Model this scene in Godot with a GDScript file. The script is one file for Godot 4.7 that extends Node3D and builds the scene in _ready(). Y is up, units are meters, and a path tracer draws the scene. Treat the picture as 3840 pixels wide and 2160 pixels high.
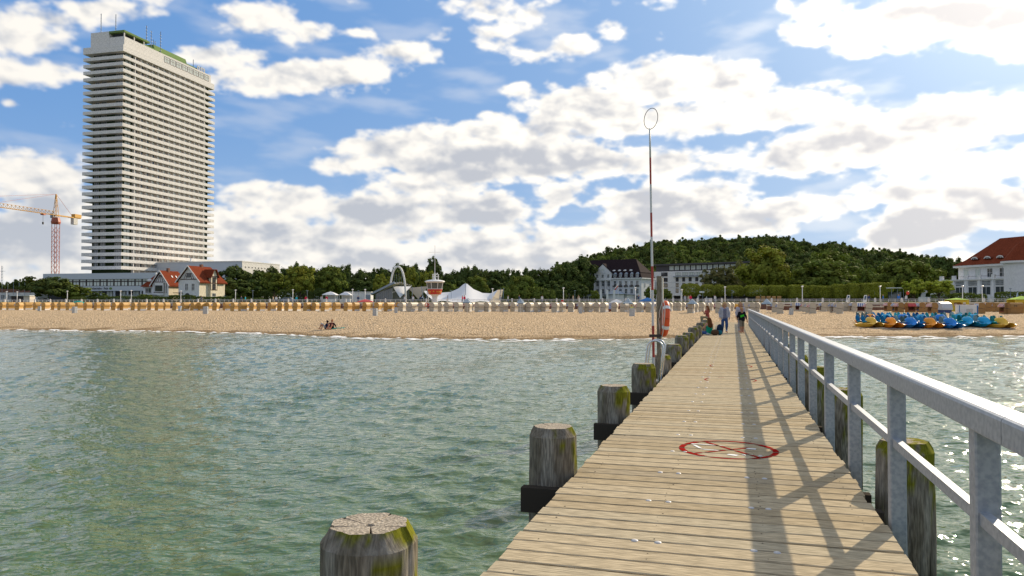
extends Node3D
# Baltic beach seen from a wooden jetty. World: y up, water at y = 0, the eye looks along -z.

const FOC := 2850.0
const EYE := Vector3(0, 2.6, 0)
const PITCH := 0.01929
const DECK := 0.95
const JETTY_TURN := -0.28274
var rng := RandomNumberGenerator.new()
var M := {}
var used := {}
var cache := {}


# ---------- survey helpers: a bearing and a distance give a place ----------
func bearing(u: float, v: float) -> Vector3:
	var r := (u - 1920.0) / FOC
	var q := -(v - 1080.0) / FOC
	return Vector3(r, q * cos(PITCH) + sin(PITCH), q * sin(PITCH) - cos(PITCH))

func at(u: float, v: float, dist: float) -> Vector3:
	var d := bearing(u, v)
	return EYE + d * (dist / -d.z)

func spot(u: float, dist: float, y: float) -> Vector3:
	var f := dist * cos(PITCH) + (y - EYE.y) * sin(PITCH)
	return Vector3((u - 1920.0) / FOC * f, y, -dist)

func jet(t: float, y: float, s: float) -> Vector3:   # jetty frame: t to the right, s along, y above the deck
	return Basis(Vector3.UP, JETTY_TURN) * Vector3(t, 0, -s) + Vector3(0, DECK + y, 0)

const SHORE := [Vector2(-260, -118), Vector2(-120, -92), Vector2(-70, -79), Vector2(-48, -72.5), Vector2(-33, -69), Vector2(-22, -64.5), Vector2(-14, -58.5), Vector2(-9, -55.3), Vector2(0, -53.4), Vector2(10, -54.8), Vector2(27, -57.8), Vector2(40, -58.6), Vector2(100, -61), Vector2(260, -75)]
func shore_z(x: float) -> float:
	for i in range(SHORE.size() - 1):
		var a: Vector2 = SHORE[i]
		var b: Vector2 = SHORE[i + 1]
		if x <= b.x or i == SHORE.size() - 2:
			var k := clampf((x - a.x) / (b.x - a.x), 0.0, 1.0)
			return lerpf(a.y, b.y, k)
	return -60.0

func sand_y(x: float, z: float) -> float:
	var d := (shore_z(x) - z)
	if d < 0.0:
		return maxf(d * 0.05, -1.6)
	return 0.9 * (1.0 - exp(-d / 9.0)) + 0.0022 * d

func on_sand(u: float, v: float) -> Vector3:   # where that bearing meets the beach
	var d := bearing(u, v)
	var k := 40.0
	while k < 260.0:
		var p := EYE + d * k
		if p.y <= sand_y(p.x, p.z):
			return Vector3(p.x, sand_y(p.x, p.z), p.z)
		k += 0.25
	return EYE + d * 150.0

func prom_z(x: float) -> float:   # the line of the promenade wall
	if x < 0.0:
		return -172.0 + x * 0.27
	return -172.0 + x * 0.2


# ---------- naming and tagging ----------
func numbered(n: String) -> String:
	if not used.has(n):
		used[n] = 0
		return n
	used[n] += 1
	return "%s_%03d" % [n, used[n]]

func tag(o: Node, label: String, category: String, group := "", kind := "") -> Node:
	if label: o.set_meta("label", label)
	if category: o.set_meta("category", category)
	if group: o.set_meta("group", group)
	if kind: o.set_meta("kind", kind)
	return o

func thing(called: String, label: String, category: String, where := Vector3.ZERO, turn := 0.0, group := "") -> Node3D:
	var o := Node3D.new()
	o.name = numbered(called)
	add_child(o)
	o.position = where
	o.rotation.y = turn
	tag(o, label, category, group)
	return o

func inst(called: String, mesh: Mesh, mat: Material, parent: Node, xf := Transform3D()) -> MeshInstance3D:
	var o := MeshInstance3D.new()
	o.name = numbered(called) if parent == self else called
	o.mesh = mesh
	o.material_override = mat
	o.transform = xf
	parent.add_child(o, true)
	return o

func obj(called: String, mb: Mb, mat: Material, parent: Node = self, xf := Transform3D()) -> MeshInstance3D:
	return inst(called, mb.done(), mat, parent, xf)

func dup(src: Node3D, where: Vector3, turn: float, label := "", group := "") -> Node3D:
	var o: Node3D = src.duplicate()
	var base: String = String(src.name)
	var cut := base.rfind("_")
	if cut > 0 and base.substr(cut + 1).is_valid_int():
		base = base.substr(0, cut)
	o.name = numbered(base)
	add_child(o)
	o.position = where
	o.rotation.y = turn
	if label: o.set_meta("label", label)
	if group: o.set_meta("group", group)
	return o

const ORD := ["first", "second", "third", "fourth", "fifth", "sixth", "seventh", "eighth", "ninth", "tenth", "eleventh", "twelfth", "thirteenth", "fourteenth", "fifteenth", "sixteenth", "seventeenth", "eighteenth", "nineteenth"]
const TENS := ["", "", "twent", "thirt", "fort", "fift", "sixt"]
func nth(i: int) -> String:   # 0 -> first
	if i < 19: return ORD[i]
	var n := i + 1
	if n % 10 == 0: return TENS[n / 10] + "ieth"
	return TENS[n / 10] + "y-" + ORD[n % 10 - 1]


# ---------- materials ----------
func lin(r: float, g: float, b: float, a := 1.0) -> Color:   # a real-world base colour
	var c := Color(r, g, b).linear_to_srgb()
	c.a = a
	return c

func mat(key: String, c: Color, rough := 0.8, metal := 0.0) -> StandardMaterial3D:
	var m := StandardMaterial3D.new()
	m.resource_name = key
	m.albedo_color = c
	m.roughness = rough
	m.metallic_specular = 0.5 if rough < 0.65 else 0.06
	m.metallic = metal
	M[key] = m
	return m

func noise(sd: int, freq: float, octaves := 4, kind := FastNoiseLite.TYPE_SIMPLEX_SMOOTH) -> FastNoiseLite:
	var n := FastNoiseLite.new()
	n.seed = sd
	n.noise_type = kind
	n.frequency = freq
	n.fractal_type = FastNoiseLite.FRACTAL_FBM if octaves > 1 else FastNoiseLite.FRACTAL_NONE
	n.fractal_octaves = octaves
	return n

func ntex(sd: int, freq: float, lo: Color, hi: Color, w := 512, h := 512, octaves := 5, a := 0.25, b := 0.75) -> NoiseTexture2D:
	var t := NoiseTexture2D.new()
	t.width = w
	t.height = h
	t.seamless = true
	t.generate_mipmaps = false
	t.noise = noise(sd, freq, octaves)
	var g := Gradient.new()
	g.offsets = PackedFloat32Array([a, b])
	g.colors = PackedColorArray([lo, hi])
	t.color_ramp = g
	return t

func grey(v: float) -> Color:
	return Color(v, v, v)

func tri(m: StandardMaterial3D, t: Texture2D, scale: Vector3, world := false) -> StandardMaterial3D:
	m.albedo_texture = t
	m.uv1_triplanar = true
	m.uv1_world_triplanar = world
	m.uv1_scale = scale
	return m

func bump(m: StandardMaterial3D, t: Texture2D, cm: float) -> StandardMaterial3D:
	m.heightmap_enabled = true
	m.heightmap_texture = t
	m.heightmap_scale = cm
	return m


# ---------- mesh builder; corners run counter-clockwise seen from outside ----------
class Mb:
	var st := SurfaceTool.new()
	var xf := Transform3D()
	var col := Color.WHITE
	var n := 0
	func _init() -> void:
		st.begin(Mesh.PRIMITIVE_TRIANGLES)
		st.set_smooth_group(-1)
	func flat() -> Mb:
		st.set_smooth_group(-1)
		return self
	func smooth(g := 1) -> Mb:
		st.set_smooth_group(g)
		return self
	func v(p: Vector3, uv := Vector2.ZERO) -> void:
		st.set_color(col)
		st.set_uv(uv)
		st.add_vertex(xf * p)
	func tri(a: Vector3, b: Vector3, c: Vector3, ua := Vector2.ZERO, ub := Vector2.ZERO, uc := Vector2.ZERO) -> void:
		v(a, ua)
		v(c, uc)
		v(b, ub)
		n += 1
	func quad(a: Vector3, b: Vector3, c: Vector3, d: Vector3, ua := Vector2(0, 0), ub := Vector2(1, 0), uc := Vector2(1, 1), ud := Vector2(0, 1)) -> void:
		tri(a, b, c, ua, ub, uc)
		tri(a, c, d, ua, uc, ud)
	func quad2(a: Vector3, b: Vector3, c: Vector3, d: Vector3) -> Mb:
		quad(a, b, c, d)
		return self
	func box(c: Vector3, s: Vector3, b := Basis()) -> Mb:
		var h := s * 0.5
		var p := []
		for i in 8:
			p.append(c + b * Vector3(h.x if i & 1 else -h.x, h.y if i & 2 else -h.y, h.z if i & 4 else -h.z))
		quad(p[4], p[5], p[7], p[6])
		quad(p[1], p[0], p[2], p[3])
		quad(p[5], p[1], p[3], p[7])
		quad(p[0], p[4], p[6], p[2])
		quad(p[6], p[7], p[3], p[2])
		quad(p[0], p[1], p[5], p[4])
		return self
	func span(a: Vector3, b: Vector3) -> Mb:   # a box between two corners
		return box((a + b) * 0.5, (b - a).abs())
	func bar(a: Vector3, b: Vector3, w: float, h: float, up := Vector3.UP) -> Mb:   # a beam from a to b
		var d := b - a
		var z := d.normalized()
		if absf(z.dot(up)) > 0.98: up = Vector3.RIGHT
		var x := up.cross(z).normalized()
		var y := z.cross(x)
		return box((a + b) * 0.5, Vector3(w, h, d.length()), Basis(x, y, z))
	func prism(poly: PackedVector2Array, depth: float, t := Transform3D(), uo := Vector2.ZERO) -> Mb:   # poly in xy (counter-clockwise), extruded from z = 0 to depth
		var k := poly.size()
		var run := 0.0
		for i in k:
			var a := poly[i]
			var b := poly[(i + 1) % k]
			var e := run + a.distance_to(b)
			quad(t * Vector3(a.x, a.y, depth), t * Vector3(a.x, a.y, 0), t * Vector3(b.x, b.y, 0), t * Vector3(b.x, b.y, depth), uo + Vector2(depth, run), uo + Vector2(0, run), uo + Vector2(0, e), uo + Vector2(depth, e))
			run = e
		var ix := Geometry2D.triangulate_polygon(poly)
		for i in range(0, ix.size(), 3):
			var a := poly[ix[i]]
			var b := poly[ix[i + 1]]
			var c := poly[ix[i + 2]]
			if (b - a).cross(c - a) < 0.0:
				var w := b
				b = c
				c = w
			tri(t * Vector3(a.x, a.y, depth), t * Vector3(b.x, b.y, depth), t * Vector3(c.x, c.y, depth), uo + a, uo + b, uo + c)
			tri(t * Vector3(a.x, a.y, 0), t * Vector3(c.x, c.y, 0), t * Vector3(b.x, b.y, 0), uo + a, uo + c, uo + b)
		return self
	func tube(pts: Array, rad, sides := 8, caps := true) -> Mb:
		var rings := []
		for i in pts.size():
			var p: Vector3 = pts[i]
			var d: Vector3 = (pts[min(i + 1, pts.size() - 1)] - pts[max(i - 1, 0)]).normalized()
			var up := Vector3.UP if absf(d.y) < 0.95 else Vector3.RIGHT
			var x := up.cross(d).normalized()
			if i > 0:
				var px: Vector3 = rings[i - 1][0]
				x = (px - d * px.dot(d)).normalized()
			var y := d.cross(x)
			var r: float = rad[i] if rad is Array else rad
			rings.append([x, y, p, r])
		for i in range(pts.size() - 1):
			for j in sides:
				var q := []
				for e in [[i, j], [i, j + 1], [i + 1, j + 1], [i + 1, j]]:
					var R: Array = rings[e[0]]
					var a: float = TAU * e[1] / sides
					q.append(R[2] + (R[0] * cos(a) + R[1] * sin(a)) * R[3])
				quad(q[0], q[1], q[2], q[3], Vector2(float(j) / sides, i), Vector2(float(j + 1) / sides, i), Vector2(float(j + 1) / sides, i + 1), Vector2(float(j) / sides, i + 1))
		if caps:
			for e in [0, pts.size() - 1]:
				var R: Array = rings[e]
				for j in sides:
					var a := TAU * j / sides
					var b := TAU * (j + 1) / sides
					var pa: Vector3 = R[2] + (R[0] * cos(a) + R[1] * sin(a)) * R[3]
					var pb: Vector3 = R[2] + (R[0] * cos(b) + R[1] * sin(b)) * R[3]
					if e == 0: tri(R[2], pb, pa)
					else: tri(R[2], pa, pb)
		return self
	func lathe(prof: Array, sides := 16, c := Vector3.ZERO, sq := Vector2.ONE) -> Mb:   # prof: Vector2(radius, height), from bottom to top
		for i in range(prof.size() - 1):
			for j in sides:
				var a := TAU * j / sides
				var b := TAU * (j + 1) / sides
				var p: Vector2 = prof[i]
				var q: Vector2 = prof[i + 1]
				var p0 := c + Vector3(cos(a) * p.x * sq.x, p.y, -sin(a) * p.x * sq.y)
				var p1 := c + Vector3(cos(b) * p.x * sq.x, p.y, -sin(b) * p.x * sq.y)
				var q0 := c + Vector3(cos(a) * q.x * sq.x, q.y, -sin(a) * q.x * sq.y)
				var q1 := c + Vector3(cos(b) * q.x * sq.x, q.y, -sin(b) * q.x * sq.y)
				if p.x > 0.0001: tri(p0, p1, q1 if q.x > 0.0001 else q0)
				if q.x > 0.0001: tri(p0, q1, q0)
		return self
	func ball(c: Vector3, r: Vector3, sides := 10, rows := 6) -> Mb:
		var prof := []
		for i in rows + 1:
			var a := -PI / 2 + PI * i / rows
			prof.append(Vector2(maxf(cos(a), 0.0), sin(a)))
		var old := xf
		xf = xf * Transform3D(Basis.from_scale(r), c)
		lathe(prof, sides)
		xf = old
		return self
	func done() -> ArrayMesh:
		st.generate_normals()
		st.index()
		return st.commit()

func grid(nu: int, nv: int, f: Callable, shade = null) -> ArrayMesh:   # f(i, j) -> point; smooth
	var p := PackedVector3Array()
	var c := PackedColorArray()
	p.resize(nu * nv)
	if shade != null: c.resize(nu * nv)
	for j in nv:
		for i in nu:
			p[j * nu + i] = f.call(i, j)
			if shade != null: c[j * nu + i] = shade.call(p[j * nu + i])
	var nn := PackedVector3Array()
	nn.resize(nu * nv)
	for j in nv:
		for i in nu:
			var a := p[j * nu + mini(i + 1, nu - 1)] - p[j * nu + maxi(i - 1, 0)]
			var b := p[mini(j + 1, nv - 1) * nu + i] - p[maxi(j - 1, 0) * nu + i]
			var w := a.cross(b).normalized()
			nn[j * nu + i] = -w if w.y < 0.0 else w
	var ix := PackedInt32Array()
	ix.resize((nu - 1) * (nv - 1) * 6)
	var k := 0
	var up := (p[1] - p[0]).cross(p[nu] - p[0]).y < 0.0
	for j in nv - 1:
		for i in nu - 1:
			var a := j * nu + i
			var o := [a, a + 1, a + nu + 1, a, a + nu + 1, a + nu] if not up else [a, a + nu + 1, a + 1, a, a + nu, a + nu + 1]
			# clockwise fronts, seen from above
			ix[k] = o[0]
			ix[k + 1] = o[2]
			ix[k + 2] = o[1]
			ix[k + 3] = o[3]
			ix[k + 4] = o[5]
			ix[k + 5] = o[4]
			k += 6
	var arr := []
	arr.resize(Mesh.ARRAY_MAX)
	arr[Mesh.ARRAY_VERTEX] = p
	arr[Mesh.ARRAY_NORMAL] = nn
	arr[Mesh.ARRAY_INDEX] = ix
	if shade != null: arr[Mesh.ARRAY_COLOR] = c
	var m := ArrayMesh.new()
	m.add_surface_from_arrays(Mesh.PRIMITIVE_TRIANGLES, arr)
	return m

func text_mesh(s: String, size: float, depth: float, serif := false) -> TextMesh:   # size: height of a capital, in metres
	var f := SystemFont.new()
	f.font_names = PackedStringArray(["Droid Serif" if serif else "Droid Sans"])
	f.font_weight = 700
	var t := TextMesh.new()
	t.font = f
	t.text = s
	t.font_size = 32
	t.pixel_size = size / 23.0
	t.depth = depth
	t.curve_step = 2.0
	return t


func _ready() -> void:
	rng.seed = 7
	# --- camera ---
	var cam := Camera3D.new()
	cam.name = "camera"
	cam.position = EYE
	cam.rotation.x = PITCH
	cam.fov = rad_to_deg(2.0 * atan(1080.0 / FOC))
	cam.near = 0.05
	cam.far = 3000.0
	add_child(cam)
	# --- sky, sun, exposure ---
	var env := Environment.new()
	env.background_mode = Environment.BG_SKY
	var pano := PanoramaSkyMaterial.new()
	pano.panorama = ImageTexture.create_from_image(sky_image())
	pano.energy_multiplier = 0.82
	env.sky = Sky.new()
	env.sky.sky_material = pano
	env.tonemap_mode = Environment.TONE_MAPPER_LINEAR
	env.tonemap_exposure = 1.25
	env.sdfgi_enabled = true
	env.ssao_enabled = true
	env.ssil_enabled = true
	var we := WorldEnvironment.new()
	we.name = "environment"
	we.environment = env
	add_child(we)
	var sun := DirectionalLight3D.new()
	sun.name = "sun"
	sun.light_energy = 1.6
	sun.light_color = Color(1.0, 0.93, 0.82)
	sun.light_angular_distance = 0.55
	sun.shadow_enabled = true
	add_child(sun)
	var dir := SUN
	sun.look_at_from_position(dir * 100.0, Vector3.ZERO)
	# --- everything else ---
	make_materials()
	building_materials()
	beach_materials()
	build_ground()
	build_jetty()
	build_far()


const SUN := Vector3(0.5865, 0.4337, -0.6840)   # towards the sun: 40.6 degrees right of the view, 25.7 high

# clouds: centre and radii in degrees-like units of the photograph's width (0..2576), strength, greyness
const CLOUDS := [
	[40, 80, 110, 50, 0.9, 0.1], [150, 35, 180, 40, 0.75, 0.1], [260, 22, 120, 30, 0.55, 0.05], [70, 180, 160, 34, 1.05, 0.12], [-30, 172, 110, 45, 1.0, 0.1], [15, 248, 24, 12, 0.6, 0],
	[60, 425, 170, 60, 1.1, 0.25], [130, 500, 120, 60, 1.0, 0.75], [50, 560, 170, 62, 1.0, 0.9], [110, 630, 210, 50, 0.95, 0.75], [120, 690, 240, 55, 0.85, 0.2], [30, 470, 90, 45, 1.0, 0.3],
	[640, 40, 115, 40, 1.0, 0.1], [745, 70, 85, 30, 0.9, 0.1], [905, 70, 44, 13, 0.9, 0], [530, 130, 115, 30, 0.9, 0.08], [720, 188, 235, 42, 1.15, 0.22], [850, 170, 160, 38, 1.05, 0.1], [640, 215, 110, 25, 0.8, 0.2],
	[1000, 128, 100, 28, 0.72, 0], [1105, 76, 34, 14, 0.8, 0], [1200, 12, 75, 26, 0.6, 0], [1310, 30, 60, 20, 0.55, 0], [1235, 75, 62, 20, 0.8, 0], [1250, 110, 52, 18, 0.7, 0], [1325, 135, 62, 20, 1.0, 0],
	[1440, 110, 60, 30, 0.95, 0], [1540, 70, 42, 30, 1.0, 0], [1295, 218, 40, 20, 0.8, 0], [1228, 280, 42, 13, 0.7, 0],
	[1700, 182, 190, 52, 1.2, 0.12], [1620, 205, 160, 60, 1.15, 0.35], [1800, 200, 170, 58, 1.2, 0.05], [1470, 255, 175, 52, 1.15, 0.4], [1900, 268, 270, 48, 1.05, 0.05], [1600, 292, 330, 46, 1.15, 0.2], [2060, 222, 120, 30, 0.7, 0], [1990, 245, 190, 38, 0.8, 0],
	[1260, 330, 260, 40, 1.1, 0.2], [1000, 368, 180, 46, 1.1, 0.2], [880, 403, 100, 26, 0.9, 0.1], [1150, 405, 230, 66, 1.2, 0.7], [1350, 392, 260, 60, 1.15, 0.65], [1600, 402, 260, 40, 1.1, 0.7],
	[1050, 480, 140, 66, 1.1, 0.3], [940, 525, 160, 45, 1.1, 1.0], [1200, 520, 130, 60, 1.0, 0.75], [1150, 590, 220, 30, 0.9, 0.3],
	[650, 498, 140, 52, 1.05, 0.2], [575, 560, 90, 60, 1.1, 0.1], [760, 512, 110, 45, 1.0, 0.25], [800, 580, 230, 46, 0.9, 0.5], [700, 625, 280, 48, 1.1, 0.35], [560, 600, 130, 72, 1.1, 0.3],
	[1000, 645, 340, 46, 1.15, 0.5], [1300, 628, 280, 60, 1.15, 0.5], [1450, 590, 200, 36, 1.0, 0.2], [800, 680, 420, 34, 1.0, 0.3], [1300, 690, 420, 34, 1.0, 0.35], [1750, 640, 220, 40, 0.9, 0.3], [1400, 480, 70, 60, 0.85, 0.7],
	[1700, 505, 240, 48, 1.15, 0.75], [1850, 535, 220, 56, 1.1, 0.85], [1620, 560, 150, 46, 1.0, 0.7], [1560, 625, 180, 45, 0.7, 0.4], [2020, 512, 190, 28, 1.0, 0.35], [1760, 470, 160, 24, 1.0, 0.05],
	[2330, 555, 150, 58, 1.25, 1.0], [2250, 588, 110, 44, 1.25, 1.0], [2490, 520, 150, 60, 1.15, 0.8], [2360, 480, 240, 36, 1.0, 0.5], [2200, 655, 420, 36, 0.9, 0.05],
	[2300, 325, 300, 70, 1.2, 0.4], [2100, 372, 250, 50, 1.15, 0.5], [2460, 280, 200, 62, 1.15, 0.3], [2000, 402, 150, 36, 1.0, 0.45], [2400, 402, 250, 40, 1.0, 0.1],
	[2250, 60, 190, 62, 1.25, 0.3], [2410, 28, 250, 55, 1.2, 0.85], [2490, 100, 150, 36, 1.0, 0.35], [2010, 82, 62, 40, 1.0, 0], [2050, 20, 95, 30, 0.8, 0], [2150, 105, 90, 36, 1.0, 0.05], [2550, 142, 60, 20, 0.8, 0],
	[1420, 528, 40, 26, -1.3, 0], [1940, 465, 90, 22, -0.6, 0], [2010, 180, 120, 30, -0.5, 0], [2300, 190, 200, 26, -0.9, 0]]

func cloud_field(x: float, y: float) -> Vector2:   # (how much cloud, how grey)
	var f := -0.9
	var g := 0.0
	var w := 0.001
	var less := 0.0
	for c in CLOUDS:
		var dx: float = (x - c[0]) / c[2]
		if dx > 1.9 or dx < -1.9: continue
		var dy: float = (y - c[1]) / c[3]
		if dy > 1.9 or dy < -1.9: continue
		var r := dx * dx + dy * dy
		if c[4] < 0.0:
			less += c[4] * maxf(0.0, 1.0 - r)
			continue
		var k: float = c[4] * (1.0 - r)
		f = maxf(f, k) + 0.12 * maxf(minf(f, k), 0.0)
		var q: float = maxf(k, 0.0)
		q = q * q
		g += c[5] * q
		w += q
	return Vector2(f + less, g / w)

func sky_image() -> Image:
	var W := 4096
	var H := 2048
	var big := noise(11, 1.0, 3, FastNoiseLite.TYPE_CELLULAR)
	big.cellular_return_type = FastNoiseLite.RETURN_DISTANCE
	big.cellular_distance_function = FastNoiseLite.DISTANCE_EUCLIDEAN
	big.fractal_gain = 0.42
	big.fractal_lacunarity = 2.3
	var fine := noise(12, 1.0, 6)
	var veil := noise(13, 0.5, 5)
	var low := Image.create(512, 256, false, Image.FORMAT_RGBF)
	for j in 256:
		for i in 512:
			var az := (i + 0.5) / 512.0 * TAU
			var el := PI / 2 - (j + 0.5) / 256.0 * PI
			low.set_pixel(i, j, sky_colour(az if az < PI else az - TAU, el, big, fine, veil, null, Vector2i.ZERO))
	low.resize(W, H, Image.INTERPOLATE_BILINEAR)
	# the part over the beach again in full detail
	var x0 := -470
	var x1 := 560
	var y1 := 1030
	var y0 := 700
	var sub := Image.create((x1 - x0) / 6 + 2, (y1 - y0) / 6 + 2, false, Image.FORMAT_RGF)
	for j in sub.get_height():
		for i in sub.get_width():
			var q := to_photo((x0 + i * 6 + 0.5) / W * TAU, PI / 2 - (y0 + j * 6 + 0.5) / H * PI)
			var f := cloud_field(q.x, q.y)
			sub.set_pixel(i, j, Color(f.x, f.y, 0))
	sub.resize(sub.get_width() * 6, sub.get_height() * 6, Image.INTERPOLATE_CUBIC)
	for j in range(y0, y1):
		for i in range(x0, x1):
			var az := (i + 0.5) / W * TAU
			var el := PI / 2 - (j + 0.5) / H * PI
			low.set_pixel(posmod(i, W), j, sky_colour(az, el, big, fine, veil, sub, Vector2i(i - x0, j - y0)))
	return low

func to_photo(az: float, el: float) -> Vector2:
	var d := Vector3(sin(az) * cos(el), sin(el), -cos(az) * cos(el))
	var fw := -d.z * cos(PITCH) + d.y * sin(PITCH)
	var up := d.y * cos(PITCH) + d.z * sin(PITCH)
	if fw < 0.25: return Vector2(9999, -9999)
	return Vector2(1920.0 + FOC * d.x / fw, 1080.0 - FOC * up / fw) / 1.4907

func sky_colour(az: float, el: float, big: FastNoiseLite, fine: FastNoiseLite, veil: FastNoiseLite, sub: Image, px: Vector2i) -> Color:
	if el < -0.02: return Color(0.30, 0.32, 0.33)
	var d := Vector3(sin(az) * cos(el), sin(el), -cos(az) * cos(el))
	var near := clampf(d.dot(SUN), -1.0, 1.0)
	var glow := exp(-acos(near) / 0.42)
	var s := maxf(sin(el), 0.0)
	# air
	var k := exp(-s * 5.5)
	var blue := Color(0.062, 0.235, 0.60).lerp(Color(0.44, 0.68, 0.90), clampf(k, 0.0, 1.0) * 0.62)
	blue = blue.lerp(Color(0.60, 0.78, 1.0), clampf(glow * 1.3, 0.0, 0.85))
	# clouds
	var h := maxf(s, 0.03) + 0.08
	var P := Vector3(d.x / h, d.z / h, 0) * 1.0
	var q := to_photo(az, el)
	var f: Vector2
	if sub != null:
		var c := sub.get_pixel(mini(px.x, sub.get_width() - 1), mini(px.y, sub.get_height() - 1))
		f = Vector2(c.r, c.g)
	else:
		f = cloud_field(q.x, q.y)
	var inside := clampf(minf(minf(q.x + 260.0, 2836.0 - q.x), minf(q.y + 160.0, 1400.0 - q.y)) / 200.0, 0.0, 1.0)
	if inside < 1.0:   # elsewhere the same broken cloud goes on
		var w := fine.get_noise_2d(P.x * 0.55 + 5.0, P.y * 0.55) * 2.1 + 0.12
		f = Vector2(lerpf(w, f.x, inside), lerpf(clampf(w * 0.8, 0.0, 0.8), f.y, inside))
	var A := Vector3(az * 11.0, el * 15.0, 0.0)
	var wx := veil.get_noise_2d(A.x * 2.0 + 31.0, A.y * 2.0) * 0.22
	var wy := veil.get_noise_2d(A.x * 2.0, A.y * 2.0 + 77.0) * 0.22
	var n0 := fine.get_noise_2d(A.x * 0.55 + 13.0, A.y * 0.9)
	var n1 := fine.get_noise_2d(A.x * 1.5, A.y * 2.3)
	var n2 := fine.get_noise_2d(A.x * 3.0 + 40.0, A.y * 4.2)
	var n3 := veil.get_noise_2d(A.x * 0.8 + 9.0, A.y * 2.2)
	var puff := -big.get_noise_2d((A.x + wx) * 2.4, (A.y + wy) * 2.9) - 0.62
	# the same billows a little nearer the sun: what they hide from it is shaded
	var sx := clampf((0.709 - az) * 2.0, -1.0, 1.0)
	var puff2 := -big.get_noise_2d((A.x + wx + 0.10 * sx) * 2.4, (A.y + wy + 0.11) * 2.9) - 0.62
	var m1 := fine.get_noise_2d((A.x + 0.24 * sx) * 1.5, (A.y + 0.22) * 2.3)
	var dens := f.x * 0.82 + n0 * 0.45 + n1 * 0.68 + puff * 0.5 + n2 * 0.42 + 0.13
	var a := smoothstep(-0.16, 0.66, dens)
	a = lerpf(a, a * (2.0 - a), clampf(f.y * 1.5 + 0.2, 0.0, 1.0))
	var shade := (m1 - n1) * 0.9 + (puff2 - puff) * 1.0
	var thick := smoothstep(0.10, 1.0, f.x + n0 * 0.5 + n1 * 0.6 + puff * 0.3)
	var warm := Color(0.93, 0.895, 0.84).lerp(Color(1.45, 1.36, 1.20), clampf(glow * 2.1, 0.0, 1.0))
	var dark := Color(0.40, 0.455, 0.55).lerp(Color(0.68, 0.66, 0.68), clampf(glow * 1.8, 0.0, 1.0))
	var g := clampf(f.y * thick * 1.08 + (n0 * 1.1 + n1 * 0.35) * 0.4 * thick + shade * (0.8 - 0.4 * glow) + 0.09 * thick, 0.0, 1.0)
	g = lerpf(g, g * g * (3.0 - 2.0 * g), 0.25) * 0.92
	var cl := warm.lerp(dark, g)
	# thin high veil and the pale air near the horizon
	var wisp := clampf(smoothstep(0.02, 0.6, n3 + 0.05) * 0.33, 0.0, 1.0)
	var col := blue.lerp(warm, wisp * (0.55 + glow))
	col = col.lerp(cl, a)
	var haze := exp(-maxf(el, 0.0) / 0.07)
	col = col.lerp(Color(0.80, 0.80, 0.79).lerp(Color(1.0, 0.97, 0.9), clampf(glow * 1.6, 0.0, 1.0)), haze * 0.62 * (1.0 - 0.5 * a))
	col = col + Color(1.0, 0.93, 0.8) * (pow(glow, 3.0) * 0.9)
	col.a = 1.0
	return col


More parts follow.
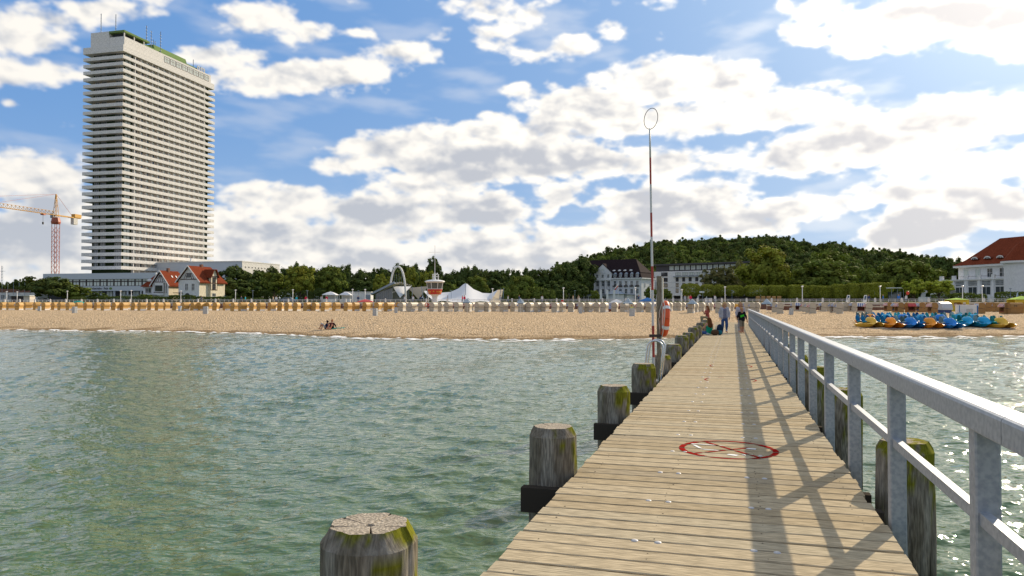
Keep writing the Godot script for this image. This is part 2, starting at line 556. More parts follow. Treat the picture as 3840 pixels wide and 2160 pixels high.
func make_materials() -> void:
	var m: StandardMaterial3D
	# water
	m = mat("water", lin(0.055, 0.105, 0.022), 0.05)
	m.metallic_specular = 0.5
	var wn := NoiseTexture2D.new()
	wn.width = 512
	wn.height = 512
	wn.seamless = true
	wn.as_normal_map = true
	wn.bump_strength = 8.0
	wn.generate_mipmaps = false
	wn.noise = noise(31, 0.026, 3)
	m.normal_enabled = true
	m.normal_texture = wn
	m.normal_scale = 0.5
	m.uv1_triplanar = true
	m.uv1_world_triplanar = true
	m.uv1_scale = Vector3(0.21, 0.3, 0.38)
	mat("foam", lin(0.72, 0.72, 0.70), 0.7)
	# sand
	m = mat("sand", Color.WHITE, 0.95)
	tri(m, ntex(41, 0.03, lin(0.42, 0.305, 0.185), lin(0.70, 0.54, 0.36), 1024, 1024, 6, 0.3, 0.72), Vector3(0.12, 0.12, 0.12), true)
	m.vertex_color_use_as_albedo = true
	bump(m, ntex(42, 0.035, Color.BLACK, Color.WHITE, 1024, 1024, 5, 0.2, 0.8), 14.0)
	# weathered deck wood: four tones of the same grain
	var grain := ntex(51, 0.02, grey(0.74), grey(1.0), 1024, 512, 6, 0.2, 0.75)
	var tones := [[0.50, 0.405, 0.262], [0.545, 0.45, 0.30], [0.465, 0.375, 0.24], [0.525, 0.445, 0.305], [0.435, 0.36, 0.245]]
	for i in tones.size():
		m = mat("plank%d" % i, lin(tones[i][0], tones[i][1], tones[i][2]), 0.85)
		m.albedo_texture = grain
		m.uv1_scale = Vector3(0.22, 6.5, 1)
		bump(m, grain, 0.12)
	m = mat("dark_wood", lin(0.05, 0.042, 0.034), 0.9)
	m = mat("pile_wood", Color.WHITE, 0.92)
	m.vertex_color_use_as_albedo = true
	tri(m, ntex(53, 0.02, grey(0.70), grey(1.0), 512, 512, 6, 0.25, 0.75), Vector3(5.0, 0.55, 5.0))
	bump(m, m.albedo_texture, 0.5)
	# galvanised steel with its spangle
	m = mat("galvanised", Color.WHITE, 0.5, 0.3)
	tri(m, ntex(61, 0.03, lin(0.27, 0.30, 0.335), lin(0.37, 0.395, 0.425), 512, 512, 6, 0.25, 0.75), Vector3(1.3, 1.3, 1.3))
	m = mat("steel", lin(0.55, 0.56, 0.58), 0.25, 0.9)
	mat("dull_stud", lin(0.42, 0.42, 0.43), 0.5, 0.3)
	m = mat("red_paint", lin(0.46, 0.055, 0.03), 0.7)
	tri(m, ntex(62, 0.05, lin(0.52, 0.085, 0.055), lin(0.70, 0.075, 0.04), 256, 256, 5), Vector3(2, 2, 2))
	m = mat("white_paint", lin(0.68, 0.68, 0.66), 0.6)
	m = mat("grass", Color.WHITE, 0.95)
	tri(m, ntex(71, 0.05, lin(0.045, 0.075, 0.018), lin(0.095, 0.13, 0.035), 512, 512, 5), Vector3(0.1, 0.1, 0.1), true)
	m = mat("paving", Color.WHITE, 0.9)
	tri(m, ntex(72, 0.05, lin(0.36, 0.33, 0.28), lin(0.46, 0.42, 0.36), 256, 256, 4), Vector3(0.3, 0.3, 0.3), true)


func waves() -> Array:
	var r := RandomNumberGenerator.new()
	r.seed = 99
	var out := []
	for i in 18:
		var L := 0.20 * pow(7.0, i / 17.0)
		var a := -PI / 2 + 0.22 + r.randfn(0.0, 0.62)
		var s := 0.068 * (1.0 if L < 0.7 else 0.75)
		out.append([cos(a) * TAU / L, sin(a) * TAU / L, s * L / TAU, r.randf() * TAU, cos(a), sin(a)])
	return out


func build_ground() -> void:
	# ---- water ----
	var W := waves()
	var patch := noise(88, 0.09, 3)
	var nu := 321
	var nv := 440
	var f := func(i: int, j: int) -> Vector3:
		var a := lerpf(-0.80, 0.80, i / float(nu - 1))
		var r := 4.0 * pow(1.0073, j)
		var x := sin(a) * r
		var z := -cos(a) * r
		var p := Vector3(x, 0, z)
		var calm := clampf(0.85 + patch.get_noise_2d(x, z * 0.6) * 0.9, 0.35, 1.4)
		var sh := clampf((z - shore_z(x)) / 7.0, 0.12, 1.0)
		calm *= sh
		for w in W:
			var ph: float = w[0] * x + w[1] * z + w[3]
			var sn: float = sin(ph) * w[2] * calm
			var cs: float = cos(ph) * w[2] * calm * 0.75
			p.y += sn
			p.x += w[4] * cs
			p.z += w[5] * cs
		return p
	var sea := thing("water", "", "")
	sea.set_meta("kind", "structure")
	inst("water_surface", grid(nu, nv, f), M.water, sea)
	# the calm rest of the bay, beside and behind, a little lower where the rippled sheet lies on it
	var rest := Mb.new()
	for b in [[-300.0, -55.0, -118.0, 400.0], [95.0, 300.0, -85.0, 400.0], [-55.0, 95.0, -1.0, 400.0]]:
		rest.quad(Vector3(b[0], -0.07, b[3]), Vector3(b[1], -0.07, b[3]), Vector3(b[1], -0.07, b[2]), Vector3(b[0], -0.07, b[2]))
	rest.quad(Vector3(-55, -0.09, 5), Vector3(95, -0.09, 5), Vector3(95, -0.09, -85), Vector3(-55, -0.09, -85))
	obj("open_water", rest, M.water, sea)
	# ---- beach ----
	var n1 := noise(21, 0.9, 3)
	var n2 := noise(22, 0.18, 3)
	var n3 := noise(23, 0.5, 4)
	var bu := 560
	var bv := 300
	var sf := func(i: int, j: int) -> Vector3:
		var x := lerpf(-185.0, 150.0, i / float(bu - 1))
		var zs := shore_z(x) + 9.0
		var z := lerpf(zs, prom_z(x) - 2.0, pow(j / float(bv - 1), 1.35))
		var d := shore_z(x) - z
		var rough := clampf((d - 1.4) / 4.0, 0.0, 1.0)
		return Vector3(x, sand_y(x, z) + (n1.get_noise_2d(x, z) * 0.13 + n2.get_noise_2d(x, z) * 0.12) * rough, z)
	var ss := func(p: Vector3) -> Color:
		var d := shore_z(p.x) - p.z
		var e := d + n2.get_noise_2d(p.x * 1.6, p.z * 3.0) * 3.2
		var wet := 1.0 - smoothstep(0.6, 2.6, e)
		var c := Color(1, 1, 1).lerp(Color(0.50, 0.47, 0.42), wet)
		var spk := n3.get_noise_2d(p.x * 2.5, p.z * 2.5)
		var weed := smoothstep(0.25, 0.5, n2.get_noise_2d(p.x * 0.5 + 70.0, p.z * 2.2)) * smoothstep(3.0, 4.5, d) * (1.0 - smoothstep(7.0, 11.0, d)) * smoothstep(12.0, 26.0, p.x)
		c = c.lerp(Color(0.5, 0.46, 0.44), weed * 0.8)
		return c * (1.0 + spk * 0.22)
	var sand := inst("sand", grid(bu, bv, sf, ss), M.sand, self)
	sand.set_meta("kind", "structure")
	build_foam()
	# ---- promenade and park ground: one sheet to the horizon ----
	var g := Mb.new()
	var xs := [-900.0, -400.0, -190.0, -100.0, 0.0, 60.0, 120.0, 200.0, 500.0, 900.0]
	for i in range(xs.size() - 1):
		var a: float = xs[i]
		var b: float = xs[i + 1]
		var za := prom_z(clampf(a, -300.0, 300.0)) - 0.4
		var zb := prom_z(clampf(b, -300.0, 300.0)) - 0.4
		g.quad(Vector3(a, 2.6, za), Vector3(b, 2.6, zb), Vector3(b, 2.6, zb - 9.0), Vector3(a, 2.6, za - 9.0))
	var pr := obj("promenade", g, M.paving)
	pr.set_meta("kind", "structure")
	g = Mb.new()
	for i in range(xs.size() - 1):
		var a: float = xs[i]
		var b: float = xs[i + 1]
		var za := prom_z(clampf(a, -300.0, 300.0)) - 9.4
		var zb := prom_z(clampf(b, -300.0, 300.0)) - 9.4
		g.quad(Vector3(a, 2.6, za), Vector3(b, 2.6, zb), Vector3(b, 2.9, zb - 45.0), Vector3(a, 2.9, za - 45.0))
		g.quad(Vector3(a, 2.9, za - 45.0), Vector3(b, 2.9, zb - 45.0), Vector3(b, 4.0, -900.0), Vector3(a, 4.0, -900.0))
		g.quad(Vector3(a, 4.0, -900.0), Vector3(b, 4.0, -900.0), Vector3(b, 4.0, -2500.0), Vector3(a, 4.0, -2500.0))
	var park := obj("lawn", g, M.grass)
	park.set_meta("kind", "structure")


func build_foam() -> void:   # ragged wave lips along the waterline
	var n := noise(24, 0.35, 4)
	var runs := [[-60.0, -20.0, 1.2, 0.8], [-24.0, 9.0, 1.4, 0.9], [8.0, 26.0, 1.0, 0.5], [22.0, 75.0, 1.7, 0.8], [24.0, 75.0, 3.6, 0.7], [-44.0, -30.0, 3.2, 0.5], [-16.0, 6.0, 3.0, 0.35], [40.0, 70.0, 5.2, 0.4]]
	for k in runs.size():
		var R: Array = runs[k]
		var mb := Mb.new().smooth(1)
		var x: float = R[0]
		while x < R[1]:
			var step := 0.22
			for lane in 3:
				var q := []
				for e in [x, x + step]:
					var off: float = R[2] + n.get_noise_2d(e, k * 31.0) * 1.5
					var wid := maxf(0.0, R[3] * (-0.10 + n.get_noise_2d(e * 2.3, k * 17.0 + lane * 5.0 + 60.0) * 1.9))
					wid *= smoothstep(0.0, 2.0, minf(e - R[0], R[1] - e))
					var z0: float = shore_z(e) + off + (lane - 1) * R[3] * 0.8
					q.append([e, z0 - wid * 0.5, z0 + wid * 0.5, wid])
				if q[0][3] > 0.03 or q[1][3] > 0.03:
					var y0 := 0.05
					var m0 := 0.05 + minf(q[0][3], 0.5) * 0.12
					var m1 := 0.05 + minf(q[1][3], 0.5) * 0.12
					var a0: float = (q[0][1] + q[0][2]) * 0.5
					var a1: float = (q[1][1] + q[1][2]) * 0.5
					mb.quad(Vector3(q[0][0], y0, q[0][2]), Vector3(q[1][0], y0, q[1][2]), Vector3(q[1][0], m1, a1), Vector3(q[0][0], m0, a0))
					mb.quad(Vector3(q[0][0], m0, a0), Vector3(q[1][0], m1, a1), Vector3(q[1][0], y0, q[1][1]), Vector3(q[0][0], y0, q[0][1]))
			x += step
		var o := obj("foam", mb, M.foam)
		o.set_meta("kind", "stuff")
		tag(o, "white foam of a small wave breaking on the beach", "foam", "foam lines along the waterline", "stuff")


# ---------- the jetty ----------
func plank_mesh(k: int, L: float, w: float) -> ArrayMesh:
	var h := 0.045
	var b := 0.006
	var prof := PackedVector2Array([Vector2(-w / 2, -h), Vector2(w / 2, -h), Vector2(w / 2, -b), Vector2(w / 2 - b, 0), Vector2(-w / 2 + b, 0), Vector2(-w / 2, -b)])
	var mb := Mb.new()
	# profile in (z, y), run along x
	var t := Transform3D(Basis(Vector3(0, 0, -1), Vector3(0, 1, 0), Vector3(1, 0, 0)), Vector3(-L / 2, 0, 0))
	mb.prism(prof, L, t, Vector2(k * 1.37, k * 0.331))
	return mb.done()

func pile_mesh(sd: int, r: float, top: float, bottom: float, moss: float, cracks: int) -> ArrayMesh:
	var rr := RandomNumberGenerator.new()
	rr.seed = sd
	var nz := noise(sd, 1.0, 4)
	var S := 56
	var gro := {}
	var lines := []
	for i in cracks:
		var a := int(fposmod(i * S / float(cracks) + rr.randi_range(-3, 3), S))
		gro[a] = rr.randf_range(0.008, 0.017)
		lines.append(a)
	for i in 8:
		var a := rr.randi_range(0, S - 1)
		if not gro.has(a): gro[a] = rr.randf_range(0.004, 0.010)
	var cham := 8
	var rad := func(a: int, y: float) -> float:
		var ang := TAU * a / S
		var base := r * (1.0 + nz.get_noise_3d(cos(ang) * 1.1, sin(ang) * 1.1, y * 0.8) * 0.075)
		var cut := 0.0
		var depth := top - y
		if depth < 0.085:   # adzed chamfer in flat facets
			var fa := fposmod(ang, TAU / cham) - PI / cham
			base = minf(base, (r * 1.0 - (0.085 - depth) * 0.55) * cos(PI / cham) / cos(fa) * 1.03)
		if gro.has(a): cut = gro[a] * (1.0 if depth < 0.9 else 0.5)
		return base - cut
	var ys := [top, top - 0.03, top - 0.06, top - 0.085, top - 0.15, top - 0.24, top - 0.34, top - 0.46, top - 0.6, top - 0.78, top - 1.0, top - 1.4, bottom]
	var shade := func(p: Vector3, dark: bool) -> Color:
		var c := Color(0.23, 0.20, 0.155)
		c = c.lerp(Color(0.37, 0.345, 0.29), smoothstep(-0.2, 0.5, nz.get_noise_3d(p.x * 6.0, p.y * 1.2, p.z * 6.0)))
		var mo := nz.get_noise_3d(p.x * 5.0 + 9.0, p.y * 4.0, p.z * 5.0) + moss * 1.3 - 0.75 + clampf(p.x / r, -1.0, 1.0) * 0.38 - (top - p.y) * 1.25
		c = c.lerp(Color(0.21, 0.215, 0.025), smoothstep(0.0, 0.18, mo))
		var wetl := smoothstep(0.45, 0.15, p.y + DECK + nz.get_noise_2d(p.x * 9.0, p.z * 9.0) * 0.25)
		c = c.lerp(Color(0.03, 0.032, 0.02), wetl)
		return c
	var mb := Mb.new().smooth(1)
	var pt := func(a: int, y: float) -> Vector3:
		var q: float = rad.call(posmod(a, S), y)
		return Vector3(cos(TAU * a / S) * q, y, -sin(TAU * a / S) * q)
	for i in range(ys.size() - 1):
		if i == 3: mb.smooth(2)
		for a in S:
			var p: Array = [pt.call(a, ys[i + 1]), pt.call(a + 1, ys[i + 1]), pt.call(a + 1, ys[i]), pt.call(a, ys[i])]
			var ix := [0, 2, 1, 0, 3, 2]
			for e in ix:
				var w: Vector3 = p[e]
				var ga := posmod(a + (1 if e == 1 or e == 2 else 0), S)
				mb.col = shade.call(w, gro.has(ga) and gro[ga] > 0.012)
				mb.v(w)
	# the sawn top: sectors round the heart, a dark cleft between some of them
	mb.flat()
	var heart := Vector3(rr.randf_range(-0.03, 0.03), top - 0.004, rr.randf_range(-0.03, 0.03))
	var tone := Color(0.60, 0.52, 0.41)
	for a in S:
		var p0: Vector3 = pt.call(a, top)
		var p1: Vector3 = pt.call(a + 1, top)
		var split: bool = lines.has(a)
		var ring := [0.0, 0.12, 0.4, 0.7, 1.0]
		for k in 4:
			var A: Vector3 = heart.lerp(p0, ring[k])
			var B: Vector3 = heart.lerp(p1, ring[k])
			var C: Vector3 = heart.lerp(p1, ring[k + 1])
			var D: Vector3 = heart.lerp(p0, ring[k + 1])
			var sink := Vector3(0, -0.05, 0)
			if k == 0 and cracks > 3:
				A += sink
				B += sink
			if split:
				var mid0 := (A + B) * 0.5 + sink
				var mid1 := (C + D) * 0.5 + sink
				mb.col = tone
				mb.quad(A, mid0, mid1, D)
				mb.quad(mid0, B, C, mid1)
				continue
			var c2 := tone * (0.82 + 0.3 * nz.get_noise_2d(a * 1.7, k * 0.9 + sd))
			var mm := nz.get_noise_2d(C.x * 9.0, C.z * 9.0) + moss * 2.0 - 1.75 + C.x / r * 0.25
			c2 = c2.lerp(Color(0.27, 0.25, 0.03), smoothstep(0.0, 0.25, mm))
			mb.col = c2
			if k == 0: mb.tri(A, C, D)
			else: mb.quad(A, B, C, D)
	return mb.done()

func ring_poly(cx: float, cy: float, r0: float, r1: float, a0: float, a1: float) -> PackedVector2Array:
	var p := PackedVector2Array()
	for i in 7:
		var a := lerpf(a0, a1, i / 6.0)
		p.append(Vector2(cx + cos(a) * r1, cy + sin(a) * r1))
	for i in 7:
		var a := lerpf(a1, a0, i / 6.0)
		p.append(Vector2(cx + cos(a) * r0, cy + sin(a) * r0))
	return p

func stroke(a: Vector2, b: Vector2, w: float) -> PackedVector2Array:
	var n := (b - a).normalized().orthogonal() * w * 0.5
	return PackedVector2Array([a + n, a - n, b - n, b + n])

const PITCH_PLANK := 0.22
const PLANK_W := 0.196
const S0 := 0.4

func paint(called: String, polys: Array, material: Material, parent: Node) -> void:   # paint lies on the planks only, not over the gaps between them
	var mb := Mb.new()
	for poly in polys:
		for k in 300:
			var s := S0 + k * PITCH_PLANK
			var w := PLANK_W * 0.5 - 0.007
			var lane := PackedVector2Array([Vector2(-2, s - w), Vector2(2, s - w), Vector2(2, s + w), Vector2(-2, s + w)])
			for part in Geometry2D.intersect_polygons(poly, lane):
				var ix := Geometry2D.triangulate_polygon(part)
				for i in range(0, ix.size(), 3):
					var q := []
					for e in 3: q.append(Vector3(part[ix[i + e]].x, 0.0045, -part[ix[i + e]].y))
					if (q[1] - q[0]).cross(q[2] - q[0]).y < 0.0: mb.tri(q[0], q[2], q[1])
					else: mb.tri(q[0], q[1], q[2])
	if mb.n: obj(called, mb, material, parent)

func build_jetty() -> void:
	var J := thing("jetty", "long narrow wooden jetty with grey planks running to the beach", "jetty", Vector3(0, DECK, 0), JETTY_TURN)
	var L := 2.54
	var mid := -0.196
	var variants := []
	for k in 10: variants.append(plank_mesh(k, L + rng.randf_range(-0.012, 0.03), PLANK_W))
	for k in 300:
		var b := Basis(Vector3.UP, rng.randfn(0.0, 0.0012)) * Basis(Vector3.BACK, rng.randfn(0.0, 0.0012))
		if rng.randf() < 0.5: b = b * Basis(Vector3.UP, PI)
		inst("plank", variants[rng.randi() % 10], M["plank%d" % [0, 1, 2, 3, 0, 1, 3, 4][rng.randi() % 8]], J, Transform3D(b, Vector3(mid + rng.randfn(0, 0.006), rng.randfn(0, 0.0012), -(S0 + k * PITCH_PLANK))))
	for t in [-1.3, -0.55, 0.2, 0.92]:
		obj("stringer", Mb.new().span(Vector3(t - 0.05, -0.30, -66.3), Vector3(t + 0.05, -0.05, -0.3)), M.dark_wood, J)
	# round-headed studs in pairs
	var sm := Mb.new().smooth(1).lathe([Vector2(0.026, 0.0), Vector2(0.024, 0.004), Vector2(0.016, 0.008), Vector2(0.001, 0.009)], 10).done()
	var r := 0
	while r < 56:
		var s := 5.24 + (r - 3) * 1.1 - 0.008
		for t in [-0.66, -0.51, 0.12, 0.27]:
			inst("stud", sm, M.dull_stud, J, Transform3D(Basis(), Vector3(t + rng.randfn(0, 0.008), -0.001, -s - 0.1)))
		r += 1
	# dark screw heads, two in each plank over each stringer
	var scr := MultiMesh.new()
	scr.transform_format = MultiMesh.TRANSFORM_3D
	scr.mesh = Mb.new().lathe([Vector2(0.008, 0.0), Vector2(0.007, 0.002), Vector2(0.0005, 0.002)], 6).done()
	scr.instance_count = 300 * 8
	for k in 300:
		for e in 8:
			var t: float = [-1.3, -0.55, 0.2, 0.92][e / 2] + rng.randfn(0, 0.012)
			scr.set_instance_transform(k * 8 + e, Transform3D(Basis.from_scale(Vector3.ONE * (rng.randf_range(0.5, 1.0) if rng.randf() < 0.6 else 0.01)), Vector3(t, 0.0005, -(S0 + k * PITCH_PLANK + (0.055 if e % 2 else -0.055)))))
	var sc := MultiMeshInstance3D.new()
	sc.name = "screw_heads"
	sc.multimesh = scr
	sc.material_override = M.dark_wood
	sc.set_meta("kind", "stuff")
	J.add_child(sc)
	# painted no-diving marks
	var marks := [[-0.06, 8.9, 0.54, 1.0], [-0.06, 16.9, 0.54, 0.45], [-0.06, 20.6, 0.54, 0.5]]
	for mk in marks:
		var cx: float = mk[0]
		var cy: float = mk[1]
		var R: float = mk[2]
		var polys := []
		for i in 24:
			var a0 := TAU * i / 24.0
			if mk[3] < 1.0 and not (i in [0, 1, 2, 10, 11, 12, 13, 22, 23, 7]): continue
			var th := (0.036 + 0.028 * absf(cos(a0))) * (0.55 if mk[3] < 1.0 else 1.0)
			polys.append(ring_poly(cx, cy, R - th, R, a0, a0 + TAU / 24.0 + 0.002))
		if mk[3] == 1.0:
			polys.append(stroke(Vector2(cx - 0.27, cy + 0.42), Vector2(cx + 0.34, cy - 0.40), 0.038))
			polys.append(stroke(Vector2(cx - 0.36, cy - 0.34), Vector2(cx + 0.25, cy + 0.19), 0.034))
		paint("painted_mark", polys, M.red_paint, J)
		if mk[3] == 1.0:
			paint("painted_figure", [stroke(Vector2(cx - 0.43, cy + 0.25), Vector2(cx - 0.02, cy + 0.20), 0.03), stroke(Vector2(cx - 0.40, cy + 0.22), Vector2(cx - 0.28, cy - 0.06), 0.035), stroke(Vector2(cx - 0.28, cy - 0.06), Vector2(cx - 0.08, cy - 0.10), 0.03), stroke(Vector2(cx + 0.2, cy + 0.12), Vector2(cx + 0.30, cy + 0.10), 0.06), stroke(Vector2(cx + 0.0, cy - 0.28), Vector2(cx + 0.1, cy - 0.33), 0.07), stroke(Vector2(cx + 0.19, cy - 0.25), Vector2(cx + 0.27, cy - 0.25), 0.05)], M.white_paint, J)
	# cross beams clamped to the piles
	for k in range(-1, 15):
		var s := 3.37 + k * 3.93
		for e in [[-0.33, 0.12], [0.27, 0.12]]:
			obj("cross_beam", Mb.new().span(Vector3(-1.94, -0.33, -(s - e[0] + 0.06)), Vector3(1.2, -0.10, -(s - e[0] - 0.06))), M.dark_wood, J)
	# piles
	var tops := [0.58, 0.44, 0.43, 0.45, 0.36, 0.42, 0.52, 0.47, 0.55, 0.5, 0.56, 0.5, 0.54, 0.48]
	for k in 14:
		var s := 3.37 + k * 3.93
		var m := pile_mesh(200 + k, 0.235, tops[k], -2.4, [0.55, 0.5, 0.62, 0.7, 0.45, 0.6, 0.62, 0.6, 0.5, 0.5, 0.5, 0.5, 0.5, 0.5][k], [5, 3, 3, 3, 2, 3, 2, 2, 2, 2, 2, 2, 2, 2][k])
		var names := "nearest weathered pile on the left with a deeply cracked top and green moss" if k == 0 else "%s weathered mossy pile from the front along the left edge of the jetty" % nth(k)
		var o := inst("mooring_pile", m, M.pile_wood, self, Transform3D(Basis(Vector3.UP, JETTY_TURN), jet(-1.70, 0, s)))
		tag(o, names, "wooden pile", "piles along the left edge of the jetty")
	for k in range(0, 14):
		var s := 3.65 + k * 3.93
		var top: float = [0.42, 0.41, 0.45, 0.44, 0.40, 0.46, 0.42, 0.44, 0.42, 0.45, 0.42, 0.44, 0.42, 0.44][k]
		var m := pile_mesh(300 + k, 0.242, top, -2.4, 0.92 if k < 5 else 0.7, 4)
		var o := inst("mooring_pile", m, M.pile_wood, self, Transform3D(Basis(Vector3.UP, JETTY_TURN), jet(1.475, 0, s)))
		tag(o, "%s yellow-topped mossy pile from the front behind the steel railing" % nth(k), "wooden pile", "piles behind the railing on the right of the jetty")
	build_railing()
	build_jetty_gear()

func build_railing() -> void:
	var R := thing("railing", "galvanised steel railing along the right edge of the jetty", "railing", Vector3(0, DECK, 0), JETTY_TURN)
	var ti := 1.10
	var c := 0.02
	var prof := PackedVector2Array([Vector2(0, 0.006), Vector2(0.006, 0), Vector2(0.144, 0), Vector2(0.15, 0.006), Vector2(0.15, 0.105), Vector2(0.144, 0.119), Vector2(0.13, 0.125), Vector2(0.02, 0.125), Vector2(0.006, 0.119), Vector2(0, 0.105)])
	var s := -2.05 + 0.02
	var y0 := 1.035
	var t := Transform3D(Basis(), Vector3(ti, y0, 0))
	var seg := 4.2
	var k := 0
	var railmesh := Mb.new().prism(prof, seg - 0.008, Transform3D()).done()
	while k < 15:
		inst("top_rail", railmesh, M.galvanised, R, Transform3D(Basis(), Vector3(ti, y0, -(1.62 + k * seg - 2.1 + seg - 0.004))))
		k += 1
	var w := 0.112
	var b := 0.008
	var sq := PackedVector2Array([Vector2(-w / 2 + b, -w / 2), Vector2(w / 2 - b, -w / 2), Vector2(w / 2, -w / 2 + b), Vector2(w / 2, w / 2 - b), Vector2(w / 2 - b, w / 2), Vector2(-w / 2 + b, w / 2), Vector2(-w / 2, w / 2 - b), Vector2(-w / 2, -w / 2 + b)])
	var pm := Mb.new().prism(sq, 1.035 + 0.32, Transform3D(Basis(Vector3(1, 0, 0), Vector3(0, 0, -1), Vector3(0, 1, 0)), Vector3(0, -0.32, 0))).done()
	var mm := Mb.new().bar(Vector3(0, 0, 0), Vector3(0, 0, -(2.1 - w)), 0.05, 0.062).done()
	for i in 29:
		var sp := 4.25 + (i - 1) * 2.1
		inst("post", pm, M.galvanised, R, Transform3D(Basis(), Vector3(ti + 0.085, 0, -sp)))
		inst("mid_rail", mm, M.galvanised, R, Transform3D(Basis(), Vector3(ti + 0.07, 0.60, -(sp + w / 2))))
	inst("mid_rail", mm, M.galvanised, R, Transform3D(Basis(), Vector3(ti + 0.07, 0.60, -(0.05 + w / 2))))


# ---------- buildings ----------
func building_materials() -> void:
	var m: StandardMaterial3D
	m = mat("concrete", Color.WHITE, 0.85)
	tri(m, ntex(101, 0.02, lin(0.58, 0.56, 0.52), lin(0.72, 0.695, 0.65), 256, 512, 5), Vector3(0.25, 0.1, 0.25))
	m = mat("panel_green", lin(0.15, 0.185, 0.125), 0.85)
	tri(m, ntex(102, 0.02, lin(0.22, 0.27, 0.18), lin(0.30, 0.35, 0.24), 256, 256, 4), Vector3(0.3, 0.3, 0.3))
	mat("panel_sand", lin(0.36, 0.29, 0.19), 0.85)
	m = mat("wall_beige", lin(0.66, 0.58, 0.50), 0.85)
	m = mat("copper_green", Color.WHITE, 0.7)
	tri(m, ntex(103, 0.03, lin(0.13, 0.20, 0.075), lin(0.20, 0.28, 0.11), 256, 256, 5), Vector3(0.3, 0.3, 0.3))
	m = mat("render_white", Color.WHITE, 0.9)
	tri(m, ntex(104, 0.02, lin(0.64, 0.635, 0.625), lin(0.72, 0.715, 0.70), 512, 512, 5), Vector3(0.15, 0.1, 0.15))
	m = mat("render_cream", Color.WHITE, 0.9)
	tri(m, ntex(105, 0.02, lin(0.60, 0.53, 0.40), lin(0.72, 0.65, 0.50), 256, 256, 5), Vector3(0.2, 0.12, 0.2))
	m = mat("metal_cladding", lin(0.50, 0.53, 0.57), 0.55)
	mat("glass", lin(0.045, 0.055, 0.06), 0.06)
	M.glass.metallic_specular = 0.9
	mat("curtained_glass", lin(0.56, 0.60, 0.55), 0.12)
	mat("dark_frame", lin(0.045, 0.03, 0.026), 0.6)
	mat("white_frame", lin(0.66, 0.66, 0.64), 0.6)
	mat("timber", lin(0.05, 0.022, 0.02), 0.7)
	m = mat("roof_slate", Color.WHITE, 0.75)
	var tiles := row_tex(Color(0.36, 0.34, 0.35), Color(0.22, 0.2, 0.21))
	m.albedo_texture = tiles
	m.albedo_color = lin(0.32, 0.25, 0.26)
	m.uv1_triplanar = true
	m.uv1_scale = Vector3(0.22, 0.5, 0.22)
	m = mat("roof_red", Color.WHITE, 0.75)
	m.albedo_texture = row_tex(Color(1, 0.96, 0.94), Color(0.6, 0.55, 0.52))
	m.albedo_color = lin(0.23, 0.062, 0.032)
	m.uv1_triplanar = true
	m.uv1_scale = Vector3(0.25, 0.6, 0.25)
	mat("roof_dark_metal", lin(0.05, 0.045, 0.05), 0.5)
	m = mat("brick_brown", Color.WHITE, 0.9)
	tri(m, ntex(106, 0.04, lin(0.17, 0.085, 0.06), lin(0.27, 0.145, 0.10), 256, 256, 5), Vector3(0.4, 0.4, 0.4))
	mat("blue_sign", lin(0.02, 0.07, 0.13), 0.5)
	mat("black", lin(0.02, 0.02, 0.022), 0.6)
	m = mat("crane_yellow", lin(0.62, 0.32, 0.03), 0.5)
	m = mat("crane_red", lin(0.42, 0.10, 0.05), 0.5)
	mat("tower_glass", lin(0.10, 0.11, 0.10), 0.08)
	mat("rescue_red", lin(0.52, 0.035, 0.015), 0.5)
	mat("rescue_yellow", lin(0.80, 0.42, 0.02), 0.5)
	mat("gloss_white", lin(0.72, 0.72, 0.70), 0.4)
	mat("zinc", lin(0.24, 0.28, 0.33), 0.45, 0.3)

func row_tex(a: Color, b: Color) -> ImageTexture:   # courses of tiles, each a little different
	var im := Image.create(128, 128, false, Image.FORMAT_RGB8)
	var r := RandomNumberGenerator.new()
	r.seed = 5
	for j in 128:
		for i in 128:
			im.set_pixel(i, j, a)
	for row in 16:
		for c in 16:
			var t := a.lerp(b, r.randf() * 0.45)
			im.fill_rect(Rect2i(c * 8 + (4 if row % 2 else 0), row * 8, 8, 7), t)
			im.fill_rect(Rect2i(0, row * 8 + 7, 128, 1), b)
	return ImageTexture.create_from_image(im)

func window_mesh(w: float, h: float, cols := 2, rows := 2, frame := "white_frame", glass := "glass", bar := 0.07, upper := 0.5) -> ArrayMesh:   # faces +z, centred
	var key := "w%s_%s_%s_%s_%s_%s_%s" % [w, h, cols, rows, frame, glass, upper]
	if cache.has(key): return cache[key]
	var g := Mb.new()
	g.quad(Vector3(-w / 2, -h / 2, 0.012), Vector3(w / 2, -h / 2, 0.012), Vector3(w / 2, h / 2, 0.012), Vector3(-w / 2, h / 2, 0.012))
	g.quad(Vector3(w / 2, -h / 2, 0.002), Vector3(-w / 2, -h / 2, 0.002), Vector3(-w / 2, h / 2, 0.002), Vector3(w / 2, h / 2, 0.002))
	var f := Mb.new()
	f.span(Vector3(-w / 2 - bar, -h / 2 - bar, 0), Vector3(-w / 2, h / 2 + bar, 0.09))
	f.span(Vector3(w / 2, -h / 2 - bar, 0), Vector3(w / 2 + bar, h / 2 + bar, 0.09))
	f.span(Vector3(-w / 2, h / 2, 0), Vector3(w / 2, h / 2 + bar, 0.09))
	f.span(Vector3(-w / 2, -h / 2 - bar * 1.4, 0), Vector3(w / 2, -h / 2, 0.15))
	for i in range(1, cols): f.box(Vector3(-w / 2 + w * i / cols, 0, 0.045), Vector3(bar, h, 0.06))
	for j in range(1, rows):
		var y := -h / 2 + h * j / rows
		if rows == 2: y = h / 2 - h * (1.0 - upper)
		f.box(Vector3(0, y, 0.04), Vector3(w, bar, 0.045))
	f.st.generate_normals()
	g.st.generate_normals()
	var m: ArrayMesh = f.st.commit()
	m = g.st.commit(m)
	m.surface_set_material(0, M[frame])
	m.surface_set_material(1, M[glass])
	cache[key] = m
	return m

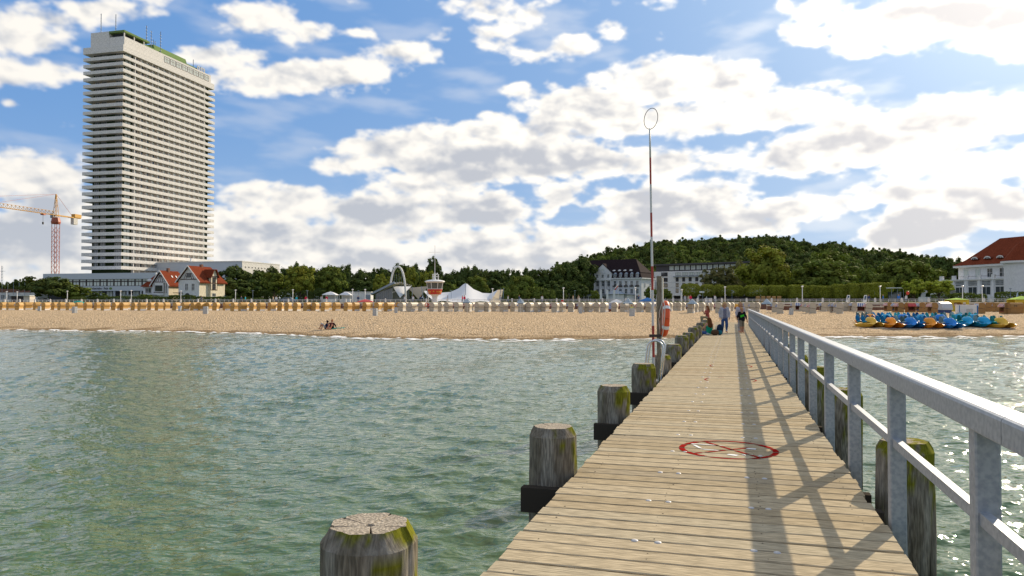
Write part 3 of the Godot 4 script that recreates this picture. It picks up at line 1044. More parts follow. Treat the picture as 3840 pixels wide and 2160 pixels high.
func win(parent: Node, mesh: Mesh, p: Vector3, face := Vector3(0, 0, 1), called := "window") -> void:
	var x := Vector3.UP.cross(face).normalized()
	inst(called, mesh, null, parent, Transform3D(Basis(x, Vector3.UP, face), p))

func hip_roof(x0: float, x1: float, z0: float, z1: float, y0: float, y1: float, in0: float, in1: float, zr := -999.0) -> Mb:   # ridge along x
	var mb := Mb.new()
	var zm := (z0 + z1) * 0.5 if zr < -900.0 else zr
	var a := Vector3(x0, y0, z1)
	var b := Vector3(x1, y0, z1)
	var c := Vector3(x1, y0, z0)
	var d := Vector3(x0, y0, z0)
	var r0 := Vector3(x0 + in0, y1, zm)
	var r1 := Vector3(x1 - in1, y1, zm)
	mb.quad(a, b, r1, r0)
	mb.tri(b, c, r1)
	mb.quad(c, d, r0, r1)
	mb.tri(d, a, r0)
	mb.quad(d, c, b, a)
	return mb

func build_tower() -> void:
	var T := thing("hotel_tower", "tall pale concrete hotel tower with rows of white balconies and antennas on top", "tower", Vector3(-164.7, 0, -320.0), 1.3186)
	var L := 61.2
	var D := 20.4
	obj("core", Mb.new().span(Vector3(2.6, 3, -D + 3.0), Vector3(L - 2.6, 109.3, -1.45)), M.panel_green, T)
	# long side: back wall of the loggias
	obj("loggia_wall", Mb.new().span(Vector3(7.4, 15, -1.446), Vector3(54.05, 109.3, -1.34)), M.wall_beige, T)
	var b := Mb.new()
	b.span(Vector3(0, -0.72, -0.2), Vector3(L, 0.68, 0))
	b.span(Vector3(0, -0.72, -D), Vector3(0.2, 0.68, -0.2))
	b.span(Vector3(L - 0.2, -0.62, -D), Vector3(L, 0.63, -0.2))
	b.span(Vector3(0.2, -0.62, -D), Vector3(L - 0.2, 0.63, -D + 0.2))
	b.span(Vector3(0.2, -0.6, -D + 0.2), Vector3(L - 0.2, -0.36, -0.2))
	for i in 15:   # shadow joints between the parapet slabs
		b.span(Vector3(0.4 + i * 4.1, -0.6, 0.0), Vector3(4.44 + i * 4.1, 0.6, 0.035))
	var bm := b.done()
	var fy := []
	for i in 32:
		fy.append(17.4 + i * 2.89)
		inst("balcony", bm, M.concrete, T, Transform3D(Basis(), Vector3(0, fy[i], 0)))
	for x in [7.4, 54.05]:
		obj("fin_wall", Mb.new().span(Vector3(x - 0.18, 13, -1.8), Vector3(x + 0.18, 109.0, -0.21)), M.concrete, T)
	for k in range(1, 13):
		obj("partition", Mb.new().span(Vector3(7.4 + 3.588 * k - 0.06, 13, -1.74), Vector3(7.4 + 3.588 * k + 0.06, 109.0, -0.3)), M.concrete, T)
	# windows
	var wl := window_mesh(2.0, 1.45, 2, 1, "dark_frame", "curtained_glass")
	var wg := window_mesh(2.0, 1.45, 2, 1, "dark_frame", "glass")
	var rest := Mb.new()
	for i in 32:
		var y: float = fy[i] + 1.35
		for k in 13:
			var x := 7.4 + 3.588 * (k + 0.36)
			if k < 6: win(T, wl if rng.randf() < 0.7 else wg, Vector3(x, y, -1.335))
			else: rest.box(Vector3(x, y, -1.32), Vector3(1.95, 1.45, 0.05))
		for x in [3.6, 5.4, 56.0]: rest.box(Vector3(x, y, -1.42), Vector3(1.5, 1.5, 0.06))
		if i == 27 or i == 24: obj("sand_panel", Mb.new().span(Vector3(2.5, fy[i] + 0.6, -17.3), Vector3(2.595, fy[i] + 2.3, -1.9)), M.panel_sand, T)
		win(T, window_mesh(2.0, 1.4, 2, 1), Vector3(2.49, y, -15.2), Vector3(-1, 0, 0))
		win(T, window_mesh(2.4, 1.4, 3, 1), Vector3(2.49, y, -11.7), Vector3(-1, 0, 0))
		win(T, window_mesh(3.4, 1.4, 3, 1), Vector3(2.49, y, -3.9), Vector3(-1, 0, 0))
	var ro := obj("further_windows", rest, M.curtained_glass, T)
	ro.set_meta("kind", "stuff")
	# crown
	obj("top_band", Mb.new().span(Vector3(-0.06, 109.3, -D - 0.06), Vector3(L + 0.06, 112.1, 0.06)), M.concrete, T)
	obj("roof_storey", Mb.new().span(Vector3(0.9, 112.1, -D + 3.1), Vector3(L - 2.2, 115.9, -0.3)), M.concrete, T)
	obj("lift_block", Mb.new().span(Vector3(0.8, 112.1, -17.4), Vector3(9.5, 118.6, -8.0)), M.concrete, T)
	var slab := obj("roof_slab", Mb.new().span(Vector3(0.7, 117.7, -7.99), Vector3(16.0, 118.55, -0.2)), M.copper_green, T)
	obj("slab_support", Mb.new().span(Vector3(2.2, 115.9, -7.0), Vector3(13.0, 117.7, -2.0)), M.black, slab)
	for x in [1.3, 7.0, 12.8]: obj("slab_column", Mb.new().span(Vector3(x - 0.2, 115.9, -0.9), Vector3(x + 0.2, 117.7, -0.5)), M.concrete, slab)
	var ph := Mb.new()
	ph.span(Vector3(12.0, 115.9, -12), Vector3(50.0, 116.9, -1.4))
	ph.prism(PackedVector2Array([Vector2(-11, 116.9), Vector2(-2.6, 116.9), Vector2(-3.4, 119.6), Vector2(-11, 119.6)]), 22.0, Transform3D(Basis(Vector3(0, 0, 1), Vector3(0, 1, 0), Vector3(-1, 0, 0)), Vector3(44.0, 0, 0)))
	obj("copper_penthouse", ph, M.copper_green, T)
	var tw := window_mesh(3.3, 2.5, 3, 2, "dark_frame", "curtained_glass", 0.14, 0.62)
	for k in 8: win(T, tw, Vector3(25.2 + 4.05 * (k + 0.5), 113.75, -0.295))
	# lettering on the roof edge
	var s := inst("roof_lettering", text_mesh("om", 3.0, 0.25), M.blue_sign, T, Transform3D(Basis(), Vector3(52.2, 117.3, -1.0)))
	# antennas
	for a in [[3.0, -14.2, 118.6, 9.0], [4.0, -7.5, 118.6, 8.4], [16.0, -2.0, 116.9, 9.0], [18.5, -1.6, 116.9, 7.5], [24.0, -1.2, 115.9, 10.0], [21.0, -2.6, 119.0, 2.4], [22.2, -2.6, 119.0, 2.0], [47.0, -1.4, 116.9, 3.4]]:
		var ant := Mb.new().tube([Vector3(a[0], a[2], a[1]), Vector3(a[0], a[2] + a[3], a[1])], 0.16, 5)
		for j in int(a[3] / 1.5): ant.bar(Vector3(a[0] - 0.55, a[2] + 1.4 + j * 1.4, a[1]), Vector3(a[0] + 0.55, a[2] + 1.4 + j * 1.4, a[1]), 0.09, 0.09)
		obj("antenna", ant, M.zinc, T)

func build_podium() -> void:
	var P := thing("hotel_podium", "long low white hotel wing with dark-framed window bands below the tower", "building", Vector3(-184.0, 0, -298.0), -0.2528)
	var L := 52.0
	obj("upper_band", Mb.new().span(Vector3(0, 11.6, -26), Vector3(L, 13.9, 0)), M.metal_cladding, P)
	obj("window_storey", Mb.new().span(Vector3(0.4, 8.9, -26), Vector3(L - 0.4, 11.6, -0.5)), M.dark_frame, P)
	obj("middle_band", Mb.new().span(Vector3(0, 7.1, -26), Vector3(L, 8.9, 0.1)), M.metal_cladding, P)
	obj("ground_storey", Mb.new().span(Vector3(0.5, 2.8, -26), Vector3(L - 0.5, 7.1, -2.4)), M.black, P)
	obj("terrace_wall", Mb.new().span(Vector3(14, 2.8, -2.4), Vector3(L, 4.6, 0.05)), M.metal_cladding, P)
	for k in 16:
		var x := 2.0 + k * 3.18
		win(P, window_mesh(1.2, 1.45, 1, 1, "dark_frame", "curtained_glass"), Vector3(x + 0.0, 9.8, -0.49))
		win(P, window_mesh(1.2, 1.45, 1, 1, "dark_frame", "curtained_glass"), Vector3(x + 1.36, 9.8, -0.49))
		win(P, window_mesh(2.6, 0.6, 2, 1, "dark_frame", "curtained_glass"), Vector3(x + 0.68, 11.2, -0.49))
	for k in 7:
		obj("pillar", Mb.new().span(Vector3(15 + k * 6.0, 4.6, -0.6), Vector3(15.5 + k * 6.0, 7.1, -0.1)), M.metal_cladding, P)
		win(P, window_mesh(2.6, 2.2, 2, 1, "dark_frame", "curtained_glass"), Vector3(17.2 + k * 6.0, 5.8, -2.39))
	inst("lettering", text_mesh("Weinstube - Pub", 0.75, 0.06, true), M.black, P, Transform3D(Basis(), Vector3(26.5, 8.0, 0.14)))
	for x in [21.2, 31.9]: obj("emblem", Mb.new().ball(Vector3(x, 8.0, 0.12), Vector3(0.7, 0.5, 0.06), 12, 6), M.copper_green, P)
	# the plain hall behind
	var H := thing("congress_hall", "large plain grey hall behind the red-roofed villas", "building", Vector3(-117.4, 0, -330.0), -0.2528)
	obj("wall", Mb.new().span(Vector3(-46, 3, -30), Vector3(0, 20.4, 0)), M.metal_cladding, H)
	obj("roof_edge", Mb.new().span(Vector3(-46.2, 20.4, -30.2), Vector3(0.2, 20.8, 0.2)), M.concrete, H)
	obj("side_panel", Mb.new().span(Vector3(0.0, 3, -30), Vector3(0.08, 20.3, -0.1)), M.concrete, H)
	for k in 11: obj("vent_opening", Mb.new().span(Vector3(0.08, 17.9, -28.0 + k * 2.5), Vector3(0.14, 18.4, -27.2 + k * 2.5)), M.black, H)
	obj("roof_vent", Mb.new().span(Vector3(-33, 14.8, 0.0), Vector3(-31.4, 15.5, 0.5)), M.black, H)
	obj("chimney", Mb.new().tube([Vector3(-28, 20.8, -3), Vector3(-28, 22.5, -3)], 0.4, 8), M.white_frame, H)

func build_villas() -> void:
	# both villas turn their gable to the left and their long sunny wall to the right
	var V := thing("villa", "white half-timbered villa with big red roof and arched doorway, the right one of two", "house", Vector3(-98.7, 0, -240.0), 1.3186)
	var W := 7.6
	var L := 13.0
	var ey := 9.6
	obj("wall", Mb.new().span(Vector3(0, 2.7, -W), Vector3(L, ey, 0)), M.render_cream, V)
	var gb := PackedVector2Array([Vector2(0, 2.7), Vector2(W, 2.7), Vector2(W, ey), Vector2(W / 2, 14.0), Vector2(0, ey)])
	var toz := Transform3D(Basis(Vector3(0, 0, 1), Vector3(0, 1, 0), Vector3(-1, 0, 0)), Vector3(0, 0, -W))
	obj("gable", Mb.new().prism(gb, 0.15, toz), M.render_white, V)
	var rf := Mb.new()
	for s in [-1.0, 1.0]:
		var zc := -W / 2
		var e0 := Vector3(-0.9, ey - 0.55, zc + s * (W / 2 + 0.7))
		var e1 := Vector3(L + 0.6, ey - 0.55, zc + s * (W / 2 + 0.7))
		var r0 := Vector3(-0.9, 14.35, zc)
		var r1 := Vector3(L - 2.4, 14.35, zc)
		if s > 0: rf.quad(e0, e1, r1, r0)
		else: rf.quad(e1, e0, r0, r1)
		if s > 0:
			rf.tri(e1, Vector3(L + 0.6, ey - 0.55, zc - W / 2 - 0.7), r1)
			rf.quad(r0 - Vector3(0, 0.25, 0), r1 - Vector3(0, 0.25, 0), e1 - Vector3(0, 0.25, 0), e0 - Vector3(0, 0.25, 0))
	var roof := obj("roof", rf, M.roof_red, V)
	obj("chimney", Mb.new().span(Vector3(5.6, 12.5, -W / 2 - 0.5), Vector3(6.5, 15.0, -W / 2 + 0.3)), M.brick_brown, roof)
	for s in [-1.0, 1.0]:
		obj("bargeboard", Mb.new().bar(Vector3(-0.95, ey - 0.65, -W / 2 + s * (W / 2 + 0.75)), Vector3(-0.95, 14.3, -W / 2), 0.12, 0.32), M.white_frame, roof)
	# side wing with its own little gable on the sunny side
	var wing := Mb.new().span(Vector3(4.6, 2.7, 0), Vector3(8.0, 11.2, 0.7))
	wing.prism(PackedVector2Array([Vector2(4.6, 11.2), Vector2(8.0, 11.2), Vector2(7.0, 13.0), Vector2(5.6, 13.0)]), 0.7, Transform3D())
	var wg := obj("bay", wing, M.render_cream, V)
	var br := Mb.new()
	for q in [[4.2, 10.6, 5.5, 13.2], [5.5, 13.2, 7.1, 13.2], [7.1, 13.2, 8.4, 10.6]]: br.bar(Vector3(q[0], q[1], -0.9), Vector3(q[2], q[3], -0.9), 0.1, 0.1)
	var pr := PackedVector2Array([Vector2(4.2, 10.6), Vector2(4.35, 10.6), Vector2(5.6, 13.1), Vector2(7.0, 13.1), Vector2(8.25, 10.6), Vector2(8.4, 10.6), Vector2(7.1, 13.35), Vector2(5.5, 13.35)])
	obj("bay_roof", Mb.new().prism(pr, 3.6, Transform3D(Basis(), Vector3(0, 0, -2.3))), M.roof_red, V)
	for x in [4.7, 5.5, 6.3, 7.1, 7.9]: obj("timber_post", Mb.new().span(Vector3(x - 0.08, 6.6, 0.7), Vector3(x + 0.08, 11.1, 0.74)), M.timber, wg)
	for y in [6.7, 8.9, 11.1]: obj("timber_rail", Mb.new().span(Vector3(4.6, y - 0.09, 0.7), Vector3(8.0, y + 0.09, 0.76)), M.timber, wg)
	win(V, window_mesh(1.3, 1.6, 2, 2, "dark_frame"), Vector3(6.3, 10.0, 0.71))
	win(V, window_mesh(1.3, 1.7, 2, 2, "dark_frame"), Vector3(6.3, 7.8, 0.71))
	win(V, window_mesh(1.6, 2.0, 2, 2, "white_frame"), Vector3(6.3, 4.6, 0.71))
	# gable face
	var gx := -0.16
	var G := Vector3(-1, 0, 0)
	for z in [-2.2, -4.6]: win(V, window_mesh(1.0, 2.0, 2, 2), Vector3(gx, 7.6, z), G)
	for z in [-1.6, -6.9]: win(V, window_mesh(0.9, 1.8, 2, 2), Vector3(gx, 4.0, z), G)
	win(V, window_mesh(1.3, 1.2, 3, 1, "dark_frame"), Vector3(gx, 11.3, -W / 2), G)
	obj("timber_rail", Mb.new().span(Vector3(-0.22, 9.9, -6.9), Vector3(-0.151, 10.15, -0.7)), M.timber, V)
	for z in [-5.6, -4.9, -2.7, -2.0]: obj("timber_brace", Mb.new().bar(Vector3(-0.2, 10.1, z), Vector3(-0.2, 12.0, -W / 2 + (z + W / 2) * 0.5), 0.06, 0.16), M.timber, V)
	var arch := PackedVector2Array([Vector2(-0.9, 0), Vector2(0.9, 0), Vector2(0.9, 2.0)])
	for i in 7: arch.append(Vector2(cos(PI * i / 6.0) * 0.9, 2.0 + sin(PI * i / 6.0) * 0.9))
	arch.append(Vector2(-0.9, 2.0))
	obj("doorway", Mb.new().prism(arch, 0.1, Transform3D(Basis(Vector3(0, 0, -1), Vector3(0, 1, 0), Vector3(1, 0, 0)), Vector3(-0.26, 2.75, -4.3))), M.black, V)
	obj("porch_roof", Mb.new().span(Vector3(-1.2, 5.6, -8.9), Vector3(-0.15, 5.8, -6.0)), M.roof_slate, V)
	# --- the left villa ---
	V = thing("villa", "smaller half-timbered villa with red roof and glazed veranda, the left one of two", "house", Vector3(-111.5, 0, -247.0), 1.3186)
	W = 6.2
	L = 10.0
	ey = 8.6
	obj("wall", Mb.new().span(Vector3(0, 2.7, -W), Vector3(L, ey, 0)), M.render_cream, V)
	toz = Transform3D(Basis(Vector3(0, 0, 1), Vector3(0, 1, 0), Vector3(-1, 0, 0)), Vector3(0, 0, -W))
	obj("gable", Mb.new().prism(PackedVector2Array([Vector2(0, 2.7), Vector2(W, 2.7), Vector2(W, ey), Vector2(W / 2 + 0.2, 12.8), Vector2(0, ey)]), 0.15, toz), M.render_white, V)
	obj("left_wing", Mb.new().span(Vector3(0.6, 2.7, -W - 4.2), Vector3(8, 7.9, -W)), M.render_white, V)
	rf = Mb.new()
	for s in [-1.0, 1.0]:
		var zc := -W / 2
		var e0 := Vector3(-0.8, ey - 0.5, zc + s * (W / 2 + 0.6))
		var e1 := Vector3(L + 0.6, ey - 0.5, zc + s * (W / 2 + 0.6))
		var r0 := Vector3(-0.8, 13.1, zc)
		var r1 := Vector3(L - 1.8, 13.1, zc)
		if s > 0: rf.quad(e0, e1, r1, r0)
		else: rf.quad(e1, e0, r0, r1)
		if s > 0:
			rf.tri(e1, Vector3(L + 0.6, ey - 0.5, zc - W / 2 - 0.6), r1)
			rf.quad(r0 - Vector3(0, 0.25, 0), r1 - Vector3(0, 0.25, 0), e1 - Vector3(0, 0.25, 0), e0 - Vector3(0, 0.25, 0))
	# hipped wing roof to the left
	rf.quad(Vector3(-0.1, 7.8, -W - 4.8), Vector3(-0.1, 7.8, -W / 2), Vector3(4.0, 12.7, -W / 2), Vector3(4.0, 12.7, -W - 1.0))
	rf.tri(Vector3(8.4, 7.8, -W - 4.8), Vector3(-0.1, 7.8, -W - 4.8), Vector3(4.0, 12.7, -W - 1.0))
	rf.quad(Vector3(8.4, 7.8, -W / 2), Vector3(8.4, 7.8, -W - 4.8), Vector3(4.0, 12.7, -W - 1.0), Vector3(4.0, 12.7, -W / 2))
	roof = obj("roof", rf, M.roof_red, V)
	for s in [-1.0, 1.0]: obj("bargeboard", Mb.new().bar(Vector3(-0.85, ey - 0.6, -W / 2 + s * (W / 2 + 0.62)), Vector3(-0.85, 13.05, -W / 2), 0.12, 0.3), M.white_frame, roof)
	obj("chimney", Mb.new().span(Vector3(3.0, 12.2, -W / 2 - 0.4), Vector3(3.8, 14.0, -W / 2 + 0.4)), M.brick_brown, roof)
	for x in [3.4, 5.4, 7.0]: obj("skylight", Mb.new().box(Vector3(x, 11.2, -W / 2 + 1.55), Vector3(0.5, 0.06, 0.8), Basis(Vector3.RIGHT, 0.92)), M.white_frame, roof)
	obj("roof_dormer", Mb.new().ball(Vector3(1.6, 9.9, -W - 2.6), Vector3(0.5, 0.55, 0.9), 10, 6), M.white_frame, roof)
	gx = -0.16
	obj("bay", Mb.new().span(Vector3(-0.7, 5.0, -W / 2 - 1.9), Vector3(0, 9.2, -W / 2 + 1.5)), M.render_white, V)
	win(V, window_mesh(2.6, 1.7, 3, 1, "dark_frame"), Vector3(-0.71, 7.3, -W / 2 - 0.2), G)
	for z in [-1.6, -0.9, -4.7, -5.4]: obj("timber_post", Mb.new().span(Vector3(-0.23, 5.7, z - 0.09), Vector3(-0.151, 8.9, z + 0.09)), M.timber, V)
	for y in [5.9, 9.3]: obj("timber_rail", Mb.new().span(Vector3(-0.78, y - 0.1, -5.2), Vector3(-0.71, y + 0.1, -1.5)), M.timber, V)
	for z in [-5.1, -4.1, -3.1, -2.1, -1.2]: obj("timber_brace", Mb.new().bar(Vector3(-0.2, 9.3, z), Vector3(-0.2, 11.6, -W / 2 + (z + W / 2) * 0.15), 0.06, 0.15), M.timber, V)
	win(V, window_mesh(2.2, 1.6, 2, 1), Vector3(0.59, 6.6, -W - 2.2), G)
	var ver := obj("veranda", Mb.new().span(Vector3(-2.4, 2.7, -W - 8.5), Vector3(-0.2, 5.0, -W + 1.6)), M.render_white, V)
	obj("veranda_roof", Mb.new().span(Vector3(-2.7, 5.0, -W - 8.8), Vector3(-0.16, 5.2, -W + 2.0)), M.zinc, V)
	for k in 6: win(V, window_mesh(1.3, 1.5, 2, 2), Vector3(-2.41, 4.0, -W - 7.6 + k * 1.65), G)
	win(V, window_mesh(2.4, 1.5, 3, 1), Vector3(gx, 3.8, -2.0), G)

func build_spa_hotel() -> void:
	var K := thing("spa_hotel", "white classical hotel with dark mansard roof, dormers and a central pediment", "hotel", Vector3(23.4, 0, -318.0), -0.5742)
	var L := 33.0
	var D := 13.5
	var ey := 12.4
	obj("wall", Mb.new().span(Vector3(0, 2.6, -D), Vector3(L, ey, 0)), M.render_white, K)
	obj("cornice", Mb.new().span(Vector3(-0.5, ey - 0.35, -D - 0.5), Vector3(L + 0.5, ey + 0.1, 0.5)), M.white_frame, K)
	var lo := Mb.new()   # steep lower slope
	var i1 := 0.9
	var y1 := ey + 2.3
	var a := [Vector3(-0.3, ey + 0.1, 0.3), Vector3(L + 0.3, ey + 0.1, 0.3), Vector3(L + 0.3, ey + 0.1, -D - 0.3), Vector3(-0.3, ey + 0.1, -D - 0.3)]
	var b := [Vector3(i1, y1, -i1), Vector3(L - i1, y1, -i1), Vector3(L - i1, y1, -D + i1), Vector3(i1, y1, -D + i1)]
	for i in 4: lo.quad(a[i], a[(i + 1) % 4], b[(i + 1) % 4], b[i])
	obj("mansard", lo, M.roof_slate, K)
	var roof := obj("roof", hip_roof(i1 - 0.2, L - i1 + 0.2, -D + i1 - 0.2, -i1 + 0.2, y1, 20.4, 6.6, 4.5), M.roof_slate, K)
	for x in [4.5, 7.0, 9.6, 11.6, 20.4, 22.8, 25.2, 27.8]:
		obj("eyebrow_window", Mb.new().ball(Vector3(x, 15.5, -1.9), Vector3(0.75, 0.42, 0.9), 10, 6), M.white_frame, roof)
	# central pediment block
	var c0 := 12.4
	var c1 := 20.2
	obj("attic", Mb.new().span(Vector3(c0, ey + 0.1, -1.5), Vector3(c1, 14.6, 0.35)), M.render_white, K)
	var tri3 := PackedVector2Array([Vector2(c0 - 0.3, 14.6), Vector2(c1 + 0.3, 14.6), Vector2((c0 + c1) / 2, 18.3)])
	var pd := obj("pediment", Mb.new().prism(tri3, 1.2, Transform3D(Basis(), Vector3(0, 0, -0.8))), M.render_white, K)
	obj("pediment_roof", Mb.new().prism(PackedVector2Array([Vector2(c0 - 0.5, 14.6), Vector2(c0 - 0.2, 14.6), Vector2((c0 + c1) / 2, 18.25), Vector2(c1 + 0.2, 14.6), Vector2(c1 + 0.5, 14.6), Vector2((c0 + c1) / 2, 18.6)]), 6.0, Transform3D(Basis(), Vector3(0, 0, -5.5))), M.roof_slate, pd)
	var lun := PackedVector2Array()
	for i in 9: lun.append(Vector2(cos(PI * i / 8.0) * 0.8, sin(PI * i / 8.0) * 0.8))
	obj("lunette", Mb.new().prism(lun, 0.05, Transform3D(Basis(), Vector3((c0 + c1) / 2, 15.6, 0.4))), M.curtained_glass, pd)
	obj("entablature", Mb.new().span(Vector3(c0 - 0.2, 11.6, 0.0), Vector3(c1 + 0.2, 12.05, 0.9)), M.white_frame, K)
	for k in 4: obj("column", Mb.new().tube([Vector3(c0 + 0.2 + k * 2.47, 4.6, 0.55), Vector3(c0 + 0.2 + k * 2.47, 11.6, 0.55)], 0.3, 10), M.white_frame, K)
	var xs := []
	for k in 5: xs.append(1.6 + k * 2.32)
	for k in 3: xs.append(13.8 + k * 2.5)
	for k in 5: xs.append(21.6 + k * 2.42)
	for k in xs.size():
		var x: float = xs[k]
		var mid := k >= 5 and k < 8
		win(K, window_mesh(1.0, 2.0, 2, 2), Vector3(x, 10.3, 0.005))
		win(K, window_mesh(1.0, 1.75, 2, 2), Vector3(x, 7.2, 0.005))
		win(K, window_mesh(1.1, 1.8, 2, 2), Vector3(x, 4.5, 0.005))
		if mid:
			win(K, window_mesh(0.8, 1.2, 2, 2), Vector3(x, 13.4, 0.352))
		else:
			obj("balcony_rail", Mb.new().span(Vector3(x - 0.8, 9.0, 0.0), Vector3(x + 0.8, 9.5, 0.55)), M.dark_frame, K)
			var dm := Mb.new().span(Vector3(x - 0.62, 12.6, -0.9), Vector3(x + 0.62, 14.2, 0.12))
			dm.ball(Vector3(x, 14.2, -0.4), Vector3(0.68, 0.55, 0.6), 10, 6)
			var dd := obj("dormer", dm, M.zinc, K)
			inst("dormer_window", window_mesh(0.8, 1.3, 2, 2), null, dd, Transform3D(Basis(), Vector3(x, 13.4, 0.122)))
	for k in xs.size() - 1: obj("pilaster", Mb.new().span(Vector3((xs[k] + xs[k + 1]) / 2 - 0.25, 5.9, 0.0), Vector3((xs[k] + xs[k + 1]) / 2 + 0.25, 11.9, 0.18)), M.white_frame, K)
	for z in [-3.5, -9.0]:
		win(K, window_mesh(0.8, 1.5, 2, 2), Vector3(L + 0.005, 9.6, z), Vector3(1, 0, 0))
		win(K, window_mesh(0.8, 1.5, 2, 2), Vector3(L + 0.005, 6.6, z), Vector3(1, 0, 0))
	# glazed restaurant front and its round pavilion
	obj("restaurant", Mb.new().span(Vector3(9, 2.6, 0.2), Vector3(30, 5.6, 7.0)), M.render_white, K)
	obj("restaurant_roof", Mb.new().span(Vector3(8.6, 5.6, 0.2), Vector3(30.4, 5.9, 7.5)), M.zinc, K)
	for k in 10: win(K, window_mesh(1.6, 2.0, 2, 2, "white_frame", "glass"), Vector3(10.2 + k * 2.0, 4.1, 7.01))
	obj("round_pavilion", Mb.new().smooth(1).lathe([Vector2(3.4, 2.6), Vector2(3.4, 5.9)], 20, Vector3(26, 0, 9)), M.render_white, K)
	obj("round_roof", Mb.new().lathe([Vector2(4.0, 5.9), Vector2(2.6, 6.9), Vector2(0.01, 7.6)], 16, Vector3(26, 0, 9)), M.zinc, K)

	# modern hotel to the right of it
	K = thing("modern_hotel", "plain white modern hotel block with dark glazed penthouse storey", "hotel", Vector3(64.5, 0, -345.0), -0.66)
	L = 46.0
	obj("wall", Mb.new().span(Vector3(0, 6.4, -14), Vector3(L, 16.6, 0)), M.render_white, K)
	obj("base", Mb.new().span(Vector3(0.5, 2.6, -14), Vector3(L, 5.7, -2.5)), M.black, K)
	obj("base_slab", Mb.new().span(Vector3(0, 5.7, -14), Vector3(L, 6.4, 0.4)), M.render_white, K)
	for k in 8: obj("pillar", Mb.new().span(Vector3(1 + k * 4.0, 2.6, -0.4), Vector3(1.6 + k * 4.0, 5.7, 0.2)), M.render_white, K)
	obj("penthouse", Mb.new().span(Vector3(0.3, 16.6, -13), Vector3(L, 19.3, -1.4)), M.roof_dark_metal, K)
	obj("penthouse_roof", Mb.new().span(Vector3(-0.2, 19.3, -14.2), Vector3(L + 0.2, 20.0, 0.1)), M.roof_dark_metal, K)
	for j in 4:
		var y := 8.0 + j * 2.45
		win(K, window_mesh(3.0, 1.6, 5, 1, "dark_frame", "glass"), Vector3(5.2, y, 0.005))
		for k in 7:
			if j == 3: continue
			win(K, window_mesh(1.25, 1.65, 2, 1, "dark_frame", "glass"), Vector3(11.4 + k * 3.1, y, 0.005))
		obj("joint", Mb.new().span(Vector3(0, y - 1.25, 0.0), Vector3(L, y - 1.17, 0.015)), M.zinc, K)
	for k in 7:
		win(K, window_mesh(2.5, 1.3, 3, 1, "dark_frame", "curtained_glass"), Vector3(11.9 + k * 3.2, 15.3, 0.005))
	for k in 14: win(K, window_mesh(2.0, 1.9, 3, 1, "dark_frame", "curtained_glass"), Vector3(8.0 + k * 2.6, 18.1, -1.395))
	obj("long_balcony", Mb.new().span(Vector3(9.8, 14.0, 0.02), Vector3(33, 14.4, 1.0)), M.zinc, K)

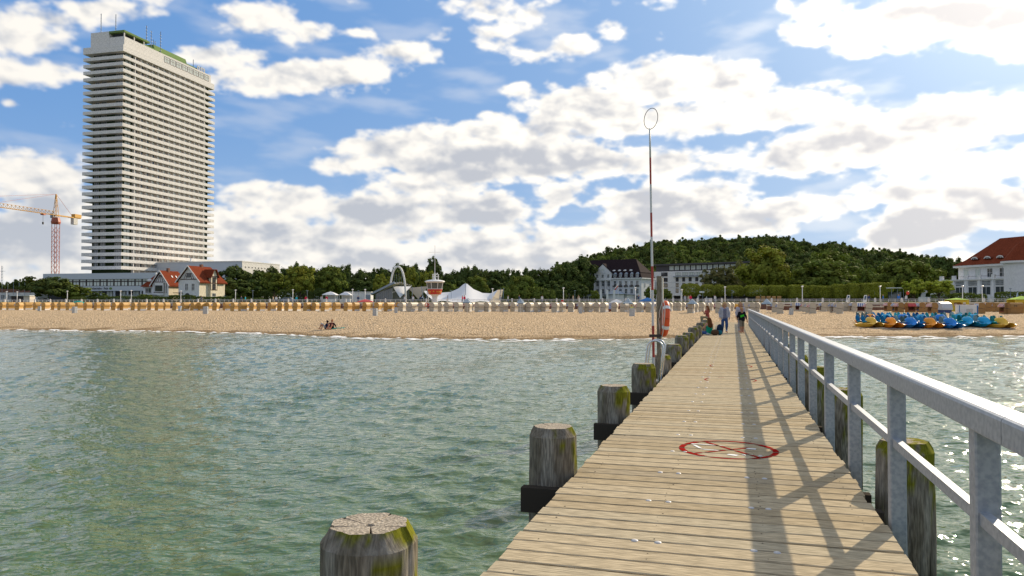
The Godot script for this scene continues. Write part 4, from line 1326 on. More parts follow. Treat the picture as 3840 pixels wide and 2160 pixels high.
func build_casino() -> void:
	var K := thing("casino", "white villa-like casino with high red tiled roof, terrace and lattice windows", "building", Vector3(123.4, 0, -210.0), -1.2985)
	var L := 44.0
	var D := 16.0
	obj("upper_wall", Mb.new().span(Vector3(0, 8.8, -D), Vector3(L, 12.6, 0)), M.render_white, K)
	obj("eaves", Mb.new().span(Vector3(-0.9, 12.2, -D - 0.9), Vector3(L + 0.9, 12.75, 0.9)), M.white_frame, K)
	var rf := Mb.new()
	# hipped roof with a kick at the eaves
	var y0 := 12.75
	var y1 := 14.2
	var a := [Vector3(-1.0, y0, 1.0), Vector3(L + 1, y0, 1.0), Vector3(L + 1, y0, -D - 1), Vector3(-1.0, y0, -D - 1)]
	var b := [Vector3(1.1, y1, -1.2), Vector3(L - 1.1, y1, -1.2), Vector3(L - 1.1, y1, -D + 1.2), Vector3(1.1, y1, -D + 1.2)]
	for i in 4: rf.quad(a[i], a[(i + 1) % 4], b[(i + 1) % 4], b[i])
	var r0 := Vector3(6.0, 20.1, -D / 2)
	var r1 := Vector3(L - 6.0, 20.1, -D / 2)
	rf.quad(b[0], b[1], r1, r0)
	rf.tri(b[1], b[2], r1)
	rf.quad(b[2], b[3], r0, r1)
	rf.tri(b[3], b[0], r0)
	var roof := obj("roof", rf, M.roof_red, K)
	for x in [4.6, 8.6, 12.4]:
		var arc := PackedVector2Array()
		for i in 11: arc.append(Vector2(cos(PI * i / 10.0) * 1.2, sin(PI * i / 10.0) * 0.75))
		var dm := obj("eyebrow_dormer", Mb.new().prism(arc, 2.6, Transform3D(Basis(), Vector3(x, 14.3, -3.3))), M.roof_red, roof)
		var fr := PackedVector2Array()
		for i in 11: fr.append(Vector2(cos(PI * i / 10.0) * 1.05, sin(PI * i / 10.0) * 0.70))
		for i in 11: fr.append(Vector2(cos(PI * (10 - i) / 10.0) * 0.72, 0.12 + sin(PI * (10 - i) / 10.0) * 0.30))
		obj("dormer_frame", Mb.new().prism(fr, 0.1, Transform3D(Basis(), Vector3(x, 14.3, -0.7))), M.white_frame, roof)
		obj("dormer_pane", Mb.new().box(Vector3(x, 14.52, -0.69), Vector3(1.3, 0.30, 0.04)), M.glass, roof)
		for bx in [-0.25, 0.25]: obj("dormer_bar", Mb.new().box(Vector3(x + bx, 14.52, -0.655), Vector3(0.09, 0.5, 0.05)), M.white_frame, roof)
	for k in 9: win(K, window_mesh(1.5, 2.2, 2, 2, "white_frame", "curtained_glass" if k < 2 else "glass"), Vector3(2.6 + k * 3.7, 10.5, 0.005))
	# lower storey, wider, with the terrace on top
	obj("lower_wall", Mb.new().span(Vector3(-2.6, 4.0, -D), Vector3(L, 8.6, 3.6)), M.render_white, K)
	obj("terrace_edge", Mb.new().span(Vector3(-3.0, 8.6, -D), Vector3(L, 8.85, 4.1)), M.white_frame, K)
	for k in 9:
		var x := -2.2 + k * 4.1
		obj("terrace_pier", Mb.new().span(Vector3(x - 0.45, 8.85, 3.1), Vector3(x + 0.45, 9.9, 3.8)), M.render_white, K)
		obj("terrace_rail", Mb.new().span(Vector3(x + 0.45, 9.55, 3.4), Vector3(x + 3.65, 9.62, 3.46)), M.dark_frame, K)
		win(K, window_mesh(2.6, 1.2, 7, 3, "white_frame", "glass", 0.06), Vector3(x + 2.0, 7.7, 3.605))
		win(K, window_mesh(2.6, 2.0, 2, 1, "white_frame", "glass"), Vector3(x + 2.0, 5.7, 3.605))
		obj("pilaster", Mb.new().span(Vector3(x - 0.3, 4.2, 3.6), Vector3(x + 0.3, 8.6, 3.85)), M.white_frame, K)
	# rounded bay at the far right of the view
	obj("round_bay", Mb.new().smooth(1).lathe([Vector2(4.2, 2.7), Vector2(4.2, 12.6)], 28, Vector3(20.5, 0, 1.0)), M.render_white, K)
	obj("bay_eaves", Mb.new().lathe([Vector2(4.2, 12.3), Vector2(4.9, 12.5), Vector2(4.9, 13.0), Vector2(4.2, 13.0)], 28, Vector3(20.5, 0, 1.0)), M.white_frame, K)
	obj("bay_roof", Mb.new().smooth(1).lathe([Vector2(4.9, 13.0), Vector2(3.4, 14.6), Vector2(1.5, 17.2), Vector2(0.01, 18.2)], 28, Vector3(20.5, 0, 1.0)), M.roof_red, K)
	# curved white garden stair
	var stp := obj("stair_block", Mb.new().span(Vector3(-2.6, 2.6, 3.6), Vector3(L, 4.2, 6.5)), M.render_white, K)
	var curve := PackedVector2Array([Vector2(0, 2.6), Vector2(12, 2.6), Vector2(12, 3.2), Vector2(9, 3.4), Vector2(6, 4.2), Vector2(3, 5.2), Vector2(0, 5.4)])
	obj("stair_cheek", Mb.new().prism(curve, 0.5, Transform3D(Basis(), Vector3(1.0, 0, 7.2))), M.render_white, K)
	obj("stair_cheek", Mb.new().prism(curve, 0.5, Transform3D(Basis(), Vector3(1.0, 0, 10.0))), M.render_white, K)

func build_crane() -> void:
	var C := thing("tower_crane", "yellow and red tower crane standing left of the hotel tower", "crane", Vector3(-228.5, 0, -380.0), 0.0)
	var mast := Mb.new()
	var h := 42.0
	var w := 1.25
	for s in [[-w, -w], [w, -w], [w, w], [-w, w]]: mast.bar(Vector3(s[0], 3, s[1]), Vector3(s[0], h, s[1]), 0.2, 0.2, Vector3.RIGHT)
	var y := 3.0
	var fl := 1.0
	while y < h - 2.5:
		for e in [[Vector3(-w, 0, w), Vector3(w, 0, w)], [Vector3(w, 0, w), Vector3(w, 0, -w)], [Vector3(-w, 0, -w), Vector3(-w, 0, w)], [Vector3(w, 0, -w), Vector3(-w, 0, -w)]]:
			mast.bar(e[0] + Vector3(0, y, 0), e[1] + Vector3(0, y, 0), 0.12, 0.12)
			mast.bar(e[0] + Vector3(0, y, 0), e[1] + Vector3(0, y + 2.5, 0), 0.12, 0.12)
		y += 2.5
	obj("mast", mast, M.crane_red, C)
	obj("slewing_ring", Mb.new().lathe([Vector2(2.0, h), Vector2(2.2, h + 1.0), Vector2(1.7, h + 3.2)], 12), M.crane_red, C)
	obj("cab", Mb.new().span(Vector3(-2.4, h + 3.0, -0.8), Vector3(-0.9, h + 5.2, 0.8)), M.zinc, C)
	var d := Vector3(-0.2, 0, 0.98).normalized()
	var side := d.cross(Vector3.UP)
	var jy := h + 4.4
	var top := Vector3(0, h + 15.0, 0)
	var head := Mb.new()
	for s in [[-1, -1], [1, -1], [1, 1], [-1, 1]]: head.bar(Vector3(s[0], h + 3.0, s[1]), top + Vector3(s[0], 0, s[1]) * 0.15, 0.18, 0.18, Vector3.RIGHT)
	for k in 5:
		var t0 := k / 5.0
		head.bar(Vector3(-1, h + 3, 1).lerp(top, t0), Vector3(1, h + 3, 1).lerp(top, minf(t0 + 0.15, 1)), 0.11, 0.11)
		head.bar(Vector3(1, h + 3, 1).lerp(top, t0), Vector3(1, h + 3, -1).lerp(top, minf(t0 + 0.15, 1)), 0.11, 0.11)
	obj("tower_head", head, M.crane_yellow, C)
	var jib := Mb.new()
	var n := 24
	var A := func(i: float) -> Vector3: return d * (1.0 + i * 2.2) + Vector3(0, jy + 1.9, 0)
	var B := func(i: float, s: float) -> Vector3: return d * (1.0 + i * 2.2) + side * s + Vector3(0, jy, 0)
	jib.bar(A.call(0), A.call(n), 0.16, 0.16)
	for s in [-0.75, 0.75]: jib.bar(B.call(0, s), B.call(n, s), 0.17, 0.17)
	for i in n:
		for s in [-0.75, 0.75]:
			jib.bar(B.call(i, s), A.call(i + 0.5), 0.1, 0.1)
			jib.bar(A.call(i + 0.5), B.call(i + 1, s), 0.1, 0.1)
		jib.bar(B.call(i, -0.75), B.call(i + 1, 0.75), 0.09, 0.09)
	obj("jib", jib, M.crane_yellow, C)
	var cj := Mb.new()
	for s in [-0.7, 0.7]: cj.bar(Vector3(0, jy, 0) + side * s, d * -15.5 + side * s + Vector3(0, jy, 0), 0.3, 0.5)
	for i in 7: cj.bar(d * (-2.2 * i) + side * -0.7 + Vector3(0, jy, 0), d * (-2.2 * i) + side * 0.7 + Vector3(0, jy, 0), 0.12, 0.12)
	obj("counter_jib", cj, M.crane_yellow, C)
	obj("winch", Mb.new().box(d * -13.5 + Vector3(0, jy + 1.0, 0), Vector3(2.2, 1.8, 4.4), Basis(Vector3.UP, atan2(d.x, d.z))), M.crane_yellow, C)
	obj("counterweight", Mb.new().box(d * -12.0 + Vector3(0, jy - 1.9, 0), Vector3(1.9, 3.2, 2.6), Basis(Vector3.UP, atan2(d.x, d.z))), M.concrete, C)
	for e in [[A.call(15.0), 0], [A.call(23.0), 0], [d * -11.0 + Vector3(0, jy + 0.4, 0), 0]]: obj("tie_bar", Mb.new().bar(top, e[0], 0.1, 0.1), M.crane_red, C)
	obj("trolley", Mb.new().box(d * 8.0 + Vector3(0, jy - 0.5, 0), Vector3(1.6, 0.6, 1.8)), M.crane_red, C)
	obj("hook_block", Mb.new().bar(d * 8.0 + Vector3(0, jy - 0.5, 0), d * 8.0 + Vector3(0, jy - 4.4, 0), 0.1, 0.1).box(d * 8.0 + Vector3(0, jy - 4.8, 0), Vector3(0.6, 1.2, 0.5)), M.black, C)
	# far lattice mast at the very left
	var F := thing("radio_mast", "thin distant lattice mast at the far left edge above the trees", "mast", spot(5, 420, 3.0))
	var fm := Mb.new()
	for s in [[-0.5, -0.5], [0.5, -0.5], [0, 0.5]]: fm.bar(Vector3(s[0], 0, s[1]), Vector3(s[0] * 0.6, 20, s[1] * 0.6), 0.14, 0.14, Vector3.RIGHT)
	for i in 12: fm.bar(Vector3(-0.5, i * 1.65, -0.5), Vector3(0.5, i * 1.65 + 0.8, -0.5), 0.1, 0.1)
	obj("lattice", fm, M.zinc, F)
	obj("cross_arm", Mb.new().bar(Vector3(-2, 17, 0), Vector3(2, 17, 0), 0.14, 0.14), M.zinc, F)

func tri_sail(pts: Array, sag: float) -> Mb:   # a stretched membrane between three or four points
	var mb := Mb.new().smooth(1)
	var n := 8
	var g := []
	for i in n + 1:
		var row := []
		for j in n + 1:
			var u := i / float(n)
			var v := j / float(n)
			var p: Vector3
			if pts.size() == 3: p = pts[0].lerp(pts[1].lerp(pts[2], v), u)
			else: p = pts[0].lerp(pts[1], v).lerp(pts[3].lerp(pts[2], v), u)
			p.y -= sag * sin(PI * u) * sin(PI * v) * 1.0
			row.append(p)
		g.append(row)
	for i in n:
		for j in n:
			mb.quad(g[i][j], g[i][j + 1], g[i + 1][j + 1], g[i + 1][j])
	return mb

func build_pavilion() -> void:
	mat("membrane_white", lin(0.66, 0.66, 0.66), 0.8)
	mat("membrane_tan", lin(0.40, 0.34, 0.25), 0.8)
	mat("roof_cream", lin(0.52, 0.48, 0.38), 0.8)
	# white parabolic arch
	var Z := 202.0
	var a0 := spot(1462, Z, 2.6)
	var a1 := spot(1521, Z, 2.6)
	var A := thing("white_arch", "slender white steel arch rising over the wavy-roofed pavilion", "arch", (a0 + a1) * 0.5)
	var h := 9.6
	var w := a1.x - a0.x
	var pts := []
	for i in 25:
		var t := PI * i / 24.0
		pts.append(Vector3(-cos(t) * w / 2 - (1.0 - sin(t)) * 0.0, pow(sin(t), 0.75) * h, 0))
	obj("arch_tube", Mb.new().smooth(1).tube(pts, 0.26, 8), M.white_frame, A)
	for k in 4: obj("cable", Mb.new().tube([Vector3(-1.0 + k * 0.65, 7.8, 0), Vector3(-1.0 + k * 0.65, 4.2, -1.0)], 0.03, 4), M.zinc, A)
	# pavilion with a rising folded roof
	var P := thing("beach_pavilion", "glazed pavilion with a rising zigzag folded roof under the white arch", "pavilion")
	var r := Mb.new()
	var nf := 9
	var low := []
	var hig := []
	for i in nf * 2 + 1:
		var t := i / float(nf * 2)
		var zz := 0.0 if i % 2 == 0 else -0.55
		low.append(spot(lerpf(1392, 1440, t), lerpf(204, 216, t), 4.9 + zz * 0.4))
		hig.append(spot(lerpf(1478, 1545, t), lerpf(198, 214, t), 8.3 + zz - absf(t - 0.4) * 1.2))
	for i in nf * 2:
		r.quad(low[i], hig[i], hig[i + 1], low[i + 1])
		r.quad(low[i + 1] - Vector3(0, 0.15, 0), hig[i + 1] - Vector3(0, 0.15, 0), hig[i] - Vector3(0, 0.15, 0), low[i] - Vector3(0, 0.15, 0))
	var roof := obj("folded_roof", r, M.roof_cream, P)
	obj("roof_beam", Mb.new().bar(low[0], hig[0], 0.3, 0.55), M.zinc, roof)
	obj("fascia", Mb.new().bar(hig[0], hig[1] + Vector3(0, 0.3, 0), 0.2, 0.4), M.zinc, roof)
	var gl := Mb.new()
	var g0 := spot(1410, 203, 2.6)
	var g1 := spot(1470, 201, 2.6)
	var g2 := spot(1535, 212, 2.6)
	gl.quad(g0, g1, g1 + Vector3(0, 4.6, 0), g0 + Vector3(0, 2.3, 0))
	gl.quad(g1, g2, g2 + Vector3(0, 4.9, 0), g1 + Vector3(0, 4.6, 0))
	obj("glazing", gl, M.glass, P)
	for i in 9:
		var q := g0.lerp(g1, i / 8.0)
		obj("mullion", Mb.new().bar(q, q + Vector3(0, lerpf(2.3, 4.6, i / 8.0), 0), 0.12, 0.12), M.zinc, P)
	# sails
	var S := thing("shade_sail", "white triangular shade sail pointing down below the zigzag roof", "shade sail")
	obj("membrane", tri_sail([spot(1500, 200, 3.9), spot(1473, 201, 6.9), spot(1542, 206, 7.0)], -0.5), M.membrane_white, S)
	S = thing("shade_sail", "tan shade sail stretched between masts left of the watch tower", "shade sail")
	obj("membrane", tri_sail([spot(1569, 204, 3.5), spot(1530, 206, 6.6), spot(1606, 208, 7.1)], -0.4), M.membrane_tan, S)
	for q in [[1546, 204, 1546, 6.8], [1590, 204, 1580, 7.0], [1597, 203, 1606, 7.0]]:
		obj("mast", Mb.new().tube([spot(q[0], q[1], 2.6), spot(q[2], q[1], q[3])], 0.1, 6), M.zinc, S)
	# the big white tent
	var T := thing("tent_roof", "long white peaked tent roof stretched behind the watch tower", "tent")
	var mb := Mb.new().smooth(1)
	var tops := [[1585, 6.1], [1640, 5.3], [1690, 5.6], [1720, 6.6], [1737, 7.7], [1745, 8.0], [1753, 7.8], [1775, 6.4], [1810, 5.3], [1840, 5.2], [1867, 6.2]]
	var lows := [[1640, 2.9], [1655, 3.1], [1680, 3.0], [1700, 2.75], [1718, 2.6], [1735, 2.65], [1755, 2.75], [1778, 2.8], [1800, 3.0], [1822, 2.9], [1837, 2.65]]
	var rows := 6
	var gr := []
	for i in tops.size():
		var row := []
		for k in rows + 1:
			var t := k / float(rows)
			var p0 := spot(tops[i][0], 212, tops[i][1])
			var p1 := spot(lows[i][0], 200, lows[i][1])
			var p := p0.lerp(p1, t)
			p.y -= 0.55 * sin(PI * t)
			row.append(p)
		gr.append(row)
	for i in tops.size() - 1:
		for k in rows: mb.quad(gr[i][k + 1], gr[i + 1][k + 1], gr[i + 1][k], gr[i][k])
	obj("membrane", mb, M.membrane_white, T)
	obj("end_flap", tri_sail([spot(1867, 212, 6.2), spot(1887, 214, 6.3), spot(1876, 205, 2.7), spot(1837, 200, 2.65)], 0.2), M.membrane_tan, T)
	for q in [[1885, 208, 1889, 6.6], [1871, 206, 1878, 6.4], [1745, 206, 1745, 7.9]]: obj("mast", Mb.new().tube([spot(q[0], q[1], 2.6), spot(q[2], q[1], q[3])], 0.1, 6), M.zinc, T)

func build_watch_tower() -> void:
	var p := spot(1630.5, 163, 1.2)
	var W := thing("watch_tower", "white lifeguard watch tower with red band, yellow letters and a signal mast", "lifeguard tower", p)
	var k := 163.0 / 2850.0
	obj("pedestal", Mb.new().smooth(1).lathe([Vector2(0.56, 0), Vector2(0.56, 2.2), Vector2(0.62, 2.7), Vector2(0.85, 3.0), Vector2(1.28, 3.18)], 20), M.gloss_white, W)
	# eight-sided cab, wider at the top
	var oct := func(r: float, y: float, i: int) -> Vector3:
		var a := TAU * (i + 0.5) / 8.0 + 0.06
		return Vector3(sin(a) * r, y, cos(a) * r)
	var band := Mb.new().lathe([Vector2(1.32, 3.17), Vector2(1.36, 3.2), Vector2(1.6, 4.28)], 24)
	obj("red_band", band, M.rescue_red, W)
	obj("cab_floor", Mb.new().lathe([Vector2(1.62, 4.28), Vector2(1.68, 4.30), Vector2(1.68, 4.38), Vector2(0.01, 4.38)], 24), M.gloss_white, W)
	for i in 8:
		obj("window_post", Mb.new().bar(oct.call(1.62, 4.36, i), oct.call(1.84, 5.75, i), 0.1, 0.1), M.gloss_white, W)
		var a: Vector3 = oct.call(1.58, 4.38, i)
		var b: Vector3 = oct.call(1.58, 4.38, i + 1)
		var c: Vector3 = oct.call(1.80, 5.7, i + 1)
		var d: Vector3 = oct.call(1.80, 5.7, i)
		obj("window", Mb.new().quad2(a, b, c, d), M.tower_glass, W)
	obj("roof", Mb.new().smooth(1).lathe([Vector2(1.5, 5.62), Vector2(1.92, 5.7), Vector2(2.14, 5.86), Vector2(2.16, 5.98), Vector2(2.0, 6.06), Vector2(1.2, 6.28), Vector2(0.01, 6.36)], 28), M.gloss_white, W)
	obj("mast_foot", Mb.new().lathe([Vector2(0.3, 6.3), Vector2(0.12, 7.7), Vector2(0.01, 7.72)], 10), M.gloss_white, W)
	var rl := Mb.new()
	for q in [Vector3(-0.42, 0, 0.5), Vector3(0.72, 0, 0.5), Vector3(0.72, 0, -0.5), Vector3(-0.42, 0, -0.5)]: rl.bar(q + Vector3(0, 6.25, 0), q + Vector3(0, 7.5, 0), 0.08, 0.08, Vector3.RIGHT)
	for y in [7.0, 7.46]:
		for z in [-0.5, 0.5]: rl.bar(Vector3(-0.55, y, z), Vector3(0.85, y, z), 0.07, 0.07)
		for x in [-0.42, 0.72]: rl.bar(Vector3(x, y, -0.5), Vector3(x, y, 0.5), 0.07, 0.07)
	obj("roof_rail", rl, M.gloss_white, W)
	var mast := Mb.new().tube([Vector3(0, 7.6, 0), Vector3(0, 13.7, 0)], [0.075, 0.04], 6)
	mast.bar(Vector3(-1.25, 12.2, 0), Vector3(1.25, 12.25, 0), 0.05, 0.05).bar(Vector3(-0.3, 7.72, 0), Vector3(0.3, 7.72, 0), 0.06, 0.06)
	obj("signal_mast", mast, M.gloss_white, W)
	# yellow lettering wrapped round the band
	var put := func(s: String, ang: float, size: float, y: float) -> void:
		var r := 1.36 + (y - 3.2) * 0.222 + 0.012
		inst("lettering", text_mesh(s, size, 0.02), M.rescue_yellow, W, Transform3D(Basis(Vector3.UP, ang) * Basis(Vector3.RIGHT, -0.20), Vector3(sin(ang) * r, y, cos(ang) * r)))
	for q in [["D", 0.42], ["L", 0.66], ["R", 0.90], ["G", 1.16], ["G", -0.62], ["R", -0.88], ["L", -1.14], ["D", -1.4]]: put.call(q[0], q[1], 0.36, 3.82)
	for q in [["I", -0.12], ["I", -0.03]]: put.call(q[0], q[1], 0.36, 3.86)
	for q in [["TRA", 0.5], ["VEM", 0.78], ["UNDE", 1.07], ["NDE", -0.72], ["EMU", -0.98]]: put.call(q[0], q[1], 0.13, 3.46)


# ---------- trees ----------
func leaf_quad(mb: Mb, p: Vector3, nrm: Vector3, s: float, r: RandomNumberGenerator) -> void:
	var x := nrm.cross(Vector3(r.randfn(), r.randfn(), r.randfn())).normalized()
	var y := nrm.cross(x).normalized()
	var a := x * s * r.randf_range(0.7, 1.2)
	var b := y * s * r.randf_range(0.5, 0.9)
	mb.quad(p - a * 0.9 - b * 0.3, p + b * -0.8, p + a, p + b)

func crown_mesh(kind: String, sd: int) -> ArrayMesh:   # a unit crown: radius 1, from 0 to 2 high
	var key := "crown" + kind + str(sd)
	if cache.has(key): return cache[key]
	var r := RandomNumberGenerator.new()
	r.seed = sd
	var nz := noise(sd, 0.9, 3)
	var mb := Mb.new()
	var clumps := 120
	var per := 74
	var leaf := 0.075
	var cr0 := 0.15
	if kind == "tall": clumps = 110
	if kind == "sparse":
		clumps = 120
		per = 46
	if kind == "bush":
		clumps = 60
		leaf = 0.10
	for i in clumps:
		var d := Vector3(r.randfn(), r.randfn(), r.randfn()).normalized()
		var depth := pow(r.randf(), 0.30)
		if kind == "sparse": depth = pow(r.randf(), 0.5)
		var lump := 1.0 + nz.get_noise_3dv(d * 1.6) * 0.55
		var c := d * depth * lump * 0.86
		match kind:
			"tall":
				c.x *= 0.8 + 0.25 * (1.0 - absf(c.y))
				c.z *= 0.8 + 0.25 * (1.0 - absf(c.y))
			"broad":
				if c.y < 0.0:
					c.y *= 0.75
					c.x *= 1.06
					c.z *= 1.06
			"cone":
				var k := clampf(1.05 - (c.y + 1.0) * 0.42, 0.15, 1.0)
				c.x *= k
				c.z *= k
		c.y += 1.0
		var cr := cr0 * r.randf_range(0.75, 1.45)
		if kind == "sparse": cr *= 0.9
		var tone := r.randf_range(0.72, 1.25)
		var warm := r.randf_range(-0.12, 0.16)
		for k in per:
			var e := Vector3(r.randfn(), r.randfn() * 0.8, r.randfn()).normalized()
			var q := c + e * cr * pow(r.randf(), 0.4)
			if q.y < 0.02: continue
			var nn := (e + d * 0.6 + Vector3(r.randfn(), r.randfn() + 0.6, r.randfn()) * 0.55).normalized()
			var t := tone * r.randf_range(0.8, 1.2)
			mb.col = Color(t * (1.0 + warm), t, t * (1.0 - warm))
			leaf_quad(mb, q, nn, leaf * r.randf_range(0.6, 1.2), r)
	cache[key] = mb.done()
	return cache[key]

func hedge_mesh(size: Vector3, round: float, sd: int, leaf := 0.16, dens := 44.0) -> ArrayMesh:   # clipped foliage filling a rounded block that stands on y = 0
	var key := "hedge%s_%s_%d" % [size, round, sd]
	if cache.has(key): return cache[key]
	var r := RandomNumberGenerator.new()
	r.seed = sd
	var nz := noise(sd, 0.35, 3)
	var mb := Mb.new()
	var h := size * 0.5
	var area := 2.0 * (size.x * size.y + size.y * size.z + size.x * size.z)
	var count := mini(int(area * dens), 9000)
	for i in count:
		var d := Vector3(r.randf_range(-1, 1) * h.x, r.randf_range(-1, 1) * h.y, r.randf_range(-1, 1) * h.z)
		var f := r.randf() * area
		if f < 2.0 * size.x * size.y: d.z = signf(d.z) * h.z
		elif f < 2.0 * (size.x * size.y + size.y * size.z): d.x = signf(d.x) * h.x
		else: d.y = signf(d.y) * h.y
		# pull the corners in
		var inner := Vector3(clampf(d.x, -h.x + round, h.x - round), clampf(d.y, -h.y + round, h.y - round), clampf(d.z, -h.z + round, h.z - round))
		var o := d - inner
		if o.length() > round: d = inner + o.normalized() * round
		var nn := o.normalized() if o.length() > 0.01 else Vector3.UP
		d += nn * (nz.get_noise_3dv(d) * 0.3 - pow(r.randf(), 2.0) * 0.5)
		var t := r.randf_range(0.7, 1.25) * (1.0 + nz.get_noise_3dv(d * 1.7) * 0.4)
		mb.col = Color(t * 1.03, t, t * 0.9)
		leaf_quad(mb, d + Vector3(0, h.y, 0), (nn + Vector3(r.randfn(), r.randfn() + 0.4, r.randfn()) * 0.6).normalized(), leaf * r.randf_range(0.7, 1.3), r)
	cache[key] = mb.done()
	return cache[key]

func trunk_mesh(sd: int) -> ArrayMesh:   # unit trunk, 1 high, with limbs reaching up into a crown of radius 1 above it
	var key := "trunk%d" % sd
	if cache.has(key): return cache[key]
	var r := RandomNumberGenerator.new()
	r.seed = sd
	var mb := Mb.new().smooth(1)
	mb.tube([Vector3(0, -0.1, 0), Vector3(0.01, 0.4, 0), Vector3(-0.01, 1.0, 0.01), Vector3(0.02, 1.8, 0)], [0.10, 0.075, 0.065, 0.03], 7)
	for i in 7:
		var a := r.randf() * TAU
		var y := r.randf_range(0.75, 1.4)
		var d := Vector3(cos(a), 0, sin(a))
		mb.tube([Vector3(0, y, 0), d * 0.28 + Vector3(0, y + 0.3, 0), d * r.randf_range(0.5, 0.75) + Vector3(0, y + 0.8, 0)], [0.04, 0.03, 0.012], 5)
	cache[key] = mb.done()
	return cache[key]

func tree(called: String, kind: String, sd: int, u: float, vtop: float, wpx: float, dist: float, leafmat: String, label: String, group := "", stem := 0.18, base := 2.7) -> void:
	var p := spot(u, dist, base)
	var h := at(u, vtop, dist).y - base
	var w := wpx * dist / FOC
	var T := thing(called, label, "tree", p, rng.randf() * TAU, group)
	var th := h * stem
	inst("trunk", trunk_mesh(sd), M.bark, T, Transform3D(Basis.from_scale(Vector3(w * 0.42, maxf(th, 0.6), w * 0.42)), Vector3.ZERO))
	inst("crown", crown_mesh(kind, sd), M[leafmat], T, Transform3D(Basis.from_scale(Vector3(w * 0.5, (h - th) * 0.5, w * 0.5)), Vector3(0, th, 0)))

func leaf_material(key: String, r: float, g: float, b: float) -> void:
	var m := mat(key, lin(r, g, b), 0.75)
	m.vertex_color_use_as_albedo = true
	m.metallic_specular = 0.08
	m.backlight_enabled = true
	m.backlight = Color(0.45, 0.5, 0.2)


